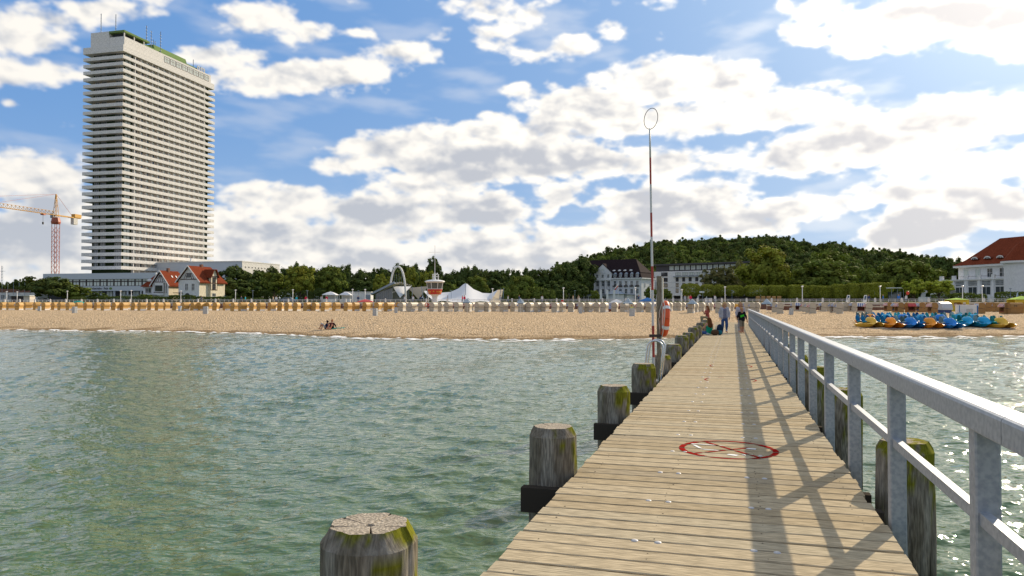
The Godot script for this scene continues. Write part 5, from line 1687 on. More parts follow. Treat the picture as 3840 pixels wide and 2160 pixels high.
func build_trees() -> void:
	mat("bark", lin(0.10, 0.08, 0.06), 0.95)
	leaf_material("leaf_dark", 0.095, 0.125, 0.036)
	leaf_material("leaf_mid", 0.165, 0.200, 0.042)
	leaf_material("leaf_olive", 0.25, 0.265, 0.045)
	leaf_material("leaf_light", 0.32, 0.37, 0.05)
	leaf_material("leaf_brown", 0.18, 0.17, 0.07)
	# --- left of the tower and in front of the podium ---
	tree("broadleaf_tree", "broad", 1, 187, 1030, 185, 228, "leaf_dark", "dense dark green tree standing before the left end of the white hotel wing", "", 0.08)
	tree("broadleaf_tree", "sparse", 2, 272, 1060, 150, 232, "leaf_mid", "loose lighter tree right of the dense dark one, before the hotel wing", "", 0.08)
	tree("broadleaf_tree", "broad", 3, 108, 1037, 62, 330, "leaf_dark", "rounded dark tree far behind at the left, the taller of the distant pair", "", 0.1)
	tree("broadleaf_tree", "broad", 4, 62, 1047, 60, 335, "leaf_dark", "rounded dark tree far behind at the left, the lower of the distant pair", "", 0.1)
	for k in 9: tree("distant_tree", "broad", 1 + k % 4, -30 + k * 26, 1062 - (k * 7) % 9, 46, 345 + k * 3, "leaf_dark", "%s low distant tree from the left edge, behind the building site" % nth(k), "low distant trees at the left edge", 0.05)
	tree("shrub", "bush", 5, 368, 1096, 82, 224, "leaf_dark", "rounded dark shrub below the terrace of the hotel wing", "", 0.05)
	tree("shrub", "bush", 6, 548, 1100, 56, 226, "leaf_mid", "rounded shrub before the veranda of the left villa", "", 0.05)
	# hedges in front of the villas
	var hedges := [[268, 318, 1114, 218, "dark hedge between the hotel trees and the round shrub"], [300, 640, 1112, 222, "long dark hedge before the hotel terrace and the left villa"], [636, 730, 1107, 221, "hedge rising between the two villas"], [735, 868, 1112, 219, "clipped hedge before the cream wall of the right villa"], [868, 985, 1118, 219, "low hedge at the foot of the dark trees right of the villas"]]
	for q in hedges:
		var a := spot(q[0], q[3], 2.6)
		var b := spot(q[1], q[3] - 1.5, 2.6)
		var hh: float = at((q[0] + q[1]) / 2.0, q[2], q[3]).y - 2.6
		var o := inst("hedge", hedge_mesh(Vector3(a.distance_to(b), hh, 2.2), 0.5, int(q[0])), M.leaf_dark, self, Transform3D(Basis(Vector3.UP, -atan2(b.z - a.z, b.x - a.x)), (a + b) * 0.5))
		tag(o, q[4], "hedge", "clipped hedges along the promenade on the left")
	# --- the wood from the villas to the spa hotel: dark rear row, then single trees before it ---
	var rear := [[868, 995, 130], [925, 1003, 110], [985, 1008, 90], [1022, 996, 60], [1060, 998, 62], [1115, 984, 70], [1160, 990, 70], [1235, 992, 90], [1290, 996, 80], [1302, 992, 48], [1345, 1010, 74], [1385, 1008, 76], [1428, 996, 72], [1470, 1000, 70], [1508, 982, 100], [1552, 990, 70], [1585, 998, 66], [1670, 1019, 66], [1705, 1012, 70], [1742, 993, 66], [1775, 996, 70], [1815, 1003, 76], [1860, 1006, 80], [1905, 1008, 74], [1935, 1012, 66], [1975, 1004, 70], [2012, 999, 66], [2050, 1003, 72], [2090, 1005, 80], [2140, 976, 90], [2175, 958, 110], [2120, 990, 80]]
	for k in rear.size():
		var q: Array = rear[k]
		tree("wood_tree", "tall" if k % 3 == 0 else "broad", 7 + k % 5, q[0], q[1], q[2] * 1.25, 292 + (k * 37) % 26, "leaf_dark", "%s dark tall tree from the villas in the wood behind the promenade" % nth(k), "dark trees of the wood behind the promenade", 0.06)
	var fill := [[900, 1040, 130], [965, 1045, 90], [1215, 1035, 90], [1330, 1040, 90], [1390, 1045, 90], [1500, 1040, 90], [1660, 1045, 90], [1720, 1046, 90], [1850, 1048, 110], [1930, 1050, 90], [2010, 1052, 100], [2080, 1050, 90]]
	for k in fill.size():
		var q: Array = fill[k]
		tree("wood_tree", "bush", 12 + k % 3, q[0], q[1], q[2] * 1.2, 262 + (k * 13) % 16, "leaf_dark", "%s low dark tree from the left at the edge of the wood" % nth(k), "low dark trees at the edge of the wood", 0.05)
	tree("willow_tree", "broad", 8, 1028, 1016, 96, 240, "leaf_mid", "round lighter tree with visible trunk right of the villas", "", 0.25)
	tree("willow_tree", "broad", 9, 1126, 990, 128, 236, "leaf_olive", "big olive-green tree, the broadest left of the white arch", "", 0.16)
	tree("willow_tree", "broad", 10, 1242, 993, 118, 242, "leaf_mid", "tall full tree behind the white kiosk tents", "", 0.14)
	tree("willow_tree", "broad", 11, 1434, 1022, 86, 236, "leaf_olive", "yellow-green tree behind the left foot of the white arch", "", 0.1)
	tree("willow_tree", "tall", 7, 1540, 998, 66, 240, "leaf_olive", "upright yellow-green tree right of the white arch", "", 0.1)
	tree("willow_tree", "broad", 12, 1601, 1003, 64, 243, "leaf_olive", "yellow-green tree just left of the watch tower", "", 0.1)
	tree("broadleaf_tree", "sparse", 13, 1627, 955, 82, 270, "leaf_dark", "tallest feathery tree directly behind the watch tower mast", "", 0.3)
	tree("broadleaf_tree", "broad", 8, 1790, 1030, 100, 240, "leaf_mid", "rounded tree behind the peak of the white tent", "", 0.1)
	tree("broadleaf_tree", "bush", 14, 1700, 1062, 90, 238, "leaf_mid", "low tree between watch tower and tent peak", "", 0.05)
	tree("broadleaf_tree", "bush", 13, 1893, 1068, 50, 236, "leaf_mid", "small tree at the right end of the white tent", "", 0.05)
	tree("broadleaf_tree", "broad", 9, 1962, 1028, 120, 246, "leaf_mid", "broad mid-green tree at the right end of the wood", "", 0.05)
	var small := [[1906, 1076, 40], [1933, 1072, 46], [1972, 1073, 50], [2012, 1074, 46], [2047, 1079, 44], [2072, 1086, 40]]
	for k in small.size():
		tree("young_tree", "cone", 15 + k % 2, small[k][0], small[k][1], small[k][2], 214, "leaf_mid", "%s small pointed tree from the left in the row before the wood" % nth(k), "small pointed trees in a row along the promenade", 0.08)
	tree("broadleaf_tree", "broad", 11, 2166, 1060, 92, 225, "leaf_dark", "dark spreading tree before the left end of the spa hotel", "", 0.12)
	tree("broadleaf_tree", "bush", 12, 2232, 1084, 44, 220, "leaf_mid", "small bushy tree before the middle of the spa hotel", "", 0.08)
	tree("broadleaf_tree", "bush", 14, 2436, 1074, 54, 222, "leaf_mid", "bushy tree before the right corner of the spa hotel", "", 0.1)
	tree("broadleaf_tree", "bush", 12, 2496, 1078, 52, 224, "leaf_mid", "bushy tree right of the lifebuoy post before the modern hotel", "", 0.1)
	# --- right: trees before the hill ---
	tree("broadleaf_tree", "sparse", 13, 2700, 990, 150, 262, "leaf_brown", "open brownish tree half hiding the modern hotel", "", 0.22)
	tree("broadleaf_tree", "tall", 7, 2768, 975, 90, 285, "leaf_brown", "slim brownish tree beside the great oak", "", 0.1)
	tree("broadleaf_tree", "broad", 8, 2870, 914, 205, 236, "leaf_olive", "great full-crowned tree, the largest on the promenade right of the jetty", "", 0.12)
	tree("broadleaf_tree", "broad", 9, 3112, 932, 170, 268, "leaf_mid", "domed lighter tree rising behind the dark round one", "", 0.1)
	tree("broadleaf_tree", "broad", 10, 3085, 972, 250, 238, "leaf_mid", "wide dark round tree in the middle of the park", "", 0.06)
	tree("broadleaf_tree", "broad", 11, 3240, 1000, 90, 250, "leaf_mid", "smaller tree between the two wide round trees", "", 0.06)
	tree("broadleaf_tree", "broad", 12, 3390, 957, 210, 240, "leaf_mid", "wide dark round tree, the right one in the park", "", 0.06)
	tree("broadleaf_tree", "broad", 8, 3505, 1000, 100, 246, "leaf_mid", "sloping tree at the right end of the park", "", 0.06)
	tree("broadleaf_tree", "broad", 9, 3548, 953, 125, 300, "leaf_dark", "nearly black tree on the hill beside the casino roof", "", 0.06)
	tree("young_tree", "broad", 11, 3428, 1044, 100, 172, "leaf_light", "fresh light green tree, the left of two before the domed shell", "", 0.24)
	tree("young_tree", "broad", 12, 3522, 1043, 108, 170, "leaf_light", "fresh light green tree, the right of two before the domed shell", "", 0.24)
	# clipped limes along the promenade
	var cuts := [[2590, 1064, 70, 205], [2653, 1067, 58, 207], [2698, 1068, 44, 208], [2755, 1071, 70, 207], [2835, 1070, 90, 206], [2915, 1069, 72, 205], [2994, 1069, 68, 203], [3045, 1070, 38, 203], [3090, 1073, 60, 203], [3152, 1067, 62, 201], [3206, 1064, 64, 200], [3288, 1060, 112, 197]]
	for k in cuts.size():
		var q: Array = cuts[k]
		var p := spot(q[0], q[3], 2.6)
		var top: float = at(q[0], q[1], q[3]).y - 2.6
		var w: float = q[2] * q[3] / FOC * 0.99
		var T := thing("clipped_tree", "%s clipped block-shaped lime from the left in the row right of the jetty" % nth(k), "tree", p, 0.0, "clipped limes along the promenade")
		obj("trunk", Mb.new().smooth(1).tube([Vector3(0, 0, 0), Vector3(0.03, 1.0, 0), Vector3(0, 2.2, 0)], [0.2, 0.15, 0.13], 7), M.bark, T)
		inst("crown", hedge_mesh(Vector3(w, top - (1.75 if k < 6 else 1.2), 4.0), 1.35 if k < 6 else 0.8, 400 + k), M.leaf_olive, T, Transform3D(Basis(), Vector3(0, 1.75 if k < 6 else 1.2, 0)))
	# dark undergrowth closing the foot of the wood
	for k in 9:
		var a := spot(860.0 + k * 140.0, 268.0, 2.6)
		var b := spot(1000.0 + k * 140.0, 268.0, 2.6)
		var o := inst("undergrowth", hedge_mesh(Vector3(a.distance_to(b) + 0.5, 4.4, 3.0), 0.9, 700 + k, 0.3, 22.0), M.leaf_dark, self, Transform3D(Basis(), (a + b) * 0.5))
		tag(o, "%s stretch from the left of dark undergrowth below the wood" % nth(k), "shrubs", "undergrowth below the wood")
	# hedges before the casino
	for q in [[3495, 3570, 1101, 185, "clipped hedge left of the casino garden stair"], [3575, 3650, 1098, 183, "clipped hedge before the curved white stair"], [3655, 3695, 1103, 180, "low round hedge at the foot of the stair"], [3735, 3850, 1095, 178, "tall hedge at the right before the casino"]]:
		var a := spot(q[0], q[3], 2.6)
		var b := spot(q[1], q[3], 2.6)
		var hh: float = at((q[0] + q[1]) / 2.0, q[2], q[3]).y - 2.6
		var o := inst("hedge", hedge_mesh(Vector3(a.distance_to(b), hh, 2.4), 0.6, int(q[0])), M.leaf_mid, self, Transform3D(Basis(), (a + b) * 0.5))
		tag(o, q[4], "hedge", "hedges before the casino")
	build_hill()

const CREST := [Vector2(2060, 1040), Vector2(2105, 1000), Vector2(2150, 985), Vector2(2215, 975), Vector2(2300, 945), Vector2(2420, 930), Vector2(2480, 918), Vector2(2560, 910), Vector2(2700, 905), Vector2(2830, 899), Vector2(2900, 900), Vector2(2960, 910), Vector2(3080, 926), Vector2(3140, 920), Vector2(3230, 950), Vector2(3320, 948), Vector2(3420, 968), Vector2(3500, 972), Vector2(3560, 990), Vector2(3620, 1015), Vector2(3760, 1060), Vector2(3900, 1080)]
func crest(u: float) -> float:
	if u <= CREST[0].x: return CREST[0].y + (CREST[0].x - u) * 0.8
	for i in CREST.size() - 1:
		if u <= CREST[i + 1].x:
			return lerpf(CREST[i].y, CREST[i + 1].y, (u - CREST[i].x) / (CREST[i + 1].x - CREST[i].x))
	return CREST[-1].y

func build_hill() -> void:
	var Zc := 520.0
	var Z0 := 345.0
	var ground := func(u: float, t: float) -> Vector3:   # t: 0 foot, 1 crest, then down the back
		var top := at(u, crest(u), Zc).y - 13.0
		var k := smoothstep(0.0, 1.0, minf(t, 1.0))
		var y := lerpf(2.0, maxf(top, 2.0), k) * (1.0 if t <= 1.0 else maxf(0.0, 1.0 - (t - 1.0) * 0.8))
		return spot(u, lerpf(Z0, Zc, t), y)
	var m := grid(60, 26, func(i: int, j: int) -> Vector3: return (ground as Callable).call(2000.0 + i * 33.0, j / 13.0))
	var hill := inst("hill", m, M.grass, self)
	hill.set_meta("kind", "structure")
	var r := RandomNumberGenerator.new()
	r.seed = 77
	var lists := [[], [], []]
	for k in 1050:
		var u := r.randf_range(2040, 3760)
		var t := pow(r.randf(), 0.8) * 1.12
		var p: Vector3 = ground.call(u, t)
		var s := r.randf_range(5.0, 9.0)
		var h := r.randf_range(12.0, 16.5)
		if crest(u) > 1015.0: h *= 0.75
		var b := Basis(Vector3.UP, r.randf() * TAU) * Basis.from_scale(Vector3(s, h * 0.5, s))
		lists[k % 3].append(Transform3D(b, p))
	var W := thing("hill_wood", "", "")
	W.set_meta("kind", "stuff")
	tag(W, "dark broadleaf wood covering the whole hill behind the hotels", "wood")
	for i in 3:
		var mm := MultiMesh.new()
		mm.transform_format = MultiMesh.TRANSFORM_3D
		mm.mesh = crown_mesh(["broad", "tall", "broad"][i], 30 + i)
		mm.instance_count = lists[i].size()
		for k in lists[i].size(): mm.set_instance_transform(k, lists[i][k])
		var o := MultiMeshInstance3D.new()
		o.name = "tree_crowns"
		o.multimesh = mm
		o.material_override = [M.leaf_dark, M.leaf_mid, M.leaf_dark][i]
		o.set_meta("kind", "stuff")
		W.add_child(o, true)


# ---------- promenade ----------
func build_promenade() -> void:
	var W := thing("promenade_wall", "long pale promenade wall with brick face behind the beach chairs", "wall")
	var xs := []
	var x := -175.0
	while x < 140.0:
		xs.append(x)
		x += 5.0
	var face := Mb.new()
	var cop := Mb.new()
	for i in xs.size() - 1:
		var a := Vector3(xs[i], 0, prom_z(xs[i]))
		var b := Vector3(xs[i + 1], 0, prom_z(xs[i + 1]))
		face.bar(a + Vector3(0, 1.35, 0), b + Vector3(0, 1.35, 0), 0.5, 2.0)
		cop.bar(a + Vector3(0, 2.55, 0), b + Vector3(0, 2.55, 0), 0.62, 0.42)
	obj("brick_face", face, M.brick_brown, W)
	obj("coping", cop, M.render_cream, W)
	var R := thing("promenade_railing", "white railing with round-topped pillars along the promenade", "railing")
	var pil := Mb.new().box(Vector3(0, 0.34, 0), Vector3(0.32, 0.72, 0.32)).ball(Vector3(0, 0.72, 0), Vector3(0.19, 0.12, 0.19), 8, 5).done()
	var thin := Mb.new()
	for i in xs.size() - 1:
		var a := Vector3(xs[i], 2.76, prom_z(xs[i]))
		var b := Vector3(xs[i + 1], 2.76, prom_z(xs[i + 1]))
		inst("pillar", pil, M.concrete, R, Transform3D(Basis(), a))
		obj("top_rail", Mb.new().bar(a + Vector3(0.16, 0.58, 0), b + Vector3(-0.16, 0.58, 0), 0.08, 0.075), M.white_frame, R)
		obj("middle_rail", Mb.new().bar(a + Vector3(0.16, 0.30, 0), b + Vector3(-0.16, 0.30, 0), 0.06, 0.06), M.white_frame, R)
		for k in range(1, 4): thin.bar(a.lerp(b, k / 4.0), a.lerp(b, k / 4.0) + Vector3(0, 0.545, 0), 0.05, 0.05, Vector3.RIGHT)
	var t := obj("thin_posts", thin, M.white_frame, R)
	t.set_meta("kind", "stuff")
	# ramp down to the beach, right of the jetty
	var P := thing("beach_ramp", "brick-faced ramp with white rail leading down to the sand right of the jetty", "ramp")
	for i in 14:
		var u0 := 2875.0 + i * 33.0
		var d0 := 150.0
		var ya := 1.95 - i * 0.02
		var a := spot(u0, d0, 0)
		var b := spot(u0 + 33.0, d0 - 0.8, 0)
		obj("ramp_wall", Mb.new().bar(a + Vector3(0, ya * 0.5 + 0.25, 0), b + Vector3(0, ya * 0.5 + 0.25, 0), 0.4, ya - 0.5), M.brick_brown, P)
		obj("ramp_coping", Mb.new().bar(a + Vector3(0, ya + 0.1, 0), b + Vector3(0, ya + 0.1, 0), 0.5, 0.2), M.render_cream, P)
		obj("ramp_rail", Mb.new().bar(a + Vector3(0, ya + 0.48, 0), b + Vector3(0, ya + 0.48, 0), 0.06, 0.06).bar(a + Vector3(0, ya + 0.2, 0), a + Vector3(0, ya + 0.46, 0), 0.06, 0.06, Vector3.RIGHT), M.white_frame, P)
	# lamps
	var lamps := [[25, 1092], [64, 1093], [252, 1090], [452, 1089], [492, 1088], [678, 1089], [883, 1086], [1098, 1085], [1322, 1083.5], [1369, 1083.5], [1606, 1086], [1847, 1081], [2113, 1078], [2383, 1077], [2440, 1077], [2557, 1084], [2719, 1074], [3009, 1071.5], [3301, 1071.5], [3610, 1070], [3684, 1070]]
	var first: Node3D
	for i in lamps.size():
		var u: float = lamps[i][0]
		var d := 168.0
		for k in 6:
			var q := spot(u, d, 2.6)
			d = -prom_z(q.x) + 2.0
		var p := spot(u, d, 2.6)
		var h: float = at(u, lamps[i][1], d).y - 2.6
		var lab := "%s white promenade lamp with flat round head, counted from the left" % nth(i)
		if first == null:
			first = thing("street_lamp", lab, "street lamp", p, 0.0, "white lamps along the promenade")
			obj("pole", Mb.new().smooth(1).tube([Vector3(0, 0, 0), Vector3(0, 3.25, 0)], [0.085, 0.07], 8), M.gloss_white, first)
			obj("lamp_head", Mb.new().lathe([Vector2(0.07, 3.2), Vector2(0.1, 3.3), Vector2(0.27, 3.46), Vector2(0.27, 3.52), Vector2(0.12, 3.6), Vector2(0.01, 3.62)], 14), M.gloss_white, first)
			first.scale.y = h / 3.62
		else:
			var o := dup(first, p, 0.0, lab)
			o.scale.y = h / 3.62
	# thin dark park lamps further back
	first = null
	var dark := [948, 1152, 1344, 1692, 2156, 2745, 3280, 3525, 3790]
	for i in dark.size():
		var p := spot(dark[i], 205.0 if dark[i] < 3400 else 176.0, 2.6)
		var lab := "%s slim dark park lamp from the left, behind the promenade" % nth(i)
		if first == null:
			first = thing("park_lamp", lab, "street lamp", p, 0.0, "slim dark lamps in the park")
			obj("pole", Mb.new().tube([Vector3(0, 0, 0), Vector3(0, 3.2, 0)], 0.05, 6), M.zinc, first)
			obj("lamp_head", Mb.new().box(Vector3(0, 3.25, 0), Vector3(0.5, 0.12, 0.3)), M.zinc, first)
		else: dup(first, p, 0.0, lab)
	# flagpole with red and white flag
	var F := thing("flagpole", "white flagpole with a red and white flag before the spa hotel", "flagpole", spot(2318, 192, 2.6))
	obj("pole", Mb.new().tube([Vector3(0, 0, 0), Vector3(0, 5.0, 0)], 0.06, 6), M.gloss_white, F)
	for k in 2:
		var fl := Mb.new().smooth(1)
		for i in 8:
			var q := []
			for e in [i, i + 1]:
				var s: float = e / 8.0
				for y in [0.0, 0.36]: q.append(Vector3(-0.85 * s, 4.45 - 0.36 * k + y - s * 1.05 + sin(s * 7.0) * 0.04, sin(s * 6.0) * 0.14))
			fl.quad(q[0], q[2], q[3], q[1])
		obj("flag_cloth", fl, M.gloss_white if k == 0 else M.rescue_red, F)
	var labs := ["left of the three slim white banners before the spa hotel", "middle of the three slim white banners before the spa hotel", "right of the three slim white banners before the spa hotel"]
	for k in 3:
		var B := thing("banner", labs[k], "banner", spot([2250, 2274, 2300][k], 205, 2.6), 0.3, "white banners before the spa hotel")
		obj("pole", Mb.new().tube([Vector3(0, 0, 0), Vector3(0, 3.6, 0)], 0.04, 6), M.gloss_white, B)
		obj("cloth", Mb.new().span(Vector3(0.05, 1.0, -0.01), Vector3(0.6, 3.5, 0.01)), M.membrane_white, B)
	var bl := thing("beach_flag", "leaning pale blue beach flag before the casino at the right", "banner", spot(3806, 168, 2.6), 0.3)
	obj("pole", Mb.new().tube([Vector3(0, 0, 0), Vector3(0.7, 2.2, 0)], 0.04, 6), M.gloss_white, bl)
	obj("cloth", Mb.new().prism(PackedVector2Array([Vector2(0.1, 0.6), Vector2(0.35, 0.4), Vector2(0.95, 1.8), Vector2(0.78, 2.3)]), 0.02), M.pale_blue, bl)
	# kiosks and tents on the promenade
	for q in [[1239, 58, 1095, 205, "white round-roofed kiosk tent, the left of two behind the promenade railing"], [1297, 48, 1096, 208, "white peaked kiosk tent, the right of two behind the promenade railing"]]:
		var w: float = q[1] * q[3] / FOC
		var K := thing("kiosk_tent", q[4], "tent", spot(q[0], q[3], 2.6))
		obj("roof", Mb.new().lathe([Vector2(w * 0.62, 2.05), Vector2(w * 0.60, 2.2), Vector2(w * 0.25, 2.75), Vector2(0.02, 3.0)], 4), M.membrane_white, K, Transform3D(Basis(Vector3.UP, PI / 4), Vector3.ZERO))
		for s in [[-0.4, -0.4], [0.4, -0.4], [0.4, 0.4], [-0.4, 0.4]]: obj("leg", Mb.new().tube([Vector3(s[0] * w, 0, s[1] * w), Vector3(s[0] * w, 2.1, s[1] * w)], 0.06, 6), M.white_frame, K)
		obj("counter", Mb.new().span(Vector3(-w * 0.4, 0, -0.3), Vector3(w * 0.4, 1.0, w * 0.4)), M.render_white, K)
		obj("back_wall", Mb.new().span(Vector3(-w * 0.4, 0, -w * 0.4), Vector3(w * 0.4, 2.0, -w * 0.36)), M.render_white, K)
	var cb := thing("service_building", "low white flat-roofed building left of the pavilion", "building", spot(1328, 212, 2.6))
	obj("wall", Mb.new().span(Vector3(-2.6, 0, -4), Vector3(4.6, 2.9, 0)), M.render_white, cb)
	obj("roof", Mb.new().span(Vector3(-2.8, 2.9, -4.2), Vector3(4.8, 3.05, 0.2)), M.white_frame, cb)
	obj("blue_panel", Mb.new().span(Vector3(3.0, 0.2, 0.0), Vector3(4.6, 2.2, 0.05)), M.zinc, cb)
	# building site and pavilion at the far left
	var S := thing("construction_site", "half-built brick storey with scaffolding at the far left", "building", spot(60, 300, 3.0), 0.1)
	obj("wall", Mb.new().span(Vector3(-9, 0, -8), Vector3(8, 3.6, 0)), M.concrete, S)
	obj("brick_storey", Mb.new().span(Vector3(-9, 3.6, -8), Vector3(8, 5.0, 0.02)), M.brick_brown, S)
	for k in 9: obj("scaffold_pole", Mb.new().tube([Vector3(-9 + k * 2.1, 0, 0.8), Vector3(-9 + k * 2.1, 7.6, 0.8)], 0.07, 5), M.zinc, S)
	for k in 6: win(S, window_mesh(1.2, 1.5, 2, 1), Vector3(-7.5 + k * 2.6, 1.9, 0.03))
	var sh := thing("beach_hut", "flat-roofed dark open shelter behind the left end of the promenade", "hut", spot(75, 238, 2.6))
	obj("roof", Mb.new().span(Vector3(-3.2, 2.1, -3), Vector3(3.2, 2.3, 0.4)), M.white_frame, sh)
	obj("side_wall", Mb.new().span(Vector3(1.1, 0, -2.8), Vector3(3.0, 2.1, 0)), M.wall_beige, sh)
	obj("dark_front", Mb.new().span(Vector3(-3.0, 0, -2.6), Vector3(1.1, 2.1, -0.4)), M.dark_frame, sh)
	# ribbed shell behind the two light green trees
	var D := thing("domed_shell", "grey ribbed half-dome shell beside the casino", "pavilion", spot(3530, 186, 2.6))
	var dm := Mb.new().smooth(1)
	var rb := Mb.new()
	for i in 12:
		for j in 6:
			var q := []
			for e in [[i, j], [i + 1, j], [i + 1, j + 1], [i, j + 1]]:
				var a: float = PI * e[0] / 12.0
				var b: float = PI * 0.5 * e[1] / 6.0
				q.append(Vector3(cos(a) * cos(b * 0.4) * 3.9, 1.4 + sin(a) * 3.4 * cos(b * 0.75), -sin(b) * 3.2))
			dm.quad(q[0], q[1], q[2], q[3])
			if j < 6: rb.bar(q[0], q[3], 0.09, 0.09)
	obj("shell", dm, M.shell_grey, D)
	obj("ribs", rb, M.zinc, D)
	obj("base", Mb.new().span(Vector3(-3.9, 0, -3.2), Vector3(3.9, 1.4, 0.2)), M.render_white, D)
	# flat canopy of the bus stop left of the light green trees
	var bs := thing("flat_canopy", "flat white canopy on thin posts left of the light green trees", "shelter", spot(3358, 180, 2.6))
	obj("roof", Mb.new().span(Vector3(-1.2, 3.4, -2), Vector3(2.4, 3.6, 0.5)), M.white_frame, bs)
	for k in 3: obj("post", Mb.new().tube([Vector3(-0.9 + k * 1.4, 0, 0), Vector3(-0.9 + k * 1.4, 3.4, 0)], 0.06, 6), M.zinc, bs)
	obj("back_pane", Mb.new().span(Vector3(-1.0, 0.2, -1.6), Vector3(2.2, 2.6, -1.55)), M.glass, bs)
	var sg := thing("promenade_sign", "white two-armed sign board on a post before the clipped trees", "sign", spot(2634, 196, 2.6))
	obj("post", Mb.new().tube([Vector3(0.1, 0, 0), Vector3(0.1, 3.0, 0)], 0.05, 6), M.zinc, sg)
	obj("board", Mb.new().span(Vector3(-0.75, 2.55, -0.03), Vector3(0.5, 2.95, 0.03)), M.gloss_white, sg)
	for k in 2:
		var A := thing("sign_stand", ["white slanted information stand, the left of two on the promenade", "white slanted information stand, the right of two on the promenade"][k], "sign", spot([3178, 3242][k], 160, 2.7))
		obj("panel", Mb.new().prism(PackedVector2Array([Vector2(-0.4, 0), Vector2(0.4, 0), Vector2(0.5, 1.5), Vector2(-0.05, 1.5)]), 0.12), M.gloss_white, A)
		obj("picture", Mb.new().prism(PackedVector2Array([Vector2(-0.2, 0.5), Vector2(0.3, 0.5), Vector2(0.38, 1.35), Vector2(0.02, 1.35)]), 0.02, Transform3D(Basis(), Vector3(0, 0, 0.122))), M.blue_sign, A)
	build_car()
	# chairs and umbrellas of the cafe under the clipped trees
	for k in 5:
		var c := thing("cafe_wicker_chair", "%s brown wicker chair from the left under the clipped trees" % nth(k), "beach chair", spot(2842 + k * 20.0, 178, 2.6), 3.0, "brown wicker chairs under the clipped trees")
		obj("hood", Mb.new().prism(PackedVector2Array([Vector2(-0.45, 0), Vector2(0.4, 0), Vector2(0.4, 0.8), Vector2(0.3, 1.5), Vector2(-0.2, 1.55), Vector2(-0.5, 1.2)]), 0.8, Transform3D(Basis(Vector3(0, 0, 1), Vector3(0, 1, 0), Vector3(-1, 0, 0)), Vector3(0.4, 0, 0))), M.wicker_tan, c)

func build_car() -> void:
	var C := thing("parked_car", "grey-blue parked car behind the promenade railing", "car", spot(1083, 214, 2.6))
	var body := PackedVector2Array([Vector2(-2.1, 0.35), Vector2(2.1, 0.35), Vector2(2.15, 0.75), Vector2(1.9, 0.92), Vector2(1.2, 1.0), Vector2(0.55, 1.45), Vector2(-1.0, 1.48), Vector2(-1.75, 1.02), Vector2(-2.15, 0.92)])
	obj("body", Mb.new().prism(body, 1.7, Transform3D(Basis(), Vector3(0, 0, -0.85))), M.car_blue, C)
	for z in [-0.86, 0.86]:
		obj("side_window", Mb.new().prism(PackedVector2Array([Vector2(-1.35, 1.0), Vector2(0.95, 1.0), Vector2(0.48, 1.38), Vector2(-0.9, 1.4)]), 0.01, Transform3D(Basis(), Vector3(0, 0, z - 0.005))), M.glass, C)
		for x in [-1.35, 1.35]: obj("wheel", Mb.new().tube([Vector3(x, 0.32, z - 0.1), Vector3(x, 0.32, z + 0.1)], 0.32, 14), M.black, C)


# ---------- beach chairs ----------
func weave_tex(a: Color, b: Color) -> ImageTexture:
	var im := Image.create(64, 64, false, Image.FORMAT_RGB8)
	var r := RandomNumberGenerator.new()
	r.seed = 3
	for j in 64:
		for i in 64:
			var k := 0.5 + 0.5 * sin((i + (4 if (j / 4) % 2 else 0)) * TAU / 8.0)
			im.set_pixel(i, j, a.lerp(b, k * 0.55 + r.randf() * 0.25))
	return ImageTexture.create_from_image(im)

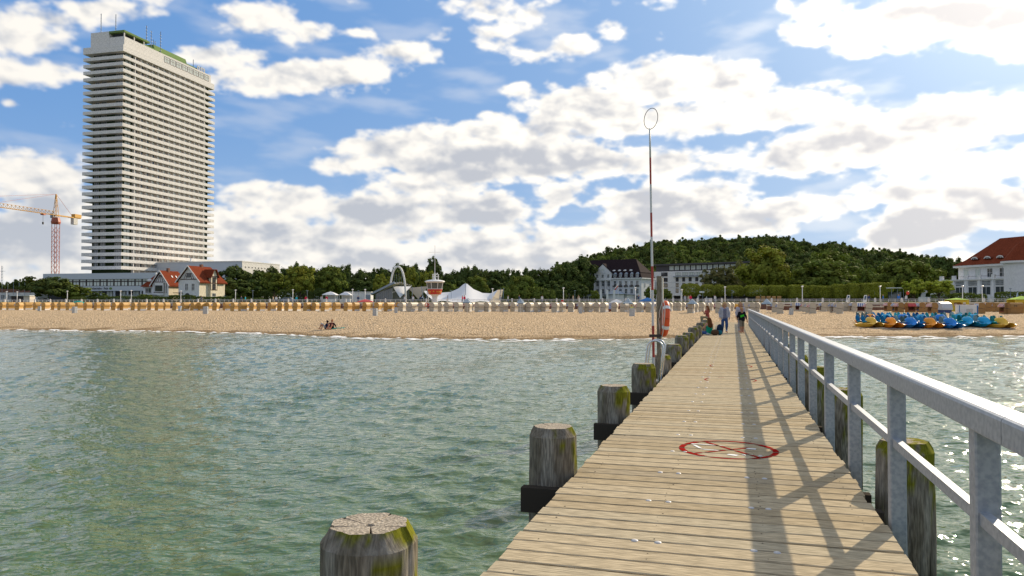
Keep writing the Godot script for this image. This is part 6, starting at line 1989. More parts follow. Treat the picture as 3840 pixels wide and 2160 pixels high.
func chair_parts(key: String, shell: String, inside: String, cloth: Color, back_white := true) -> Node3D:
	var C := Node3D.new()
	C.name = "beach_chair"
	var w := 0.60
	var toz := func(x: float) -> Transform3D: return Transform3D(Basis(Vector3(0, 0, 1), Vector3(0, 1, 0), Vector3(-1, 0, 0)), Vector3(x, 0, 0))
	var sidep := PackedVector2Array([Vector2(-0.40, 0.03), Vector2(0.42, 0.03), Vector2(0.45, 0.60), Vector2(0.40, 0.84), Vector2(-0.45, 0.70)])
	var cheek := PackedVector2Array([Vector2(-0.45, 0.72), Vector2(0.38, 0.86), Vector2(0.33, 1.15), Vector2(0.36, 1.46), Vector2(0.12, 1.57), Vector2(-0.14, 1.58), Vector2(-0.37, 1.48), Vector2(-0.50, 1.28), Vector2(-0.54, 1.02)])
	for s in [-1.0, 1.0]:
		obj("side_panel", Mb.new().prism(sidep, 0.05, toz.call(s * w + 0.025)), M[shell], C)
		obj("hood_side", Mb.new().prism(cheek, 0.05, toz.call(s * (w + 0.012) + 0.025)), M[shell], C)
		obj("hinge_rail", Mb.new().bar(Vector3(s * (w + 0.035), 0.70, -0.45), Vector3(s * (w + 0.035), 0.85, 0.42), 0.03, 0.045), M.dark_frame, C)
	var curve := [Vector2(-0.45, 0.72), Vector2(-0.54, 1.02), Vector2(-0.50, 1.28), Vector2(-0.37, 1.48), Vector2(-0.14, 1.58), Vector2(0.12, 1.57), Vector2(0.36, 1.46)]
	var hd := Mb.new().smooth(1)
	for i in curve.size() - 1:
		var a: Vector2 = curve[i]
		var b: Vector2 = curve[i + 1]
		var n := (b - a).orthogonal().normalized() * 0.03
		hd.quad(Vector3(w, a.y - n.y, a.x - n.x), Vector3(-w, a.y - n.y, a.x - n.x), Vector3(-w, b.y - n.y, b.x - n.x), Vector3(w, b.y - n.y, b.x - n.x))
		hd.quad(Vector3(-w, a.y + n.y, a.x + n.x), Vector3(w, a.y + n.y, a.x + n.x), Vector3(w, b.y + n.y, b.x + n.x), Vector3(-w, b.y + n.y, b.x + n.x))
	obj("hood", hd, M[shell], C)
	obj("back_panel", Mb.new().span(Vector3(-w, 0.34, -0.46), Vector3(w, 0.74, -0.41)), M[shell], C)
	obj("base_board", Mb.new().box(Vector3(0, 0.19, -0.45), Vector3(w * 2.05, 0.30, 0.07), Basis(Vector3.RIGHT, -0.18)), M.gloss_white if back_white else M[shell], C)
	obj("seat", Mb.new().span(Vector3(-w + 0.03, 0.3, -0.36), Vector3(w - 0.03, 0.46, 0.40)), M[inside], C)
	obj("drawer_front", Mb.new().span(Vector3(-w + 0.03, 0.04, 0.36), Vector3(w - 0.03, 0.30, 0.41)), M[shell], C)
	obj("backrest", Mb.new().box(Vector3(0, 0.86, -0.34), Vector3(w * 2 - 0.08, 0.9, 0.08), Basis(Vector3.RIGHT, -0.12)), M[inside], C)
	var aw := Mb.new()
	for i in 9:
		aw.col = cloth if i % 2 else Color(0.62, 0.62, 0.60)
		var x0 := -w + i * w * 2 / 9.0
		var x1 := x0 + w * 2 / 9.0
		aw.quad(Vector3(x0, 1.14, 0.66), Vector3(x1, 1.14, 0.66), Vector3(x1, 1.49, 0.36), Vector3(x0, 1.49, 0.36))
		aw.quad(Vector3(x0, 0.98, 0.65), Vector3(x1, 0.98, 0.65), Vector3(x1, 1.14, 0.66), Vector3(x0, 1.14, 0.66))
	for s in [-1.0, 1.0]:
		for i in 4:
			aw.col = cloth if i % 2 else Color(0.62, 0.62, 0.60)
			var z0 := 0.36 + i * 0.075
			aw.quad(Vector3(s * w, 0.98 + 0.0, z0), Vector3(s * w, 0.98, z0 + 0.075), Vector3(s * w, 1.49 - (z0 + 0.075 - 0.36) * 1.16, z0 + 0.075), Vector3(s * w, 1.49 - (z0 - 0.36) * 1.16, z0))
	obj("awning", aw, M.stripes, C)
	return C

func beach_materials() -> void:
	var m := mat("wicker_honey", lin(0.68, 0.42, 0.115), 0.6)
	m.albedo_texture = weave_tex(Color(1, 1, 1), Color(0.68, 0.6, 0.5))
	m.uv1_triplanar = true
	m.uv1_scale = Vector3(1.5, 1.5, 1.5)
	var tx := m.albedo_texture
	m = mat("wicker_cream", lin(0.66, 0.62, 0.51), 0.6)
	m.albedo_texture = tx
	m.uv1_triplanar = true
	m.uv1_scale = Vector3(1.5, 1.5, 1.5)
	m = mat("wicker_tan", lin(0.46, 0.29, 0.13), 0.7)
	m.albedo_texture = tx
	m.uv1_triplanar = true
	m.uv1_scale = Vector3(1.5, 1.5, 1.5)
	m = mat("stripes", Color.WHITE, 0.85)
	m.vertex_color_use_as_albedo = true
	mat("seat_brown", lin(0.16, 0.055, 0.04), 0.8)
	mat("seat_blue", lin(0.06, 0.09, 0.20), 0.8)
	mat("pale_blue", lin(0.40, 0.52, 0.66), 0.8)
	m = mat("shell_grey", lin(0.36, 0.37, 0.36), 0.6)
	mat("car_blue", lin(0.16, 0.21, 0.30), 0.3, 0.3)
	m = mat("bin_grey", Color.WHITE, 0.85)
	tri(m, ntex(121, 0.05, lin(0.36, 0.37, 0.36), lin(0.52, 0.53, 0.51), 128, 128, 4), Vector3(1, 1, 1))
	mat("canvas_white", lin(0.66, 0.65, 0.62), 0.85)
	mat("canvas_blue", lin(0.05, 0.15, 0.36), 0.85)
	mat("canvas_yellow", lin(0.62, 0.46, 0.06), 0.85)
	mat("canvas_green", lin(0.36, 0.50, 0.10), 0.85)
	mat("canvas_red", lin(0.50, 0.10, 0.10), 0.85)
	mat("tarp_grey", lin(0.42, 0.46, 0.50), 0.5)
	mat("teal_cloth", lin(0.03, 0.25, 0.22), 0.8)
	mat("bag_brown", lin(0.085, 0.055, 0.035), 0.8)
	mat("bag_navy", lin(0.015, 0.03, 0.06), 0.8)
	mat("bag_teal", lin(0.02, 0.14, 0.20), 0.8)
	mat("rope_white", lin(0.60, 0.57, 0.50), 0.9)

func build_chairs() -> void:
	var face := -1.95
	var face_r := -1.86
	var blue := Color(0.05, 0.09, 0.28)
	var red := Color(0.45, 0.05, 0.04)
	var kinds := {
		"honey": chair_parts("honey", "wicker_honey", "seat_brown", Color(0.25, 0.22, 0.24)),
		"cream_blue": chair_parts("cream_blue", "wicker_cream", "seat_brown", blue),
		"cream_red": chair_parts("cream_red", "wicker_cream", "seat_brown", red),
		"tan_red": chair_parts("tan_red", "wicker_tan", "seat_brown", red, false),
		"tan_blue": chair_parts("tan_blue", "wicker_tan", "seat_blue", blue, false)}
	var names := {"honey": "honey-coloured wicker beach chair", "cream_blue": "cream wicker beach chair with blue striped awning", "cream_red": "cream wicker beach chair with red striped awning", "tan_red": "tan wicker beach chair with red striped awning", "tan_blue": "tan wicker beach chair with blue striped awning"}
	var list := []   # u, v of its foot, kind, turn
	var r := RandomNumberGenerator.new()
	r.seed = 321
	var u := 12.0
	while u < 1500.0:   # honey-coloured field on the left: a front row and two behind
		var k := u / 1500.0
		list.append([u, lerpf(1162.5, 1168, k) + r.randf_range(-1.0, 1.2), "honey", face + r.randfn(0.0, 0.16), 0])
		if r.randf() < 0.6: list.append([u + 13 + r.randf_range(-4, 4), lerpf(1159.0, 1162.5, k), "honey", face + r.randfn(0.0, 0.2), 1])
		if r.randf() < 0.3: list.append([u + 4 + r.randf_range(-5, 5), lerpf(1156.8, 1159.0, k), "honey", face + r.randfn(0.0, 0.2), 2])
		u += r.randf_range(24, 44)
	for q in [1466, 1520, 1578, 1548]: list.append([q, 1164.0 + r.randf_range(-1, 1), "honey", face + r.randfn(0, 0.1), 1])
	u = 1507.0
	while u < 2480.0:   # cream field in the middle
		var kk := "cream_blue" if r.randf() < 0.68 else "cream_red"
		list.append([u, 1169.0 + (u - 1500.0) / 1000.0 * 3.2 + r.randf_range(-1.4, 1.0), kk, face - 0.1 + r.randfn(0, 0.14), 0])
		if r.randf() < 0.55: list.append([u + 14 + r.randf_range(-3, 3), 1164.8 + (u - 1500.0) / 1000.0 * 1.6, "cream_blue" if r.randf() < 0.6 else "cream_red", face + r.randfn(0, 0.16), 1])
		if r.randf() < 0.25: list.append([u + 3, 1161.0, "cream_blue", face + r.randfn(0, 0.16), 2])
		u += r.randf_range(24, 42)
	for q in [[2510, 1168], [2528, 1166], [2545, 1166], [2560, 1165], [2591, 1175.5], [2606, 1172], [2618, 1169], [2632, 1168], [2648, 1166], [2664, 1165], [2694, 1175.5], [2727, 1168], [2742, 1167], [2798, 1169], [2822, 1172], [2838, 1172]]: list.append([q[0], q[1], "cream_blue" if r.randf() < 0.7 else "cream_red", face + r.randfn(0, 0.08), 1])
	for q in [[2906, 1172, 0], [2925, 1177, 0], [2978, 1167, 0], [3006, 1168, 0], [3018, 1170, 1], [3032, 1174, 0], [3046, 1177, 1], [3086, 1168.5, 0], [3099, 1168, 1], [3122, 1173, 0], [3134, 1173.5, 0], [3148, 1177, 0], [3168, 1168, 1], [3184, 1168, 0], [3200, 1168.5, 0], [3256, 1176.5, 1]]: list.append([q[0], q[1], "cream_red" if q[2] else "cream_blue", face_r + r.randfn(0, 0.07), 0])
	list.append([2996, 1168, "cream_blue", -0.3, 0])
	list.append([3228, 1173, "cream_blue", -0.25, 0])
	for q in [[3330, 1168, 0], [3372, 1173, 0], [3360, 1171, 1], [3452, 1172, 1], [3472, 1170, 0], [3497, 1176, 0], [3524, 1174, 0], [3592, 1168, 0], [3674, 1178, 1], [3700, 1170, 0], [3718, 1168, 1], [3768, 1178, 0]]: list.append([q[0], q[1], "tan_red" if q[2] == 0 else "tan_blue", face_r + r.randfn(0, 0.1) + 0.2, 0])
	list.append([3816, 1176.5, "tan_blue", PI + 0.1, 0])
	list.append([3742, 1171, "tan_blue", PI - 0.1, 0])
	list.append([3414, 1173, "tan_red", 0.05, 9])
	list.sort_custom(func(a, b): return a[0] < b[0])
	var seen := {}
	for q in list:
		var p := on_sand(q[0], q[1])
		var row: String = ["front row", "second row", "rear row", "", "", "", "", "", "", "front row"][q[4]]
		var key: String = q[2] + row
		seen[key] = seen.get(key, -1) + 1
		var lab := "%s %s from the left in its %s" % [nth(seen[key]), names[q[2]], row]
		if q[4] == 9: lab = "tan wicker beach chair with plain red awning facing the water"
		var c := dup(kinds[q[2]], p, q[3], lab, names[q[2]] + "s on the beach")
		c.set_meta("category", "beach chair")
		if q[4] == 9:
			for part in c.get_children():
				if String(part.name) == "awning": part.material_override = M.canvas_red
	for k in kinds: kinds[k].free()
	# numbers painted on two backs
	var n := thing("numbered_beach_chair", "cream wicker beach chair turned away, with the number 124 on its back", "beach chair", on_sand(2438, 1170.5), PI + 0.1)
	var cc := chair_parts("n", "wicker_cream", "seat_brown", blue)
	for part in cc.get_children():
		part.reparent(n, false)
	cc.free()
	inst("number", text_mesh("124", 0.2, 0.01), M.black, n, Transform3D(Basis(Vector3.UP, PI) * Basis(Vector3.RIGHT, 0.12), Vector3(0, 1.15, -0.575)))
	n = thing("numbered_beach_chair", "tan wicker beach chair turned away, with the number 95 on its back", "beach chair", on_sand(3800, 1178.5), PI - 0.05)
	cc = chair_parts("m", "wicker_tan", "seat_brown", red, false)
	for part in cc.get_children():
		part.reparent(n, false)
	cc.free()
	inst("number", text_mesh("9 5", 0.22, 0.01), M.black, n, Transform3D(Basis(Vector3.UP, PI) * Basis(Vector3.RIGHT, 0.12), Vector3(0, 1.15, -0.575)))


# ---------- other things on the sand ----------
func build_beach_things() -> void:
	var bins := [[148, 1166, 0.95, "left end of the beach before the honey-coloured chairs"], [280, 1175, 1.1, "left, before the gap in the honey-coloured chairs"], [771, 1178.5, 1.2, "before the right villa's honey-coloured chairs"], [1407, 1184, 1.0, "farthest forward, before the last honey-coloured chairs"], [1485, 1174, 0.95, "beside the first cream chair of the front row"], [2177, 1176, 1.0, "before the cream chairs below the spa hotel"], [2370, 1186.5, 1.05, "behind which a child in green stands"], [2966, 1179, 0.95, "tilted, right of the jetty among cream chairs"]]
	var proto: Node3D
	for q in bins:
		var p := on_sand(q[0], q[1])
		var lab: String = "grey concrete litter bin " + q[3]
		if proto == null:
			proto = thing("litter_bin", lab, "litter bin", p, 0.2, "grey litter bins on the beach")
			var b := 0.06
			var prof := PackedVector2Array([Vector2(-0.26 + b, -0.26), Vector2(0.26 - b, -0.26), Vector2(0.26, -0.26 + b), Vector2(0.26, 0.26 - b), Vector2(0.26 - b, 0.26), Vector2(-0.26 + b, 0.26), Vector2(-0.26, 0.26 - b), Vector2(-0.26, -0.26 + b)])
			obj("bin_body", Mb.new().prism(prof, 0.9, Transform3D(Basis(Vector3(1, 0, 0), Vector3(0, 0, -1), Vector3(0, 1, 0)), Vector3(0, -0.05, 0))), M.bin_grey, proto)
			obj("bin_lid", Mb.new().span(Vector3(-0.23, 0.85, -0.23), Vector3(0.23, 0.93, 0.23)), M.bin_grey, proto)
			proto.scale = Vector3.ONE * q[2]
		else:
			var o := dup(proto, p, rng.randf_range(-0.4, 0.4), lab)
			o.scale = Vector3.ONE * q[2]
			if q[0] == 2966: o.rotation.z = -0.12
	var sb := thing("litter_bin", "small silver litter bin with blue rim among the honey-coloured chairs", "litter bin", on_sand(674, 1167.5))
	obj("bin_body", Mb.new().smooth(1).lathe([Vector2(0.22, 0), Vector2(0.30, 0.75), Vector2(0.01, 0.76)], 14), M.bin_grey, sb)
	obj("bin_rim", Mb.new().lathe([Vector2(0.30, 0.75), Vector2(0.33, 0.78), Vector2(0.33, 0.95), Vector2(0.26, 0.95)], 14), M.pale_blue, sb)
	# striped parasols
	var spots := [[1752, 1135, 1118, 34, "blue-grey striped parasol before the big white tent"], [1952, 1138, 1118, 34, "blue-grey striped parasol before the small pointed trees"], [2355, 1139, 1117, 40, "blue-grey striped parasol left of the blue tent"], [2597, 1140.5, 1121, 40, "blue-grey striped parasol over the cream chairs left of the walkers"], [2876, 1141, 1120, 42, "blue-grey striped parasol right of the railing's far end"]]
	for q in spots:
		var p := on_sand(q[0], 1176.0)
		var dist: float = -p.z
		var R: float = q[3] * dist / FOC * 0.5
		var y0: float = at(q[0], q[1], dist).y - p.y
		var y1: float = at(q[0], q[2], dist).y - p.y
		var U := thing("parasol", q[4], "parasol", p, 0.0, "striped parasols on the beach")
		var mb := Mb.new()
		for i in 9:
			var t0 := i / 9.0
			var t1 := (i + 1) / 9.0
			mb.col = Color(0.62, 0.64, 0.64) if i % 2 else Color(0.10, 0.19, 0.25)
			mb.lathe([Vector2(R * (1.0 - t0), lerpf(y0, y1, pow(t0, 0.85))), Vector2(maxf(R * (1.0 - t1), 0.0), lerpf(y0, y1, pow(t1, 0.85)))], 10)
		obj("canopy", mb, M.stripes, U)
		obj("pole", Mb.new().tube([Vector3(0, -0.1, 0), Vector3(0, y1 + 0.06, 0)], 0.022, 6), M.gloss_white, U)
	# pop-up tents
	for q in [[2312, 50, 1122, 1135, "canvas_white", "low white pop-up tent left of the blue one"], [2428, 52, 1116, 1128, "canvas_blue", "blue peaked pop-up tent behind the lifebuoy pole"], [2426, 60, 1120, 1134, "canvas_white", "white peaked pop-up tent in front of the blue one"], [1370, 58, 1122, 1131, "canvas_red", "low red market awning left of the pavilion"], [292, 44, 1127, 1136, "teal_cloth", "turquoise pop-up tent behind the honey-coloured chairs at the left"]]:
		var dist: float = 160.0 if q[0] > 1000 else 172.0
		if q[4] == "canvas_red": dist = 168.0
		var p := spot(q[0], dist, sand_y(spot(q[0], dist, 1).x, -dist))
		var R: float = q[1] * dist / FOC * 0.5
		var T := thing("popup_tent", q[5], "tent", p)
		var ya: float = at(q[0], q[3], dist).y - p.y
		var yb: float = at(q[0], q[2], dist).y - p.y
		obj("roof", Mb.new().lathe([Vector2(R * 1.32, ya - 0.12), Vector2(R * 1.36, ya), Vector2(R * 0.5, lerpf(ya, yb, 0.7)), Vector2(0.02, yb)], 4), M[q[4]], T, Transform3D(Basis(Vector3.UP, PI / 4 + 0.1), Vector3.ZERO))
		for s in [[-0.85, -0.85], [0.85, -0.85], [0.85, 0.85], [-0.85, 0.85]]: obj("leg", Mb.new().tube([Vector3(s[0] * R, 0, s[1] * R), Vector3(s[0] * R, ya, s[1] * R)], 0.03, 5), M.white_frame, T)
	# yellow kiosks with green roofs
	for q in [[3588, 62, 1117, 1124, 1168, "yellow kiosk tent with lime roof, the left one behind the pedal boats"], [3832, 74, 1110, 1123, 1168, "yellow kiosk tent with lime roof, cut off by the right edge"]]:
		var p := on_sand(q[0], q[4])
		var dist: float = -p.z
		var s: float = dist / FOC
		var R: float = q[1] * s * 0.5
		var ya: float = at(q[0], q[3], dist).y - p.y
		var yb: float = at(q[0], q[2], dist).y - p.y
		var T := thing("kiosk_tent", q[5], "tent", p, -0.15, "yellow kiosk tents on the beach")
		obj("roof", Mb.new().lathe([Vector2(R * 1.40, ya - 0.05), Vector2(R * 1.42, ya + 0.02), Vector2(R * 0.4, lerpf(ya, yb, 0.75)), Vector2(0.02, yb)], 4), M.canvas_green, T, Transform3D(Basis(Vector3.UP, PI / 4), Vector3.ZERO))
		for e in [[-0.86, 0.86], [0.86, 0.86], [0.86, -0.86], [-0.86, -0.86]]: obj("corner_post", Mb.new().span(Vector3(e[0] * R - 0.22, 0, e[1] * R - 0.12), Vector3(e[0] * R + 0.22, ya, e[1] * R + 0.12)), M.canvas_yellow, T)
		obj("valance", Mb.new().span(Vector3(-R * 0.86, ya - 0.45, R * 0.8), Vector3(R * 0.86, ya, R * 0.92)), M.canvas_yellow, T)
		obj("back_wall", Mb.new().span(Vector3(-R * 0.86, 0, -R * 0.9), Vector3(R * 0.86, ya, -R * 0.84)), M.canvas_yellow, T)
		obj("counter", Mb.new().span(Vector3(-R * 0.86, 0, R * 0.5), Vector3(R * 0.86, 0.95, R * 0.78)), M.canvas_yellow, T)
	# white stall with its bin, and the covered chair
	var p := on_sand(3629, 1185.5)
	var K := thing("sales_stall", "white boxy sales stall with blue edge stripe behind the pedal boats", "stall", p, -0.28)
	obj("box", Mb.new().span(Vector3(-1.15, 0.06, -0.8), Vector3(1.15, 1.32, 0)), M.gloss_white, K)
	obj("top_board", Mb.new().span(Vector3(-1.22, 1.32, -0.85), Vector3(1.22, 1.40, 0.06)), M.gloss_white, K)
	obj("edge_stripe", Mb.new().span(Vector3(-0.93, 0.08, 0.0), Vector3(-0.85, 1.31, 0.01)), M.canvas_blue, K)
	obj("edge_stripe", Mb.new().span(Vector3(1.0, 0.08, 0.0), Vector3(1.14, 1.31, 0.01)), M.canvas_blue, K)
	obj("foot_board", Mb.new().span(Vector3(-1.35, 0, -0.85), Vector3(1.25, 0.06, 0.1)), M.dark_frame, K)
	obj("shutter", Mb.new().span(Vector3(-0.82, 0.15, 0.0), Vector3(0.97, 1.2, 0.012)), M.white_frame, K)
	var o := dup(proto, on_sand(3636, 1186.5), 0.3, "ribbed grey litter bin standing before the white sales stall")
	o.scale = Vector3.ONE * 1.0
	p = on_sand(3543, 1175)
	K = thing("covered_beach_chair", "beach chair under a pale grey tarpaulin behind the pedal boats", "beach chair", p, 0.15)
	obj("tarpaulin", Mb.new().prism(PackedVector2Array([Vector2(-0.75, 0.55), Vector2(0.62, 0.5), Vector2(0.62, 0.78), Vector2(0.42, 1.45), Vector2(-0.3, 1.72), Vector2(-0.62, 1.5)]), 1.7, Transform3D(Basis(Vector3(0, 0, 1), Vector3(0, 1, 0), Vector3(-1, 0, 0)), Vector3(0.85, 0, 0))), M.tarp_grey, K)
	obj("base", Mb.new().span(Vector3(-0.75, 0, -0.6), Vector3(0.75, 0.52, 0.5)), M.seat_blue, K)
	# sign board seen from behind
	p = on_sand(2656, 1192)
	K = thing("beach_sign", "white sign board on a grey pole, seen from behind, left of the walkers", "sign", p)
	var s := -p.z / FOC
	obj("pole", Mb.new().tube([Vector3(0, -0.3, 0), Vector3(0, 74 * s, 0)], 0.045, 8), M.zinc, K)
	obj("board", Mb.new().span(Vector3(-12 * s, 57 * s, -0.09), Vector3(15 * s, 74 * s, -0.05)), M.gloss_white, K)
	for y in [60.0, 71.0]: obj("bracket", Mb.new().span(Vector3(-10 * s, y * s - 0.03, -0.05), Vector3(12 * s, y * s + 0.03, -0.02)), M.zinc, K)
	# rescue ring post by the watch tower
	p = spot(1600.5, 128, sand_y(spot(1600, 128, 1).x, -128))
	K = thing("rescue_post", "white post with red lifebuoy and flag on the sand by the watch tower", "rescue post", p)
	obj("post", Mb.new().tube([Vector3(0, -0.2, 0), Vector3(0, 1.75, 0)], 0.04, 6), M.gloss_white, K)
	var ring := []
	for i in 17: ring.append(Vector3(cos(TAU * i / 16.0) * 0.28, 1.2 + sin(TAU * i / 16.0) * 0.28, 0.08))
	obj("ring", Mb.new().smooth(1).tube(ring, 0.07, 6, false), M.rescue_red, K)
	p = spot(2109, 158, 2.0)
	K = thing("rescue_board", "small red rescue board at the promenade railing below the spa hotel", "sign", p)
	obj("board", Mb.new().span(Vector3(-0.25, 0.2, 0), Vector3(0.25, 1.15, 0.08)), M.rescue_red, K)
	obj("white_field", Mb.new().span(Vector3(-0.15, 0.45, 0.08), Vector3(0.15, 0.8, 0.09)), M.gloss_white, K)
	# inflatable / kayak shape among the chairs behind the walkers
	p = on_sand(2752, 1166)
	K = thing("stacked_kayak", "red and orange kayak leaning among the cream chairs behind the walkers", "kayak", p)
	obj("red_hull", Mb.new().smooth(1).ball(Vector3(-0.2, 1.05, 0), Vector3(0.28, 0.5, 0.3), 12, 8), M.rescue_red, K)
	obj("orange_hull", Mb.new().smooth(1).ball(Vector3(0.35, 1.0, 0.1), Vector3(0.65, 0.32, 0.22), 12, 8), M.crane_yellow, K)
	obj("stand", Mb.new().span(Vector3(-0.3, 0, -0.2), Vector3(0.1, 0.7, 0.2)), M.seat_brown, K)



# ---------- pedal boats ----------
func boat_mesh() -> ArrayMesh:
	var nx := 29
	var nz := 23
	var half := 0.82
	var Lh := 1.35
	var top := func(x: float, z: float) -> float:
		var ax := absf(x)
		var y := 0.38
		var hump := exp(-pow(ax / 0.15, 2.0)) * (0.44 * smoothstep(-1.3, -0.3, z) * (1.0 - 0.9 * smoothstep(0.55, 1.3, z)) + 0.05)
		var well := smoothstep(0.20, 0.32, ax) * (1.0 - smoothstep(0.60, 0.72, ax)) * smoothstep(-1.1, -0.85, z) * (1.0 - smoothstep(0.75, 1.0, z))
		y += hump - well * 0.22
		y -= 0.16 * smoothstep(0.8, 1.35, z) + 0.05 * smoothstep(0.62, 0.82, ax)
		return y
	var bot := func(x: float, z: float) -> float:
		var ax := absf(x)
		var fl := exp(-pow((ax - 0.52) / 0.24, 4.0))
		var y := lerpf(0.30, 0.0, fl)
		return y + 0.26 * pow(maxf(0.0, absf(z) - 0.75) / 0.6, 2.0) * (1.0 if z > 0 else 0.5)
	var mb := Mb.new().smooth(1)
	var pt := func(i: int, j: int, up: bool) -> Vector3:
		var fx := lerpf(-1, 1, i / float(nx - 1))
		var z := lerpf(-Lh, Lh, j / float(nz - 1))
		var ax := absf(fx)
		# two rounded bows with a notch between
		var len_k := 1.0 - 0.16 * pow(absf(ax - 0.62) / 0.62, 2.0)
		var x := fx * half * (1.0 - 0.10 * pow(absf(z / Lh), 3.0))
		var zz := z * len_k
		var yt: float = (top as Callable).call(x, z)
		var yb: float = (bot as Callable).call(x, z)
		var rim := maxf(pow(ax, 8.0), pow(absf(z / Lh), 8.0))
		var m := lerpf(yb, yt, 0.55)
		return Vector3(x, lerpf(yt if up else yb, m, rim), zz)
	for j in nz - 1:
		for i in nx - 1:
			mb.quad(pt.call(i, j + 1, true), pt.call(i + 1, j + 1, true), pt.call(i + 1, j, true), pt.call(i, j, true))
			mb.quad(pt.call(i, j, false), pt.call(i + 1, j, false), pt.call(i + 1, j + 1, false), pt.call(i, j + 1, false))
	return mb.done()

func build_boats() -> void:
	for q in [["boat_orange", 0.85, 0.30, 0.012], ["boat_blue", 0.010, 0.20, 0.60], ["boat_mustard", 0.75, 0.45, 0.05], ["boat_azure", 0.008, 0.33, 0.58], ["seat_azure", 0.008, 0.24, 0.48], ["seat_teal", 0.015, 0.34, 0.36], ["seat_pale", 0.24, 0.36, 0.36]]:
		var m := mat(q[0], lin(q[1], q[2], q[3]), 0.34)
		m.metallic_specular = 0.35
	var hull := boat_mesh()
	var seat := Mb.new().smooth(1)
	for e in [[-0.05, 0.0], [0.05, 0.0]]: seat.ball(Vector3(0, 0.30, 0), Vector3(0.215, 0.36, 0.055), 14, 8)
	seat.ball(Vector3(0, 0.02, 0.16), Vector3(0.21, 0.08, 0.2), 12, 6)
	var seatm := seat.done()
	var front := [[3262, 1227, "boat_mustard", "seat_azure", "mustard yellow pedal boat with blue seats, first from the left"], [3337, 1229, "boat_orange", "seat_azure", "orange pedal boat with blue seats, second from the left"], [3410, 1230, "boat_blue", "seat_pale", "blue pedal boat between the two orange ones"], [3482, 1231, "boat_orange", "seat_azure", "orange pedal boat right of the blue one in the middle"], [3556, 1232, "boat_blue", "seat_pale", "deep blue pedal boat, fifth from the left, bright bow"], [3624, 1225, "boat_azure", "seat_teal", "azure pedal boat, sixth from the left"], [3684, 1226, "boat_azure", "seat_pale", "azure pedal boat beside the last yellow one"], [3748, 1230, "boat_mustard", "seat_teal", "mustard yellow pedal boat at the right end of the row"]]
	var rear := [[3312, 1219, "boat_orange", "seat_pale", "pedal boat in the rear row behind the first two"], [3374, 1219, "boat_azure", "seat_azure", "pedal boat in the rear row behind the left orange one"], [3440, 1219, "boat_blue", "seat_teal", "pedal boat in the rear row behind the middle blue one"], [3512, 1220, "boat_azure", "seat_azure", "pedal boat in the rear row behind the right orange one"], [3585, 1220, "boat_blue", "seat_teal", "pedal boat in the rear row behind the deep blue one"], [3655, 1218, "boat_azure", "seat_pale", "pedal boat in the rear row behind the azure pair"], [3716, 1219, "boat_azure", "seat_teal", "pedal boat in the rear row behind the right end"]]
	for q in rear + front:
		var p := on_sand(q[0], q[1])
		var isf := front.has(q)
		if not isf: p += Vector3(0.0, 0.06, -2.6)
		var B := thing("pedal_boat", q[4], "pedal boat", p, 0.14 + rng.randfn(0, 0.05), "pedal boats drawn up on the sand")
		B.rotation.x = -0.04
		var sc := 1.0
		inst("hull", hull, M[q[2]], B, Transform3D(Basis.from_scale(Vector3.ONE * sc), Vector3.ZERO))
		for x in [-0.46, 0.46]:
			inst("seat", seatm, M[q[3]], B, Transform3D(Basis(Vector3.RIGHT, -0.25), Vector3(x, 0.40, -0.15)))
			inst("seat", seatm, M[q[3]], B, Transform3D(Basis(Vector3.RIGHT, -0.25), Vector3(x, 0.46, -0.95)))
		for x in [-0.44, 0.44]: obj("pedals", Mb.new().tube([Vector3(x - 0.12, 0.40, 0.5), Vector3(x + 0.12, 0.40, 0.5)], 0.03, 6), M.black, B)
		obj("tiller", Mb.new().tube([Vector3(0, 0.85, 0.0), Vector3(0.05, 0.98, -0.12)], 0.02, 6), M.black, B)
	# a rope lying before the row
	var rp := []
	for i in 20:
		var u := lerpf(3225.0, 3790.0, i / 19.0)
		rp.append(on_sand(u, 1234.0 + sin(i * 1.7) * 0.8) + Vector3(0, 0.03, 0))
	var ro := obj("mooring_rope", Mb.new().smooth(1).tube(rp, 0.02, 5), M.bin_grey)
	tag(ro, "thin grey rope lying on the sand before the pedal boats", "rope")


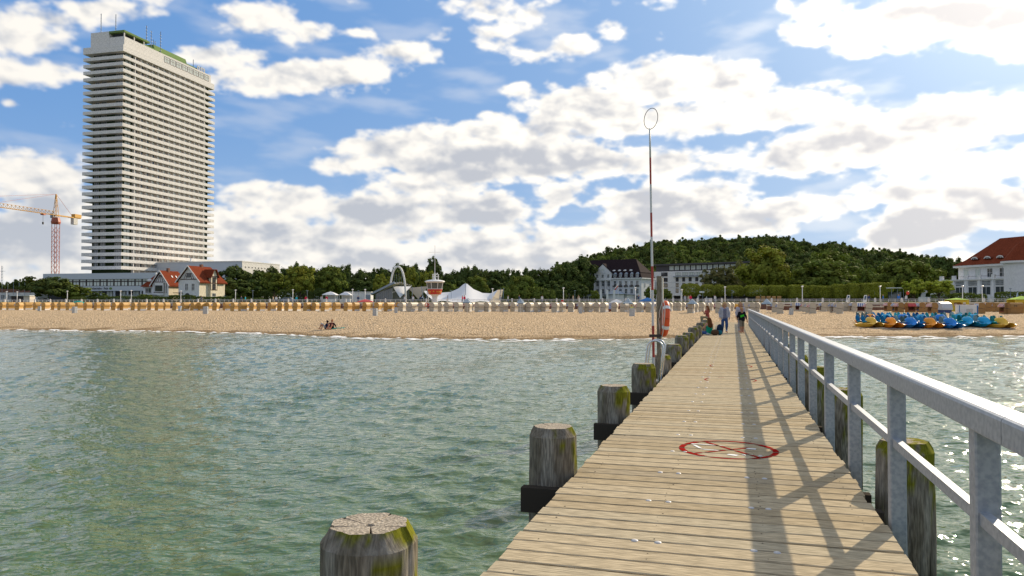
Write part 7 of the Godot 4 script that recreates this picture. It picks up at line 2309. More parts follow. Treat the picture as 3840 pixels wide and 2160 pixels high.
# ---------- gear on the jetty ----------
func build_jetty_gear() -> void:
	mat("buoy_orange", lin(0.68, 0.085, 0.012), 0.5)
	mat("gloss_white_pole", lin(0.60, 0.60, 0.58), 0.5)
	mat("rust_red", lin(0.36, 0.045, 0.03), 0.6)
	# striped measuring pole with a ring on top
	var B := Basis(Vector3.UP, JETTY_TURN)
	var p := jet(-1.80, -1.2, 18.35)
	var P := thing("striped_pole", "tall thin red and white pole with a wire ring on top", "pole", p)
	P.rotation.z = 0.013
	var y := 0.0
	var k := 0
	var cuts := [1.2, 2.36, 3.0, 3.85, 5.0, 5.95, 6.85, 7.15]
	cuts = [0.55, 1.75, 2.75, 3.6, 4.75, 5.95, 6.62, 7.0]
	var top := 7.02
	var edges := [0.0, 0.62, 1.55, 2.30, 3.15, 3.72, 4.42, 5.0, 5.68, 6.32, 7.02]
	for i in edges.size() - 1:
		obj("band", Mb.new().smooth(1).tube([Vector3(0, edges[i], 0), Vector3(0, edges[i + 1], 0)], 0.033 - 0.0012 * i, 10, i == edges.size() - 2), M.rust_red if i % 2 == 0 and i < 9 else M.gloss_white_pole, P)
	var ring := []
	for i in 33: ring.append(Vector3(0.03 + cos(TAU * i / 32.0) * 0.135, top + 0.235 + sin(TAU * i / 32.0) * 0.235, sin(TAU * i / 32.0 + 1.2) * 0.17))
	obj("wire_ring", Mb.new().smooth(1).tube(ring, 0.008, 6, false), M.black, P)
	# wooden post carrying the lifebuoy
	p = jet(-1.63, -2.2, 17.75)
	P = thing("lifebuoy_post", "square weathered wooden post beside the striped pole", "post", p, JETTY_TURN)
	var b := 0.012
	var w := 0.052
	var prof := PackedVector2Array([Vector2(-w + b, -w), Vector2(w - b, -w), Vector2(w, -w + b), Vector2(w, w - b), Vector2(w - b, w), Vector2(-w + b, w), Vector2(-w, w - b), Vector2(-w, -w + b)])
	var post := Mb.new()
	post.col = Color(0.30, 0.26, 0.19)
	post.prism(prof, 4.46, Transform3D(Basis(Vector3(1, 0, 0), Vector3(0, 0, -1), Vector3(0, 1, 0)), Vector3.ZERO))
	obj("timber", post, M.pile_wood, P)
	obj("side_board", Mb.new().span(Vector3(0.064, 3.2, -0.05), Vector3(0.095, 4.42, 0.05)), M.rope_white, P)
	obj("bracket", Mb.new().span(Vector3(-0.22, 3.06, 0.02), Vector3(0.07, 3.12, 0.075)), M.dark_frame, P)
	# lifebuoy hung on the post, seen nearly edge-on
	var L := thing("lifebuoy", "orange lifebuoy with white bands and rope hung on the wooden post", "lifebuoy", jet(-1.50, 1.29, 17.72), JETTY_TURN - 1.32)
	L.rotation.z = 0.0
	L.rotation.x = -0.06
	var loop := []
	for i in 37:
		var a := TAU * i / 36.0
		loop.append(Vector3(cos(a) * 0.23, sin(a) * (0.335 if sin(a) > 0 else 0.35), 0))
	obj("ring", Mb.new().smooth(1).tube(loop, 0.075, 12, false), M.buoy_orange, L)
	for a in [0.6, 2.5, 3.8, 5.6]:
		var q := []
		for i in 4:
			var c: float = a + i * 0.075
			q.append(Vector3(cos(c) * 0.23, sin(c) * 0.342, 0))
		obj("white_band", Mb.new().smooth(1).tube(q, 0.086, 12, false), M.gloss_white, L)
	var rope := []
	for i in 41:
		var a := TAU * i / 40.0
		rope.append(Vector3(cos(a) * (0.315 + 0.025 * sin(a * 4.0)), sin(a) * (0.42 + 0.03 * sin(a * 4.0)), 0.06))
	obj("grab_line", Mb.new().smooth(1).tube(rope, 0.009, 6, false), M.rope_white, L)
	obj("tie", Mb.new().tube([Vector3(0.0, -0.44, 0.05), Vector3(0.03, -0.55, 0.06), Vector3(0.0, -0.7, 0.05)], 0.008, 5), M.rope_white, L)
	obj("loose_line", Mb.new().smooth(1).tube([Vector3(0.1, 0.36, 0.1), Vector3(0.03, 0.12, 0.14), Vector3(0.08, 0.02, 0.13), Vector3(-0.02, -0.02, 0.14), Vector3(0.05, -0.2, 0.12), Vector3(0.02, -0.36, 0.1)], 0.009, 5), M.rope_white, L)
	# bathing ladder
	var A := thing("bathing_ladder", "stainless bathing ladder with curved handrails on the left edge", "ladder", jet(-1.50, 0, 16.9), JETTY_TURN)
	for s in [-0.27, 0.27]:
		var pts := [Vector3(-0.50, -2.2, s), Vector3(-0.42, -0.4, s), Vector3(-0.30, 0.55, s)]
		for i in 9:
			var a := PI - PI * i / 8.0
			pts.append(Vector3(-0.115 + cos(a) * 0.17, 0.66 + sin(a) * 0.17, s))
		pts.append(Vector3(0.03, 0.45, s))
		pts.append(Vector3(-0.05, -0.16, s))
		obj("handrail", Mb.new().smooth(1).tube(pts, 0.021, 10), M.steel, A)
	for i in 6: obj("tread", Mb.new().box(Vector3(-0.36 - 0.03 * i, -0.10 - i * 0.3, 0), Vector3(0.20, 0.03, 0.54)), M.steel, A)
	obj("landing_grid", Mb.new().box(Vector3(-0.2, -0.06, 0), Vector3(0.34, 0.03, 0.56)), M.steel, A)


# ---------- people ----------
func field_mesh(mb: Mb, bones: Array, cell: float, k: float, spots: Array = []) -> void:   # joins tapered capsules [a, b, ra, rb, colour] smoothly and meshes the field as surface nets
	var lo := Vector3(1e9, 1e9, 1e9)
	var hi := -lo
	for b in bones:
		var m: float = maxf(b[2], b[3])
		lo = lo.min(b[0] - Vector3.ONE * m).min(b[1] - Vector3.ONE * m)
		hi = hi.max(b[0] + Vector3.ONE * m).max(b[1] + Vector3.ONE * m)
	var pad := cell * 2.5
	lo -= Vector3.ONE * pad
	hi += Vector3.ONE * pad
	var nx := int((hi.x - lo.x) / cell) + 2
	var ny := int((hi.y - lo.y) / cell) + 2
	var nz := int((hi.z - lo.z) / cell) + 2
	var E := PackedFloat32Array()
	E.resize(nx * ny * nz)
	var best := PackedFloat32Array()
	best.resize(nx * ny * nz)
	best.fill(9.0)
	var who := PackedInt32Array()
	who.resize(nx * ny * nz)
	var reach := 3.2 / k
	for n in bones.size():
		var b: Array = bones[n]
		var a: Vector3 = b[0]
		var ba: Vector3 = b[1] - b[0]
		var ra: float = b[2]
		var rb: float = b[3]
		var L := maxf(ba.length_squared(), 1e-9)
		var m := maxf(ra, rb) + reach
		var p0: Vector3 = a.min(b[1]) - Vector3.ONE * m
		var p1: Vector3 = a.max(b[1]) + Vector3.ONE * m
		var i0 := maxi(int((p0.x - lo.x) / cell), 0)
		var i1 := mini(int((p1.x - lo.x) / cell) + 1, nx - 1)
		var j0 := maxi(int((p0.y - lo.y) / cell), 0)
		var j1 := mini(int((p1.y - lo.y) / cell) + 1, ny - 1)
		var k0 := maxi(int((p0.z - lo.z) / cell), 0)
		var k1 := mini(int((p1.z - lo.z) / cell) + 1, nz - 1)
		for kz in range(k0, k1 + 1):
			for jy in range(j0, j1 + 1):
				var row := (kz * ny + jy) * nx
				for ix in range(i0, i1 + 1):
					var p := lo + Vector3(ix, jy, kz) * cell - a
					var t := clampf(p.dot(ba) / L, 0.0, 1.0)
					var d := (p - ba * t).length() - lerpf(ra, rb, t)
					if d < reach:
						E[row + ix] += exp(-k * d)
						if d < best[row + ix]:
							best[row + ix] = d
							who[row + ix] = n
	var id := PackedInt32Array()
	id.resize(nx * ny * nz)
	id.fill(-1)
	var vp := PackedVector3Array()
	var vc := PackedColorArray()
	var off := [0, 1, nx, nx + 1, nx * ny, nx * ny + 1, nx * ny + nx, nx * ny + nx + 1]
	var edges := [[0, 1], [2, 3], [4, 5], [6, 7], [0, 2], [1, 3], [4, 6], [5, 7], [0, 4], [1, 5], [2, 6], [3, 7]]
	for kz in nz - 1:
		for jy in ny - 1:
			var row := (kz * ny + jy) * nx
			for ix in nx - 1:
				var c := row + ix
				var mask := 0
				for q in 8:
					if E[c + off[q]] > 1.0: mask |= 1 << q
				if mask == 0 or mask == 255: continue
				var s := Vector3.ZERO
				var cnt := 0
				for e in edges:
					var q0: int = e[0]
					var q1: int = e[1]
					if ((mask >> q0) & 1) != ((mask >> q1) & 1):
						var d0 := log(maxf(E[c + off[q0]], 1e-4))
						var d1 := log(maxf(E[c + off[q1]], 1e-4))
						var t := clampf(d0 / (d0 - d1), 0.0, 1.0)
						s += Vector3(q0 & 1, (q0 >> 1) & 1, q0 >> 2).lerp(Vector3(q1 & 1, (q1 >> 1) & 1, q1 >> 2), t)
						cnt += 1
				var pos := lo + (Vector3(ix, jy, kz) + s / cnt) * cell
				var bd := 9.0
				var bw := 0
				for q in 8:
					if best[c + off[q]] < bd:
						bd = best[c + off[q]]
						bw = who[c + off[q]]
				var col: Color = bones[bw][4]
				for sp in spots:
					var dd: Vector3 = (pos - sp[0]) / sp[1]
					if dd.length_squared() < 1.0: col = sp[2]
				id[c] = vp.size()
				vp.append(pos)
				vc.append(col)
	mb.smooth(1)
	for kz in range(1, nz - 1):
		for jy in range(1, ny - 1):
			var row := (kz * ny + jy) * nx
			for ix in range(1, nx - 1):
				var c := row + ix
				var inn := E[c] > 1.0
				for ax in 3:
					var st: int = [1, nx, nx * ny][ax]
					if (E[c + st] > 1.0) == inn: continue
					var u: int = [nx, nx * ny, 1][ax]
					var w: int = [nx * ny, 1, nx][ax]
					var q := [id[c - u - w], id[c - w], id[c], id[c - u]]
					if q.min() < 0: continue
					if not inn: q.reverse()
					for e in [0, 2, 1, 0, 3, 2]:
						mb.col = vc[q[e]]
						mb.v(vp[q[e]])

func body_bones(J: Dictionary, C: Dictionary, f := 1.0) -> Array:
	var b := []
	var pel: Vector3 = (J.hl + J.hr) * 0.5
	var across: Vector3 = (J.hr - J.hl).normalized()
	var acs: Vector3 = (J.sr - J.sl).normalized()
	var neck: Vector3 = (J.sl + J.sr) * 0.5 + (J.head - (J.sl + J.sr) * 0.5) * 0.18
	var chest: Vector3 = pel.lerp(neck, 0.68)
	var waist: Vector3 = pel.lerp(neck, 0.3)
	for s in ["l", "r"]:
		var k := -1.0 if s == "l" else 1.0
		b.append([J["h" + s], J["k" + s], 0.088 * f, 0.060 * f, C.thigh])
		b.append([J["k" + s], J["k" + s].lerp(J["a" + s], 0.3), 0.056 * f, 0.055 * f, C.thigh if C.has("long") else C.shin])
		b.append([J["k" + s].lerp(J["a" + s], 0.3), J["a" + s], 0.054 * f, 0.038 * f, C.shin])
		b.append([J["a" + s], J["t" + s], 0.040, 0.028, C.foot])
		b.append([J["s" + s], J["e" + s], 0.055 * f, 0.045 * f, C.sleeve])
		b.append([J["e" + s], J["w" + s], 0.043 * f, 0.030 * f, C.fore])
		b.append([J["h" + s] + across * -k * 0.01, waist + across * k * 0.065 * f, 0.102 * f, 0.092 * f, C.get("belt", C.shirt)])
		b.append([waist + across * k * 0.06 * f, chest + acs * k * 0.075 * f, 0.094 * f, 0.098 * f, C.shirt])
		b.append([chest + acs * k * 0.075 * f, J["s" + s] + acs * -k * 0.03, 0.092 * f, 0.058 * f, C.get("yoke", C.shirt)])
	b.append([neck, J.head + (neck - J.head) * 0.4, 0.048, 0.046, C.skin])
	return b

func head_bones(h: Vector3, fwd: Vector3, up: Vector3, C: Dictionary, s := 1.0) -> Array:
	var rt := fwd.cross(up).normalized()
	var at2 := func(x: float, y: float, z: float) -> Vector3: return h + (rt * x + up * y + fwd * z) * s
	var skin: Color = C.skin
	var b := [[at2.call(0, 0.03, -0.022), at2.call(0, 0.035, 0.016), 0.088 * s, 0.080 * s, skin], [at2.call(0, -0.02, 0.03), at2.call(0, -0.075, 0.052), 0.066 * s, 0.042 * s, skin], [at2.call(0, 0.005, 0.092), at2.call(0, -0.026, 0.108), 0.010 * s, 0.014 * s, skin], [at2.call(0, -0.09, -0.03), at2.call(0, -0.03, -0.02), 0.05 * s, 0.06 * s, skin]]
	for k in [-1.0, 1.0]:
		b.append([at2.call(k * 0.088, 0.0, -0.012), at2.call(k * 0.090, -0.03, -0.006), 0.016 * s, 0.011 * s, skin])
		b.append([at2.call(k * 0.018, 0.030, 0.092), at2.call(k * 0.05, 0.030, 0.080), 0.010 * s, 0.009 * s, skin])
	return b

func head_spots(h: Vector3, fwd: Vector3, up: Vector3, s := 1.0) -> Array:
	var rt := fwd.cross(up).normalized()
	var out := []
	for k in [-1.0, 1.0]: out.append([h + (rt * k * 0.034 + up * 0.008 + fwd * 0.085) * s, Vector3.ONE * 0.015 * s, Color(0.06, 0.04, 0.03)])
	out.append([h + (up * -0.055 + fwd * 0.092) * s, Vector3(0.026, 0.010, 0.03) * s, Color(0.34, 0.11, 0.09)])
	return out

func hand_bones(w: Vector3, dir: Vector3, inward: Vector3, C: Dictionary, s := 1.0) -> Array:   # palm, four bent fingers, a thumb at the side
	var d := dir.normalized()
	var side := inward.cross(d).normalized()
	var skin: Color = C.skin
	var b := []
	for e in [-0.022, 0.0, 0.022]: b.append([w + side * e * 0.7 * s, w + (d * 0.082 + side * e) * s, 0.017 * s, 0.015 * s, skin])
	var ln := [0.062, 0.072, 0.067, 0.052]
	for i in 4:
		var o := w + (d * 0.086 + side * (-0.030 + i * 0.020)) * s
		var mid: Vector3 = o + (d * ln[i] * 0.55 + inward * 0.010) * s
		b.append([o, mid, 0.0092 * s, 0.0085 * s, skin])
		b.append([mid, mid + (d * ln[i] * 0.45 + inward * 0.026) * s, 0.0085 * s, 0.007 * s, skin])
	var th := w + (d * 0.025 + side * -0.030) * s
	b.append([th, th + (d * 0.035 + side * -0.024 + inward * 0.01) * s, 0.012 * s, 0.010 * s, skin])
	b.append([th + (d * 0.035 + side * -0.024 + inward * 0.01) * s, th + (d * 0.066 + side * -0.026 + inward * 0.02) * s, 0.010 * s, 0.008 * s, skin])
	return b

func person(label: String, where: Vector3, turn: float, J: Dictionary, C: Dictionary, fine := true, f := 1.0, spots := [], hair := [], hs := 1.0, group := "") -> Node3D:
	var P := thing("person", label, "person", where, turn, group)
	var mb := Mb.new()
	field_mesh(mb, body_bones(J, C, f), 0.020 if fine else 0.036, 46.0 if fine else 34.0, spots)
	var fw: Vector3 = J.get("face", Vector3(0, 0, 1))
	var up: Vector3 = J.get("crown", Vector3.UP)
	field_mesh(mb, head_bones(J.head, fw, up, C, hs), 0.0085 if fine else 0.02, 110.0 if fine else 70.0, head_spots(J.head, fw, up, hs))
	if fine:
		for s in ["l", "r"]:
			field_mesh(mb, hand_bones(J["w" + s], J["w" + s] - J["e" + s] + Vector3(0, -0.02, 0), J.get("palm" + s, Vector3(1 if s == "l" else -1, 0, 0.2).normalized()), C, hs), 0.0055, 260.0)
	obj("body", mb, M.skin_cloth, P)
	if hair.size():
		var hb := Mb.new()
		var rt := fw.cross(up).normalized()
		var bones := []
		for q in hair:
			var a: Vector3 = J.head + (rt * q[0].x + up * q[0].y + fw * q[0].z) * hs
			var b: Vector3 = J.head + (rt * q[1].x + up * q[1].y + fw * q[1].z) * hs
			bones.append([a, b, q[2] * hs, q[3] * hs, q[4] if q.size() > 4 else C.hair])
		field_mesh(hb, bones, 0.014 if fine else 0.028, 80.0)
		obj("hair", hb, M.skin_cloth, P)
	return P

func standing(h: float, stride := 0.0, swing := 0.0) -> Dictionary:
	var s := h / 1.70
	var J := {
		"head": Vector3(0, 1.585, 0.015), "sl": Vector3(-0.185, 1.385, 0), "sr": Vector3(0.185, 1.385, 0), "el": Vector3(-0.245, 1.12, -0.02 + swing * 0.5), "er": Vector3(0.245, 1.12, -0.02 - swing * 0.5),
		"wl": Vector3(-0.262, 0.875, 0.04 + swing), "wr": Vector3(0.262, 0.875, 0.04 - swing), "hl": Vector3(-0.095, 0.90, 0), "hr": Vector3(0.095, 0.90, 0),
		"kl": Vector3(-0.10, 0.49, 0.04 - stride * 0.6), "kr": Vector3(0.10, 0.49, 0.04 + stride * 0.7), "al": Vector3(-0.095, 0.085 + maxf(stride, 0) * 0.12, -stride), "ar": Vector3(0.095, 0.085 + maxf(-stride, 0) * 0.12, stride * 0.8),
		"tl": Vector3(-0.11, 0.035, 0.14 - stride), "tr": Vector3(0.11, 0.035, 0.14 + stride * 0.8)}
	for k in J: J[k] = J[k] * s
	return J

func build_people() -> void:
	var m := mat("skin_cloth", Color.WHITE, 0.85)
	m.vertex_color_use_as_albedo = true
	var skin := Color(0.50, 0.27, 0.18)
	var tan := Color(0.42, 0.22, 0.14)
	var deck := func(u: float, v: float) -> Vector3:
		var d := bearing(u, v)
		return EYE + d * ((DECK + 0.003 - EYE.y) / d.y)
	# woman in the grey cardigan
	var J := standing(1.64, 0.10, -0.05)
	J.el += Vector3(-0.025, 0, 0)
	J.er += Vector3(0.025, 0, 0)
	var jeans := Color(0.045, 0.085, 0.20)
	var top := Color(0.17, 0.17, 0.22)
	var grey_k := Color(0.38, 0.38, 0.42)
	var C := {"skin": skin, "thigh": jeans, "shin": jeans, "foot": skin, "sleeve": grey_k, "fore": grey_k, "shirt": top, "belt": top, "yoke": grey_k, "hair": Color(0.46, 0.30, 0.13), "long": 1}
	var sp := []
	for k in [-1.0, 1.0]: sp.append([Vector3(k * 0.165, 1.06, 0.0), Vector3(0.085, 0.36, 0.3), grey_k])
	sp.append([Vector3(0, 1.43, 0.08), Vector3(0.08, 0.07, 0.12), skin])
	var rr := RandomNumberGenerator.new()
	rr.seed = 8
	for i in 26: sp.append([Vector3(rr.randf_range(-0.09, 0.09), rr.randf_range(0.92, 1.32), 0.12), Vector3(0.018, 0.018, 0.08), Color(0.30, 0.26, 0.30) if i % 2 else Color(0.09, 0.10, 0.16)])
	sp.append([Vector3(-0.09, 0.13, 0.0), Vector3(0.12, 0.045, 0.3), Color(0.30, 0.38, 0.48)])
	sp.append([Vector3(0.09, 0.13, 0.0), Vector3(0.12, 0.045, 0.3), Color(0.30, 0.38, 0.48)])
	sp.append([Vector3(0, 0.035, 0.05), Vector3(0.4, 0.065, 0.5), skin])
	var bob := [[Vector3(0, 0.055, -0.03), Vector3(0, 0.06, 0.0), 0.095, 0.092], [Vector3(-0.085, 0.02, -0.02), Vector3(-0.092, -0.08, 0.0), 0.045, 0.035], [Vector3(0.085, 0.02, -0.02), Vector3(0.092, -0.08, 0.0), 0.045, 0.035], [Vector3(0, 0.0, -0.075), Vector3(0, -0.08, -0.07), 0.07, 0.055]]
	person("woman with blond bob walking barefoot in jeans and an open grey cardigan", deck.call(2717.0, 1248.0), -0.05, J, C, true, 1.14, sp, bob)
	# woman behind the boy
	J = standing(1.66, -0.06, 0.06)
	var lil := Color(0.40, 0.39, 0.44)
	C = {"skin": skin, "thigh": Color(0.34, 0.33, 0.34), "shin": Color(0.34, 0.33, 0.34), "foot": skin, "sleeve": lil, "fore": lil, "shirt": Color(0.36, 0.33, 0.38), "yoke": lil, "hair": Color(0.42, 0.26, 0.12), "long": 1}
	person("woman in a pale lilac shirt walking behind the boy", deck.call(2777.0, 1246.5), -0.05, J, C, true, 1.10, [[Vector3(0, 1.42, 0.08), Vector3(0.07, 0.10, 0.12), skin], [Vector3(-0.2, 0.85, 0.05), Vector3(0.1, 0.08, 0.2), skin]], bob)
	# boy
	J = standing(1.36, -0.12, 0.07)
	J.el += Vector3(-0.03, 0, 0)
	J.er += Vector3(0.05, 0.01, 0)
	J.wl += Vector3(-0.04, 0, 0)
	J.wr += Vector3(0.08, 0.0, 0)
	var blk := Color(0.016, 0.017, 0.022)
	C = {"skin": tan, "thigh": Color(0.20, 0.18, 0.13), "shin": tan, "foot": tan, "sleeve": blk, "fore": blk, "shirt": blk, "hair": Color(0.40, 0.24, 0.10)}
	var pr := []
	for i in 16: pr.append([Vector3(rr.randf_range(-0.085, 0.085), rr.randf_range(0.87, 1.0), 0.12), Vector3(rr.randf_range(0.02, 0.05), rr.randf_range(0.016, 0.035), 0.09), Color(0.06, 0.52, 0.035)])
	var short_hair := [[Vector3(0, 0.05, -0.03), Vector3(0, 0.058, 0.01), 0.092, 0.084], [Vector3(0, 0.02, -0.05), Vector3(0, -0.03, -0.05), 0.075, 0.05]]
	person("boy in a black sweatshirt with bright green print and olive shorts", deck.call(2782.0, 1249.0), 0.0, J, C, true, 0.88, pr, short_hair, 0.96)
	# girl sitting on the deck with her back to us
	J = {"head": Vector3(0.0, 0.74, -0.03), "sl": Vector3(-0.155, 0.545, 0.0), "sr": Vector3(0.155, 0.545, 0.0), "el": Vector3(-0.27, 0.37, -0.05), "er": Vector3(0.2, 0.33, -0.16), "wl": Vector3(-0.42, 0.20, -0.14), "wr": Vector3(0.06, 0.2, -0.30),
		"hl": Vector3(-0.09, 0.115, 0.0), "hr": Vector3(0.09, 0.115, 0.0), "kl": Vector3(-0.46, 0.13, -0.06), "kr": Vector3(0.16, 0.18, -0.42), "al": Vector3(-0.16, 0.055, 0.14), "ar": Vector3(-0.12, 0.06, -0.36), "tl": Vector3(0.02, 0.04, 0.20), "tr": Vector3(-0.28, 0.05, -0.38), "face": Vector3(-0.35, -0.1, -0.93).normalized(), "palml": Vector3(0, -1, 0), "palmr": Vector3(0, -1, 0)}
	var green := Color(0.012, 0.26, 0.15)
	C = {"skin": skin, "thigh": jeans, "shin": jeans, "foot": Color(0.34, 0.40, 0.46), "sleeve": skin, "fore": skin, "shirt": green, "yoke": skin, "hair": Color(0.105, 0.045, 0.022), "long": 1}
	var lng := [[Vector3(0, 0.05, -0.02), Vector3(0, 0.05, 0.0), 0.100, 0.098], [Vector3(0, 0.0, -0.06), Vector3(0.0, -0.20, -0.13), 0.085, 0.075], [Vector3(-0.06, -0.05, -0.06), Vector3(-0.08, -0.30, -0.12), 0.06, 0.05], [Vector3(0.06, -0.05, -0.06), Vector3(0.075, -0.32, -0.12), 0.06, 0.045], [Vector3(0, -0.15, -0.12), Vector3(0.0, -0.36, -0.13), 0.07, 0.045], [Vector3(-0.09, -0.1, -0.06), Vector3(-0.115, -0.32, -0.09), 0.03, 0.025, Color(0.24, 0.11, 0.04)]]
	var gp: Vector3 = deck.call(2660.0, 1256.0)
	person("girl with long brown hair in a green top sitting on the deck, seen from behind", gp, 0.05, J, C, true, 0.95, [], lng)
	var bag := thing("shoulder_bag", "round brown bag lying on the deck behind the sitting girl", "bag", gp + Vector3(0.20, 0, 0.32), 0.2)
	obj("body", Mb.new().smooth(1).ball(Vector3(0, 0.14, 0), Vector3(0.21, 0.16, 0.14), 14, 8), M.bag_brown, bag)
	obj("flap", Mb.new().smooth(1).ball(Vector3(0, 0.19, 0.03), Vector3(0.19, 0.10, 0.13), 12, 6), M.bag_brown, bag)
	var bp := thing("backpack", "dark blue and teal backpack with a pale strap beside the sitting girl", "backpack", gp + Vector3(0.50, 0, 0.12), -0.5)
	obj("body", Mb.new().smooth(1).ball(Vector3(0, 0.27, 0), Vector3(0.17, 0.29, 0.14), 14, 10), M.bag_navy, bp)
	obj("front_pocket", Mb.new().smooth(1).ball(Vector3(0.02, 0.14, 0.10), Vector3(0.14, 0.13, 0.08), 12, 8), M.bag_teal, bp)
	obj("strap", Mb.new().smooth(1).tube([Vector3(-0.1, 0.52, 0.05), Vector3(-0.18, 0.42, 0.12), Vector3(-0.16, 0.2, 0.16), Vector3(-0.08, 0.04, 0.14)], 0.02, 6), M.rope_white, bp)
	# girl on the pile at the far end
	J = {"head": Vector3(-0.02, 0.80, 0.04), "sl": Vector3(-0.06, 0.60, -0.14), "sr": Vector3(-0.02, 0.60, 0.15), "el": Vector3(-0.16, 0.38, -0.15), "er": Vector3(-0.15, 0.40, 0.17), "wl": Vector3(-0.26, 0.52, -0.05), "wr": Vector3(-0.27, 0.50, 0.06),
		"hl": Vector3(0.02, 0.11, -0.09), "hr": Vector3(0.04, 0.11, 0.09), "kl": Vector3(-0.40, 0.16, -0.1), "kr": Vector3(-0.38, 0.14, 0.10), "al": Vector3(-0.42, -0.26, -0.1), "ar": Vector3(-0.40, -0.28, 0.10), "tl": Vector3(-0.55, -0.30, -0.1), "tr": Vector3(-0.54, -0.32, 0.1), "face": Vector3(-0.95, -0.15, 0.25).normalized()}
	C = {"skin": skin, "thigh": Color(0.30, 0.24, 0.15), "shin": Color(0.30, 0.24, 0.15), "foot": Color(0.2, 0.15, 0.1), "sleeve": Color(0.36, 0.09, 0.07), "fore": skin, "shirt": Color(0.36, 0.09, 0.07), "hair": Color(0.16, 0.07, 0.03), "long": 1}
	person("girl in a red top sitting on the last pile at the end of the jetty", jet(-1.70, 0.5, 3.37 + 3.93 * 13), 0.0, J, C, true, 0.95, [], lng.slice(0, 4))
	# couple on the sand
	var base := on_sand(1225, 1234.6)
	J = {"head": Vector3(0.06, 0.60, 0), "sl": Vector3(0.02, 0.44, -0.17), "sr": Vector3(0.04, 0.43, 0.17), "el": Vector3(0.20, 0.24, -0.22), "er": Vector3(0.14, 0.22, 0.24), "wl": Vector3(0.24, 0.05, -0.25), "wr": Vector3(0.06, 0.06, 0.30),
		"hl": Vector3(-0.10, 0.12, -0.09), "hr": Vector3(-0.08, 0.12, 0.09), "kl": Vector3(-0.46, 0.44, -0.12), "kr": Vector3(-0.30, 0.42, 0.2), "al": Vector3(-0.62, 0.07, -0.12), "ar": Vector3(-0.33, 0.06, 0.34), "tl": Vector3(-0.76, 0.04, -0.1), "tr": Vector3(-0.42, 0.04, 0.46), "face": Vector3(-0.7, 0.05, -0.7).normalized()}
	C = {"skin": tan, "thigh": Color(0.42, 0.41, 0.40), "shin": tan, "foot": tan, "sleeve": Color(0.02, 0.03, 0.06), "fore": tan, "shirt": Color(0.018, 0.03, 0.07), "hair": Color(0.012, 0.01, 0.01)}
	person("dark-haired person in navy shirt sitting on the sand with knees drawn up", base, 0.0, J, C, true, 1.0, [], short_hair)
	J = {"head": Vector3(0.02, 0.66, 0.02), "sl": Vector3(-0.16, 0.47, 0.02), "sr": Vector3(0.17, 0.46, -0.02), "el": Vector3(-0.27, 0.30, 0.08), "er": Vector3(0.30, 0.25, -0.10), "wl": Vector3(-0.22, 0.14, 0.2), "wr": Vector3(0.40, 0.06, -0.10),
		"hl": Vector3(-0.09, 0.12, 0), "hr": Vector3(0.09, 0.12, 0), "kl": Vector3(-0.14, 0.42, 0.33), "kr": Vector3(0.14, 0.40, 0.34), "al": Vector3(-0.2, 0.06, 0.52), "ar": Vector3(0.02, 0.06, 0.58), "tl": Vector3(-0.25, 0.04, 0.66), "tr": Vector3(-0.02, 0.04, 0.72), "face": Vector3(-0.2, 0, 0.98).normalized()}
	C = {"skin": Color(0.52, 0.24, 0.15), "thigh": Color(0.02, 0.02, 0.025), "shin": Color(0.56, 0.25, 0.15), "foot": Color(0.55, 0.16, 0.12), "sleeve": Color(0.03, 0.02, 0.02), "fore": Color(0.52, 0.26, 0.17), "shirt": Color(0.12, 0.015, 0.02), "hair": Color(0.26, 0.09, 0.03)}
	person("person in dark red shirt leaning back on one arm beside the navy-shirted one", base + Vector3(0.42, 0.02, -0.06), 0.0, J, C, true, 1.0, [], short_hair)
	var tw := inst("beach_towel", grid(14, 8, func(i: int, j: int) -> Vector3:
		var x := lerpf(-0.3, 1.1, i / 13.0)
		var z := lerpf(-0.4, 0.35, j / 7.0)
		return Vector3(x, sand_y(base.x + 0.4 + x, base.z + z) - base.y + 0.045 + sin(x * 9.0 + z * 4.0) * 0.012, z)), M.teal_cloth, self, Transform3D(Basis(), base + Vector3(0.4, 0, 0)))
	tag(tw, "teal beach towel under the couple on the sand", "towel")
	# people among the chairs
	var p := on_sand(2266, 1170)
	J = {"head": Vector3(-0.12, 1.08, 0.02), "sl": Vector3(-0.12, 0.88, 0.16), "sr": Vector3(-0.05, 0.88, -0.16), "el": Vector3(-0.25, 0.68, 0.18), "er": Vector3(-0.2, 0.68, -0.18), "wl": Vector3(-0.42, 0.6, 0.14), "wr": Vector3(-0.4, 0.6, -0.1),
		"hl": Vector3(0.05, 0.48, 0.09), "hr": Vector3(0.05, 0.48, -0.09), "kl": Vector3(-0.40, 0.52, 0.12), "kr": Vector3(-0.40, 0.50, -0.1), "al": Vector3(-0.55, 0.09, 0.14), "ar": Vector3(-0.5, 0.09, -0.12), "tl": Vector3(-0.7, 0.04, 0.14), "tr": Vector3(-0.66, 0.04, -0.12), "face": Vector3(-0.9, 0, 0.3).normalized()}
	C = {"skin": tan, "thigh": Color(0.20, 0.03, 0.12), "shin": tan, "foot": tan, "sleeve": Color(0.5, 0.5, 0.5), "fore": tan, "shirt": Color(0.52, 0.52, 0.52), "hair": Color(0.08, 0.05, 0.03)}
	person("person in purple shorts sitting before a blue striped beach chair", p, 0.0, J, C, false, 1.0, [], short_hair)
	var dc := thing("striped_deck_seat", "blue and white striped back of a reclined beach seat beside the person in purple", "beach chair", on_sand(2292, 1169), 0.5)
	var ds := Mb.new()
	for i in 9:
		ds.col = Color(0.05, 0.10, 0.30) if i % 2 else Color(0.62, 0.62, 0.6)
		ds.quad(Vector3(-0.55 + i * 0.122, 0.45, 0.1), Vector3(-0.55 + (i + 1) * 0.122, 0.45, 0.1), Vector3(-0.55 + (i + 1) * 0.122, 1.45, -0.35), Vector3(-0.55 + i * 0.122, 1.45, -0.35))
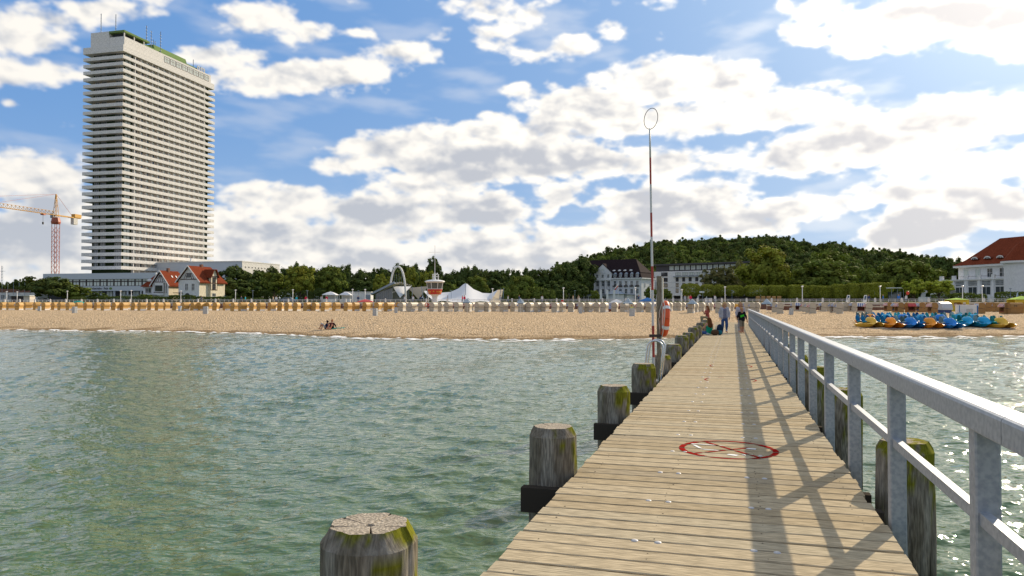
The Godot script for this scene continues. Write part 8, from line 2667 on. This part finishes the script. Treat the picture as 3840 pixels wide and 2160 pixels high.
	obj("striped_cloth", ds, M.stripes, dc)
	obj("base", Mb.new().span(Vector3(-0.55, 0, -0.3), Vector3(0.55, 0.45, 0.4)), M.seat_brown, dc)
	J = standing(1.3, 0.05, 0.0)
	C = {"skin": tan, "thigh": Color(0.02, 0.30, 0.16), "shin": tan, "foot": tan, "sleeve": Color(0.55, 0.55, 0.2), "fore": tan, "shirt": Color(0.55, 0.56, 0.18), "hair": Color(0.3, 0.2, 0.08)}
	person("child in a yellow-green top standing behind a grey litter bin", on_sand(2369, 1182), 0.3, J, C, false, 0.9, [], short_hair)
	J = standing(1.7, 0.12, 0.05)
	C = {"skin": skin, "thigh": Color(0.5, 0.48, 0.44), "shin": skin, "foot": skin, "sleeve": Color(0.3, 0.36, 0.5), "fore": skin, "shirt": Color(0.22, 0.30, 0.48), "hair": Color(0.2, 0.1, 0.05)}
	person("person in a blue shirt walking between the honey-coloured chairs", on_sand(907, 1163), -1.2, J, C, false, 1.0, [], short_hair)
	J = standing(1.7, 0.02, 0.0)
	C = {"skin": skin, "thigh": Color(0.02, 0.02, 0.03), "shin": Color(0.02, 0.02, 0.03), "foot": Color(0.02, 0.02, 0.02), "sleeve": Color(0.03, 0.03, 0.04), "fore": skin, "shirt": Color(0.03, 0.03, 0.04), "hair": Color(0.05, 0.03, 0.02), "long": 1}
	person("person in black standing between the honey-coloured chairs", on_sand(1038, 1160), 0.4, J, C, false, 1.0, [], short_hair)
	# walkers on the promenade: eight figures, then copies of them
	var cols := [[Color(0.03, 0.36, 0.45), Color(0.08, 0.08, 0.1)], [Color(0.52, 0.03, 0.07), Color(0.06, 0.08, 0.14)], [Color(0.56, 0.56, 0.55), Color(0.10, 0.12, 0.2)], [Color(0.04, 0.06, 0.12), Color(0.03, 0.03, 0.04)], [Color(0.42, 0.34, 0.24), Color(0.28, 0.25, 0.2)], [Color(0.05, 0.16, 0.45), Color(0.05, 0.06, 0.09)], [Color(0.33, 0.35, 0.38), Color(0.05, 0.07, 0.15)]]
	var words := ["cyan jacket", "red jacket", "white shirt", "dark jacket", "beige coat", "blue jacket", "grey jumper"]
	var protos := []
	var spots := [[1112, 0, "behind the railing right of the blue car"], [1147, 1, "behind the railing left of the kiosk tents"], [1518, 2, "at the foot of the white arch"], [1549, 2, "under the tan shade sail"], [1577, 3, "under the tan sail left of the watch tower"], [1679, 6, "before the left part of the white tent"], [1734, 1, "before the tent, the left of a red pair"], [1742, 1, "before the tent, the right of a red pair"], [1877, 6, "at the right end of the white tent"], [1905, 2, "before the first small pointed tree"], [1947, 3, "before the second small pointed tree"], [2149, 4, "below the spa hotel, the left of a strolling pair"], [2170, 4, "below the spa hotel, the right of a strolling pair"], [2033, 2, "leaning at the railing before the pointed trees"], [2395, 3, "beside the blue pop-up tent"], [2484, 3, "right of the lifebuoy post"], [2569, 6, "before the first clipped tree"], [2582, 4, "under the first clipped tree, left"], [2590, 1, "under the first clipped tree, right"], [2681, 2, "before the second clipped tree"], [3312, 5, "behind the right end of the railing, beside the lamp"], [3370, 5, "under the flat canopy"], [3398, 2, "carrying a red ball under the light green tree"], [1343, 3, "sitting high beside the low white building"], [905, 3, "before the dark trees right of the villas"], [920, 0, "beside the lamp right of the villas"], [755, 3, "before the hedge of the right villa"], [1024, 4, "under the round lighter tree, left"], [1036, 2, "under the round lighter tree, right"], [1205, 6, "left of the white kiosk tents"], [1225, 1, "inside the left kiosk tent"], [3258, 3, "before the right clipped limes"]]
	for i in 7:
		J = standing(1.72, 0.11 if i % 2 else 0.04, 0.06)
		C = {"skin": skin, "thigh": cols[i][1], "shin": cols[i][1], "foot": Color(0.05, 0.04, 0.04), "sleeve": cols[i][0], "fore": cols[i][0], "shirt": cols[i][0], "hair": [Color(0.1, 0.06, 0.03), Color(0.35, 0.24, 0.1)][i % 2], "long": 1}
		protos.append(person("", Vector3.ZERO, 0.0, J, C, false, 1.05, [], short_hair))
	var taken := {}
	for q in spots:
		var d := 190.0
		for k in 5:
			d = -prom_z(spot(q[0], d, 2.6).x) + 4.0 + (int(q[0]) % 5)
		var lab: String = "walker in a %s %s" % [words[q[1]], q[2]]
		var where := spot(q[0], d, 2.6)
		var src: Node3D = protos[q[1]]
		if not taken.has(q[1]):
			taken[q[1]] = true
			src.position = where
			src.rotation.y = rng.randf() * TAU
			tag(src, lab, "person", "people strolling on the promenade")
		else:
			dup(src, where, rng.randf() * TAU, lab, "people strolling on the promenade").set_meta("category", "person")
	var bl := thing("red_ball", "red balloon held by the walker under the light green tree", "balloon", spot(3404, 157, 4.6))
	obj("skin", Mb.new().smooth(1).ball(Vector3.ZERO, Vector3(0.32, 0.36, 0.32), 12, 8), M.rescue_red, bl)
	obj("string", Mb.new().tube([Vector3(0, -0.35, 0), Vector3(-0.2, -1.3, 0)], 0.01, 4), M.rope_white, bl)


func build_far() -> void:
	build_tower()
	build_podium()
	build_villas()
	build_spa_hotel()
	build_casino()
	build_crane()
	build_pavilion()
	build_watch_tower()
	build_trees()
	build_chairs()
	build_promenade()
	build_beach_things()
	build_boats()
	build_people()
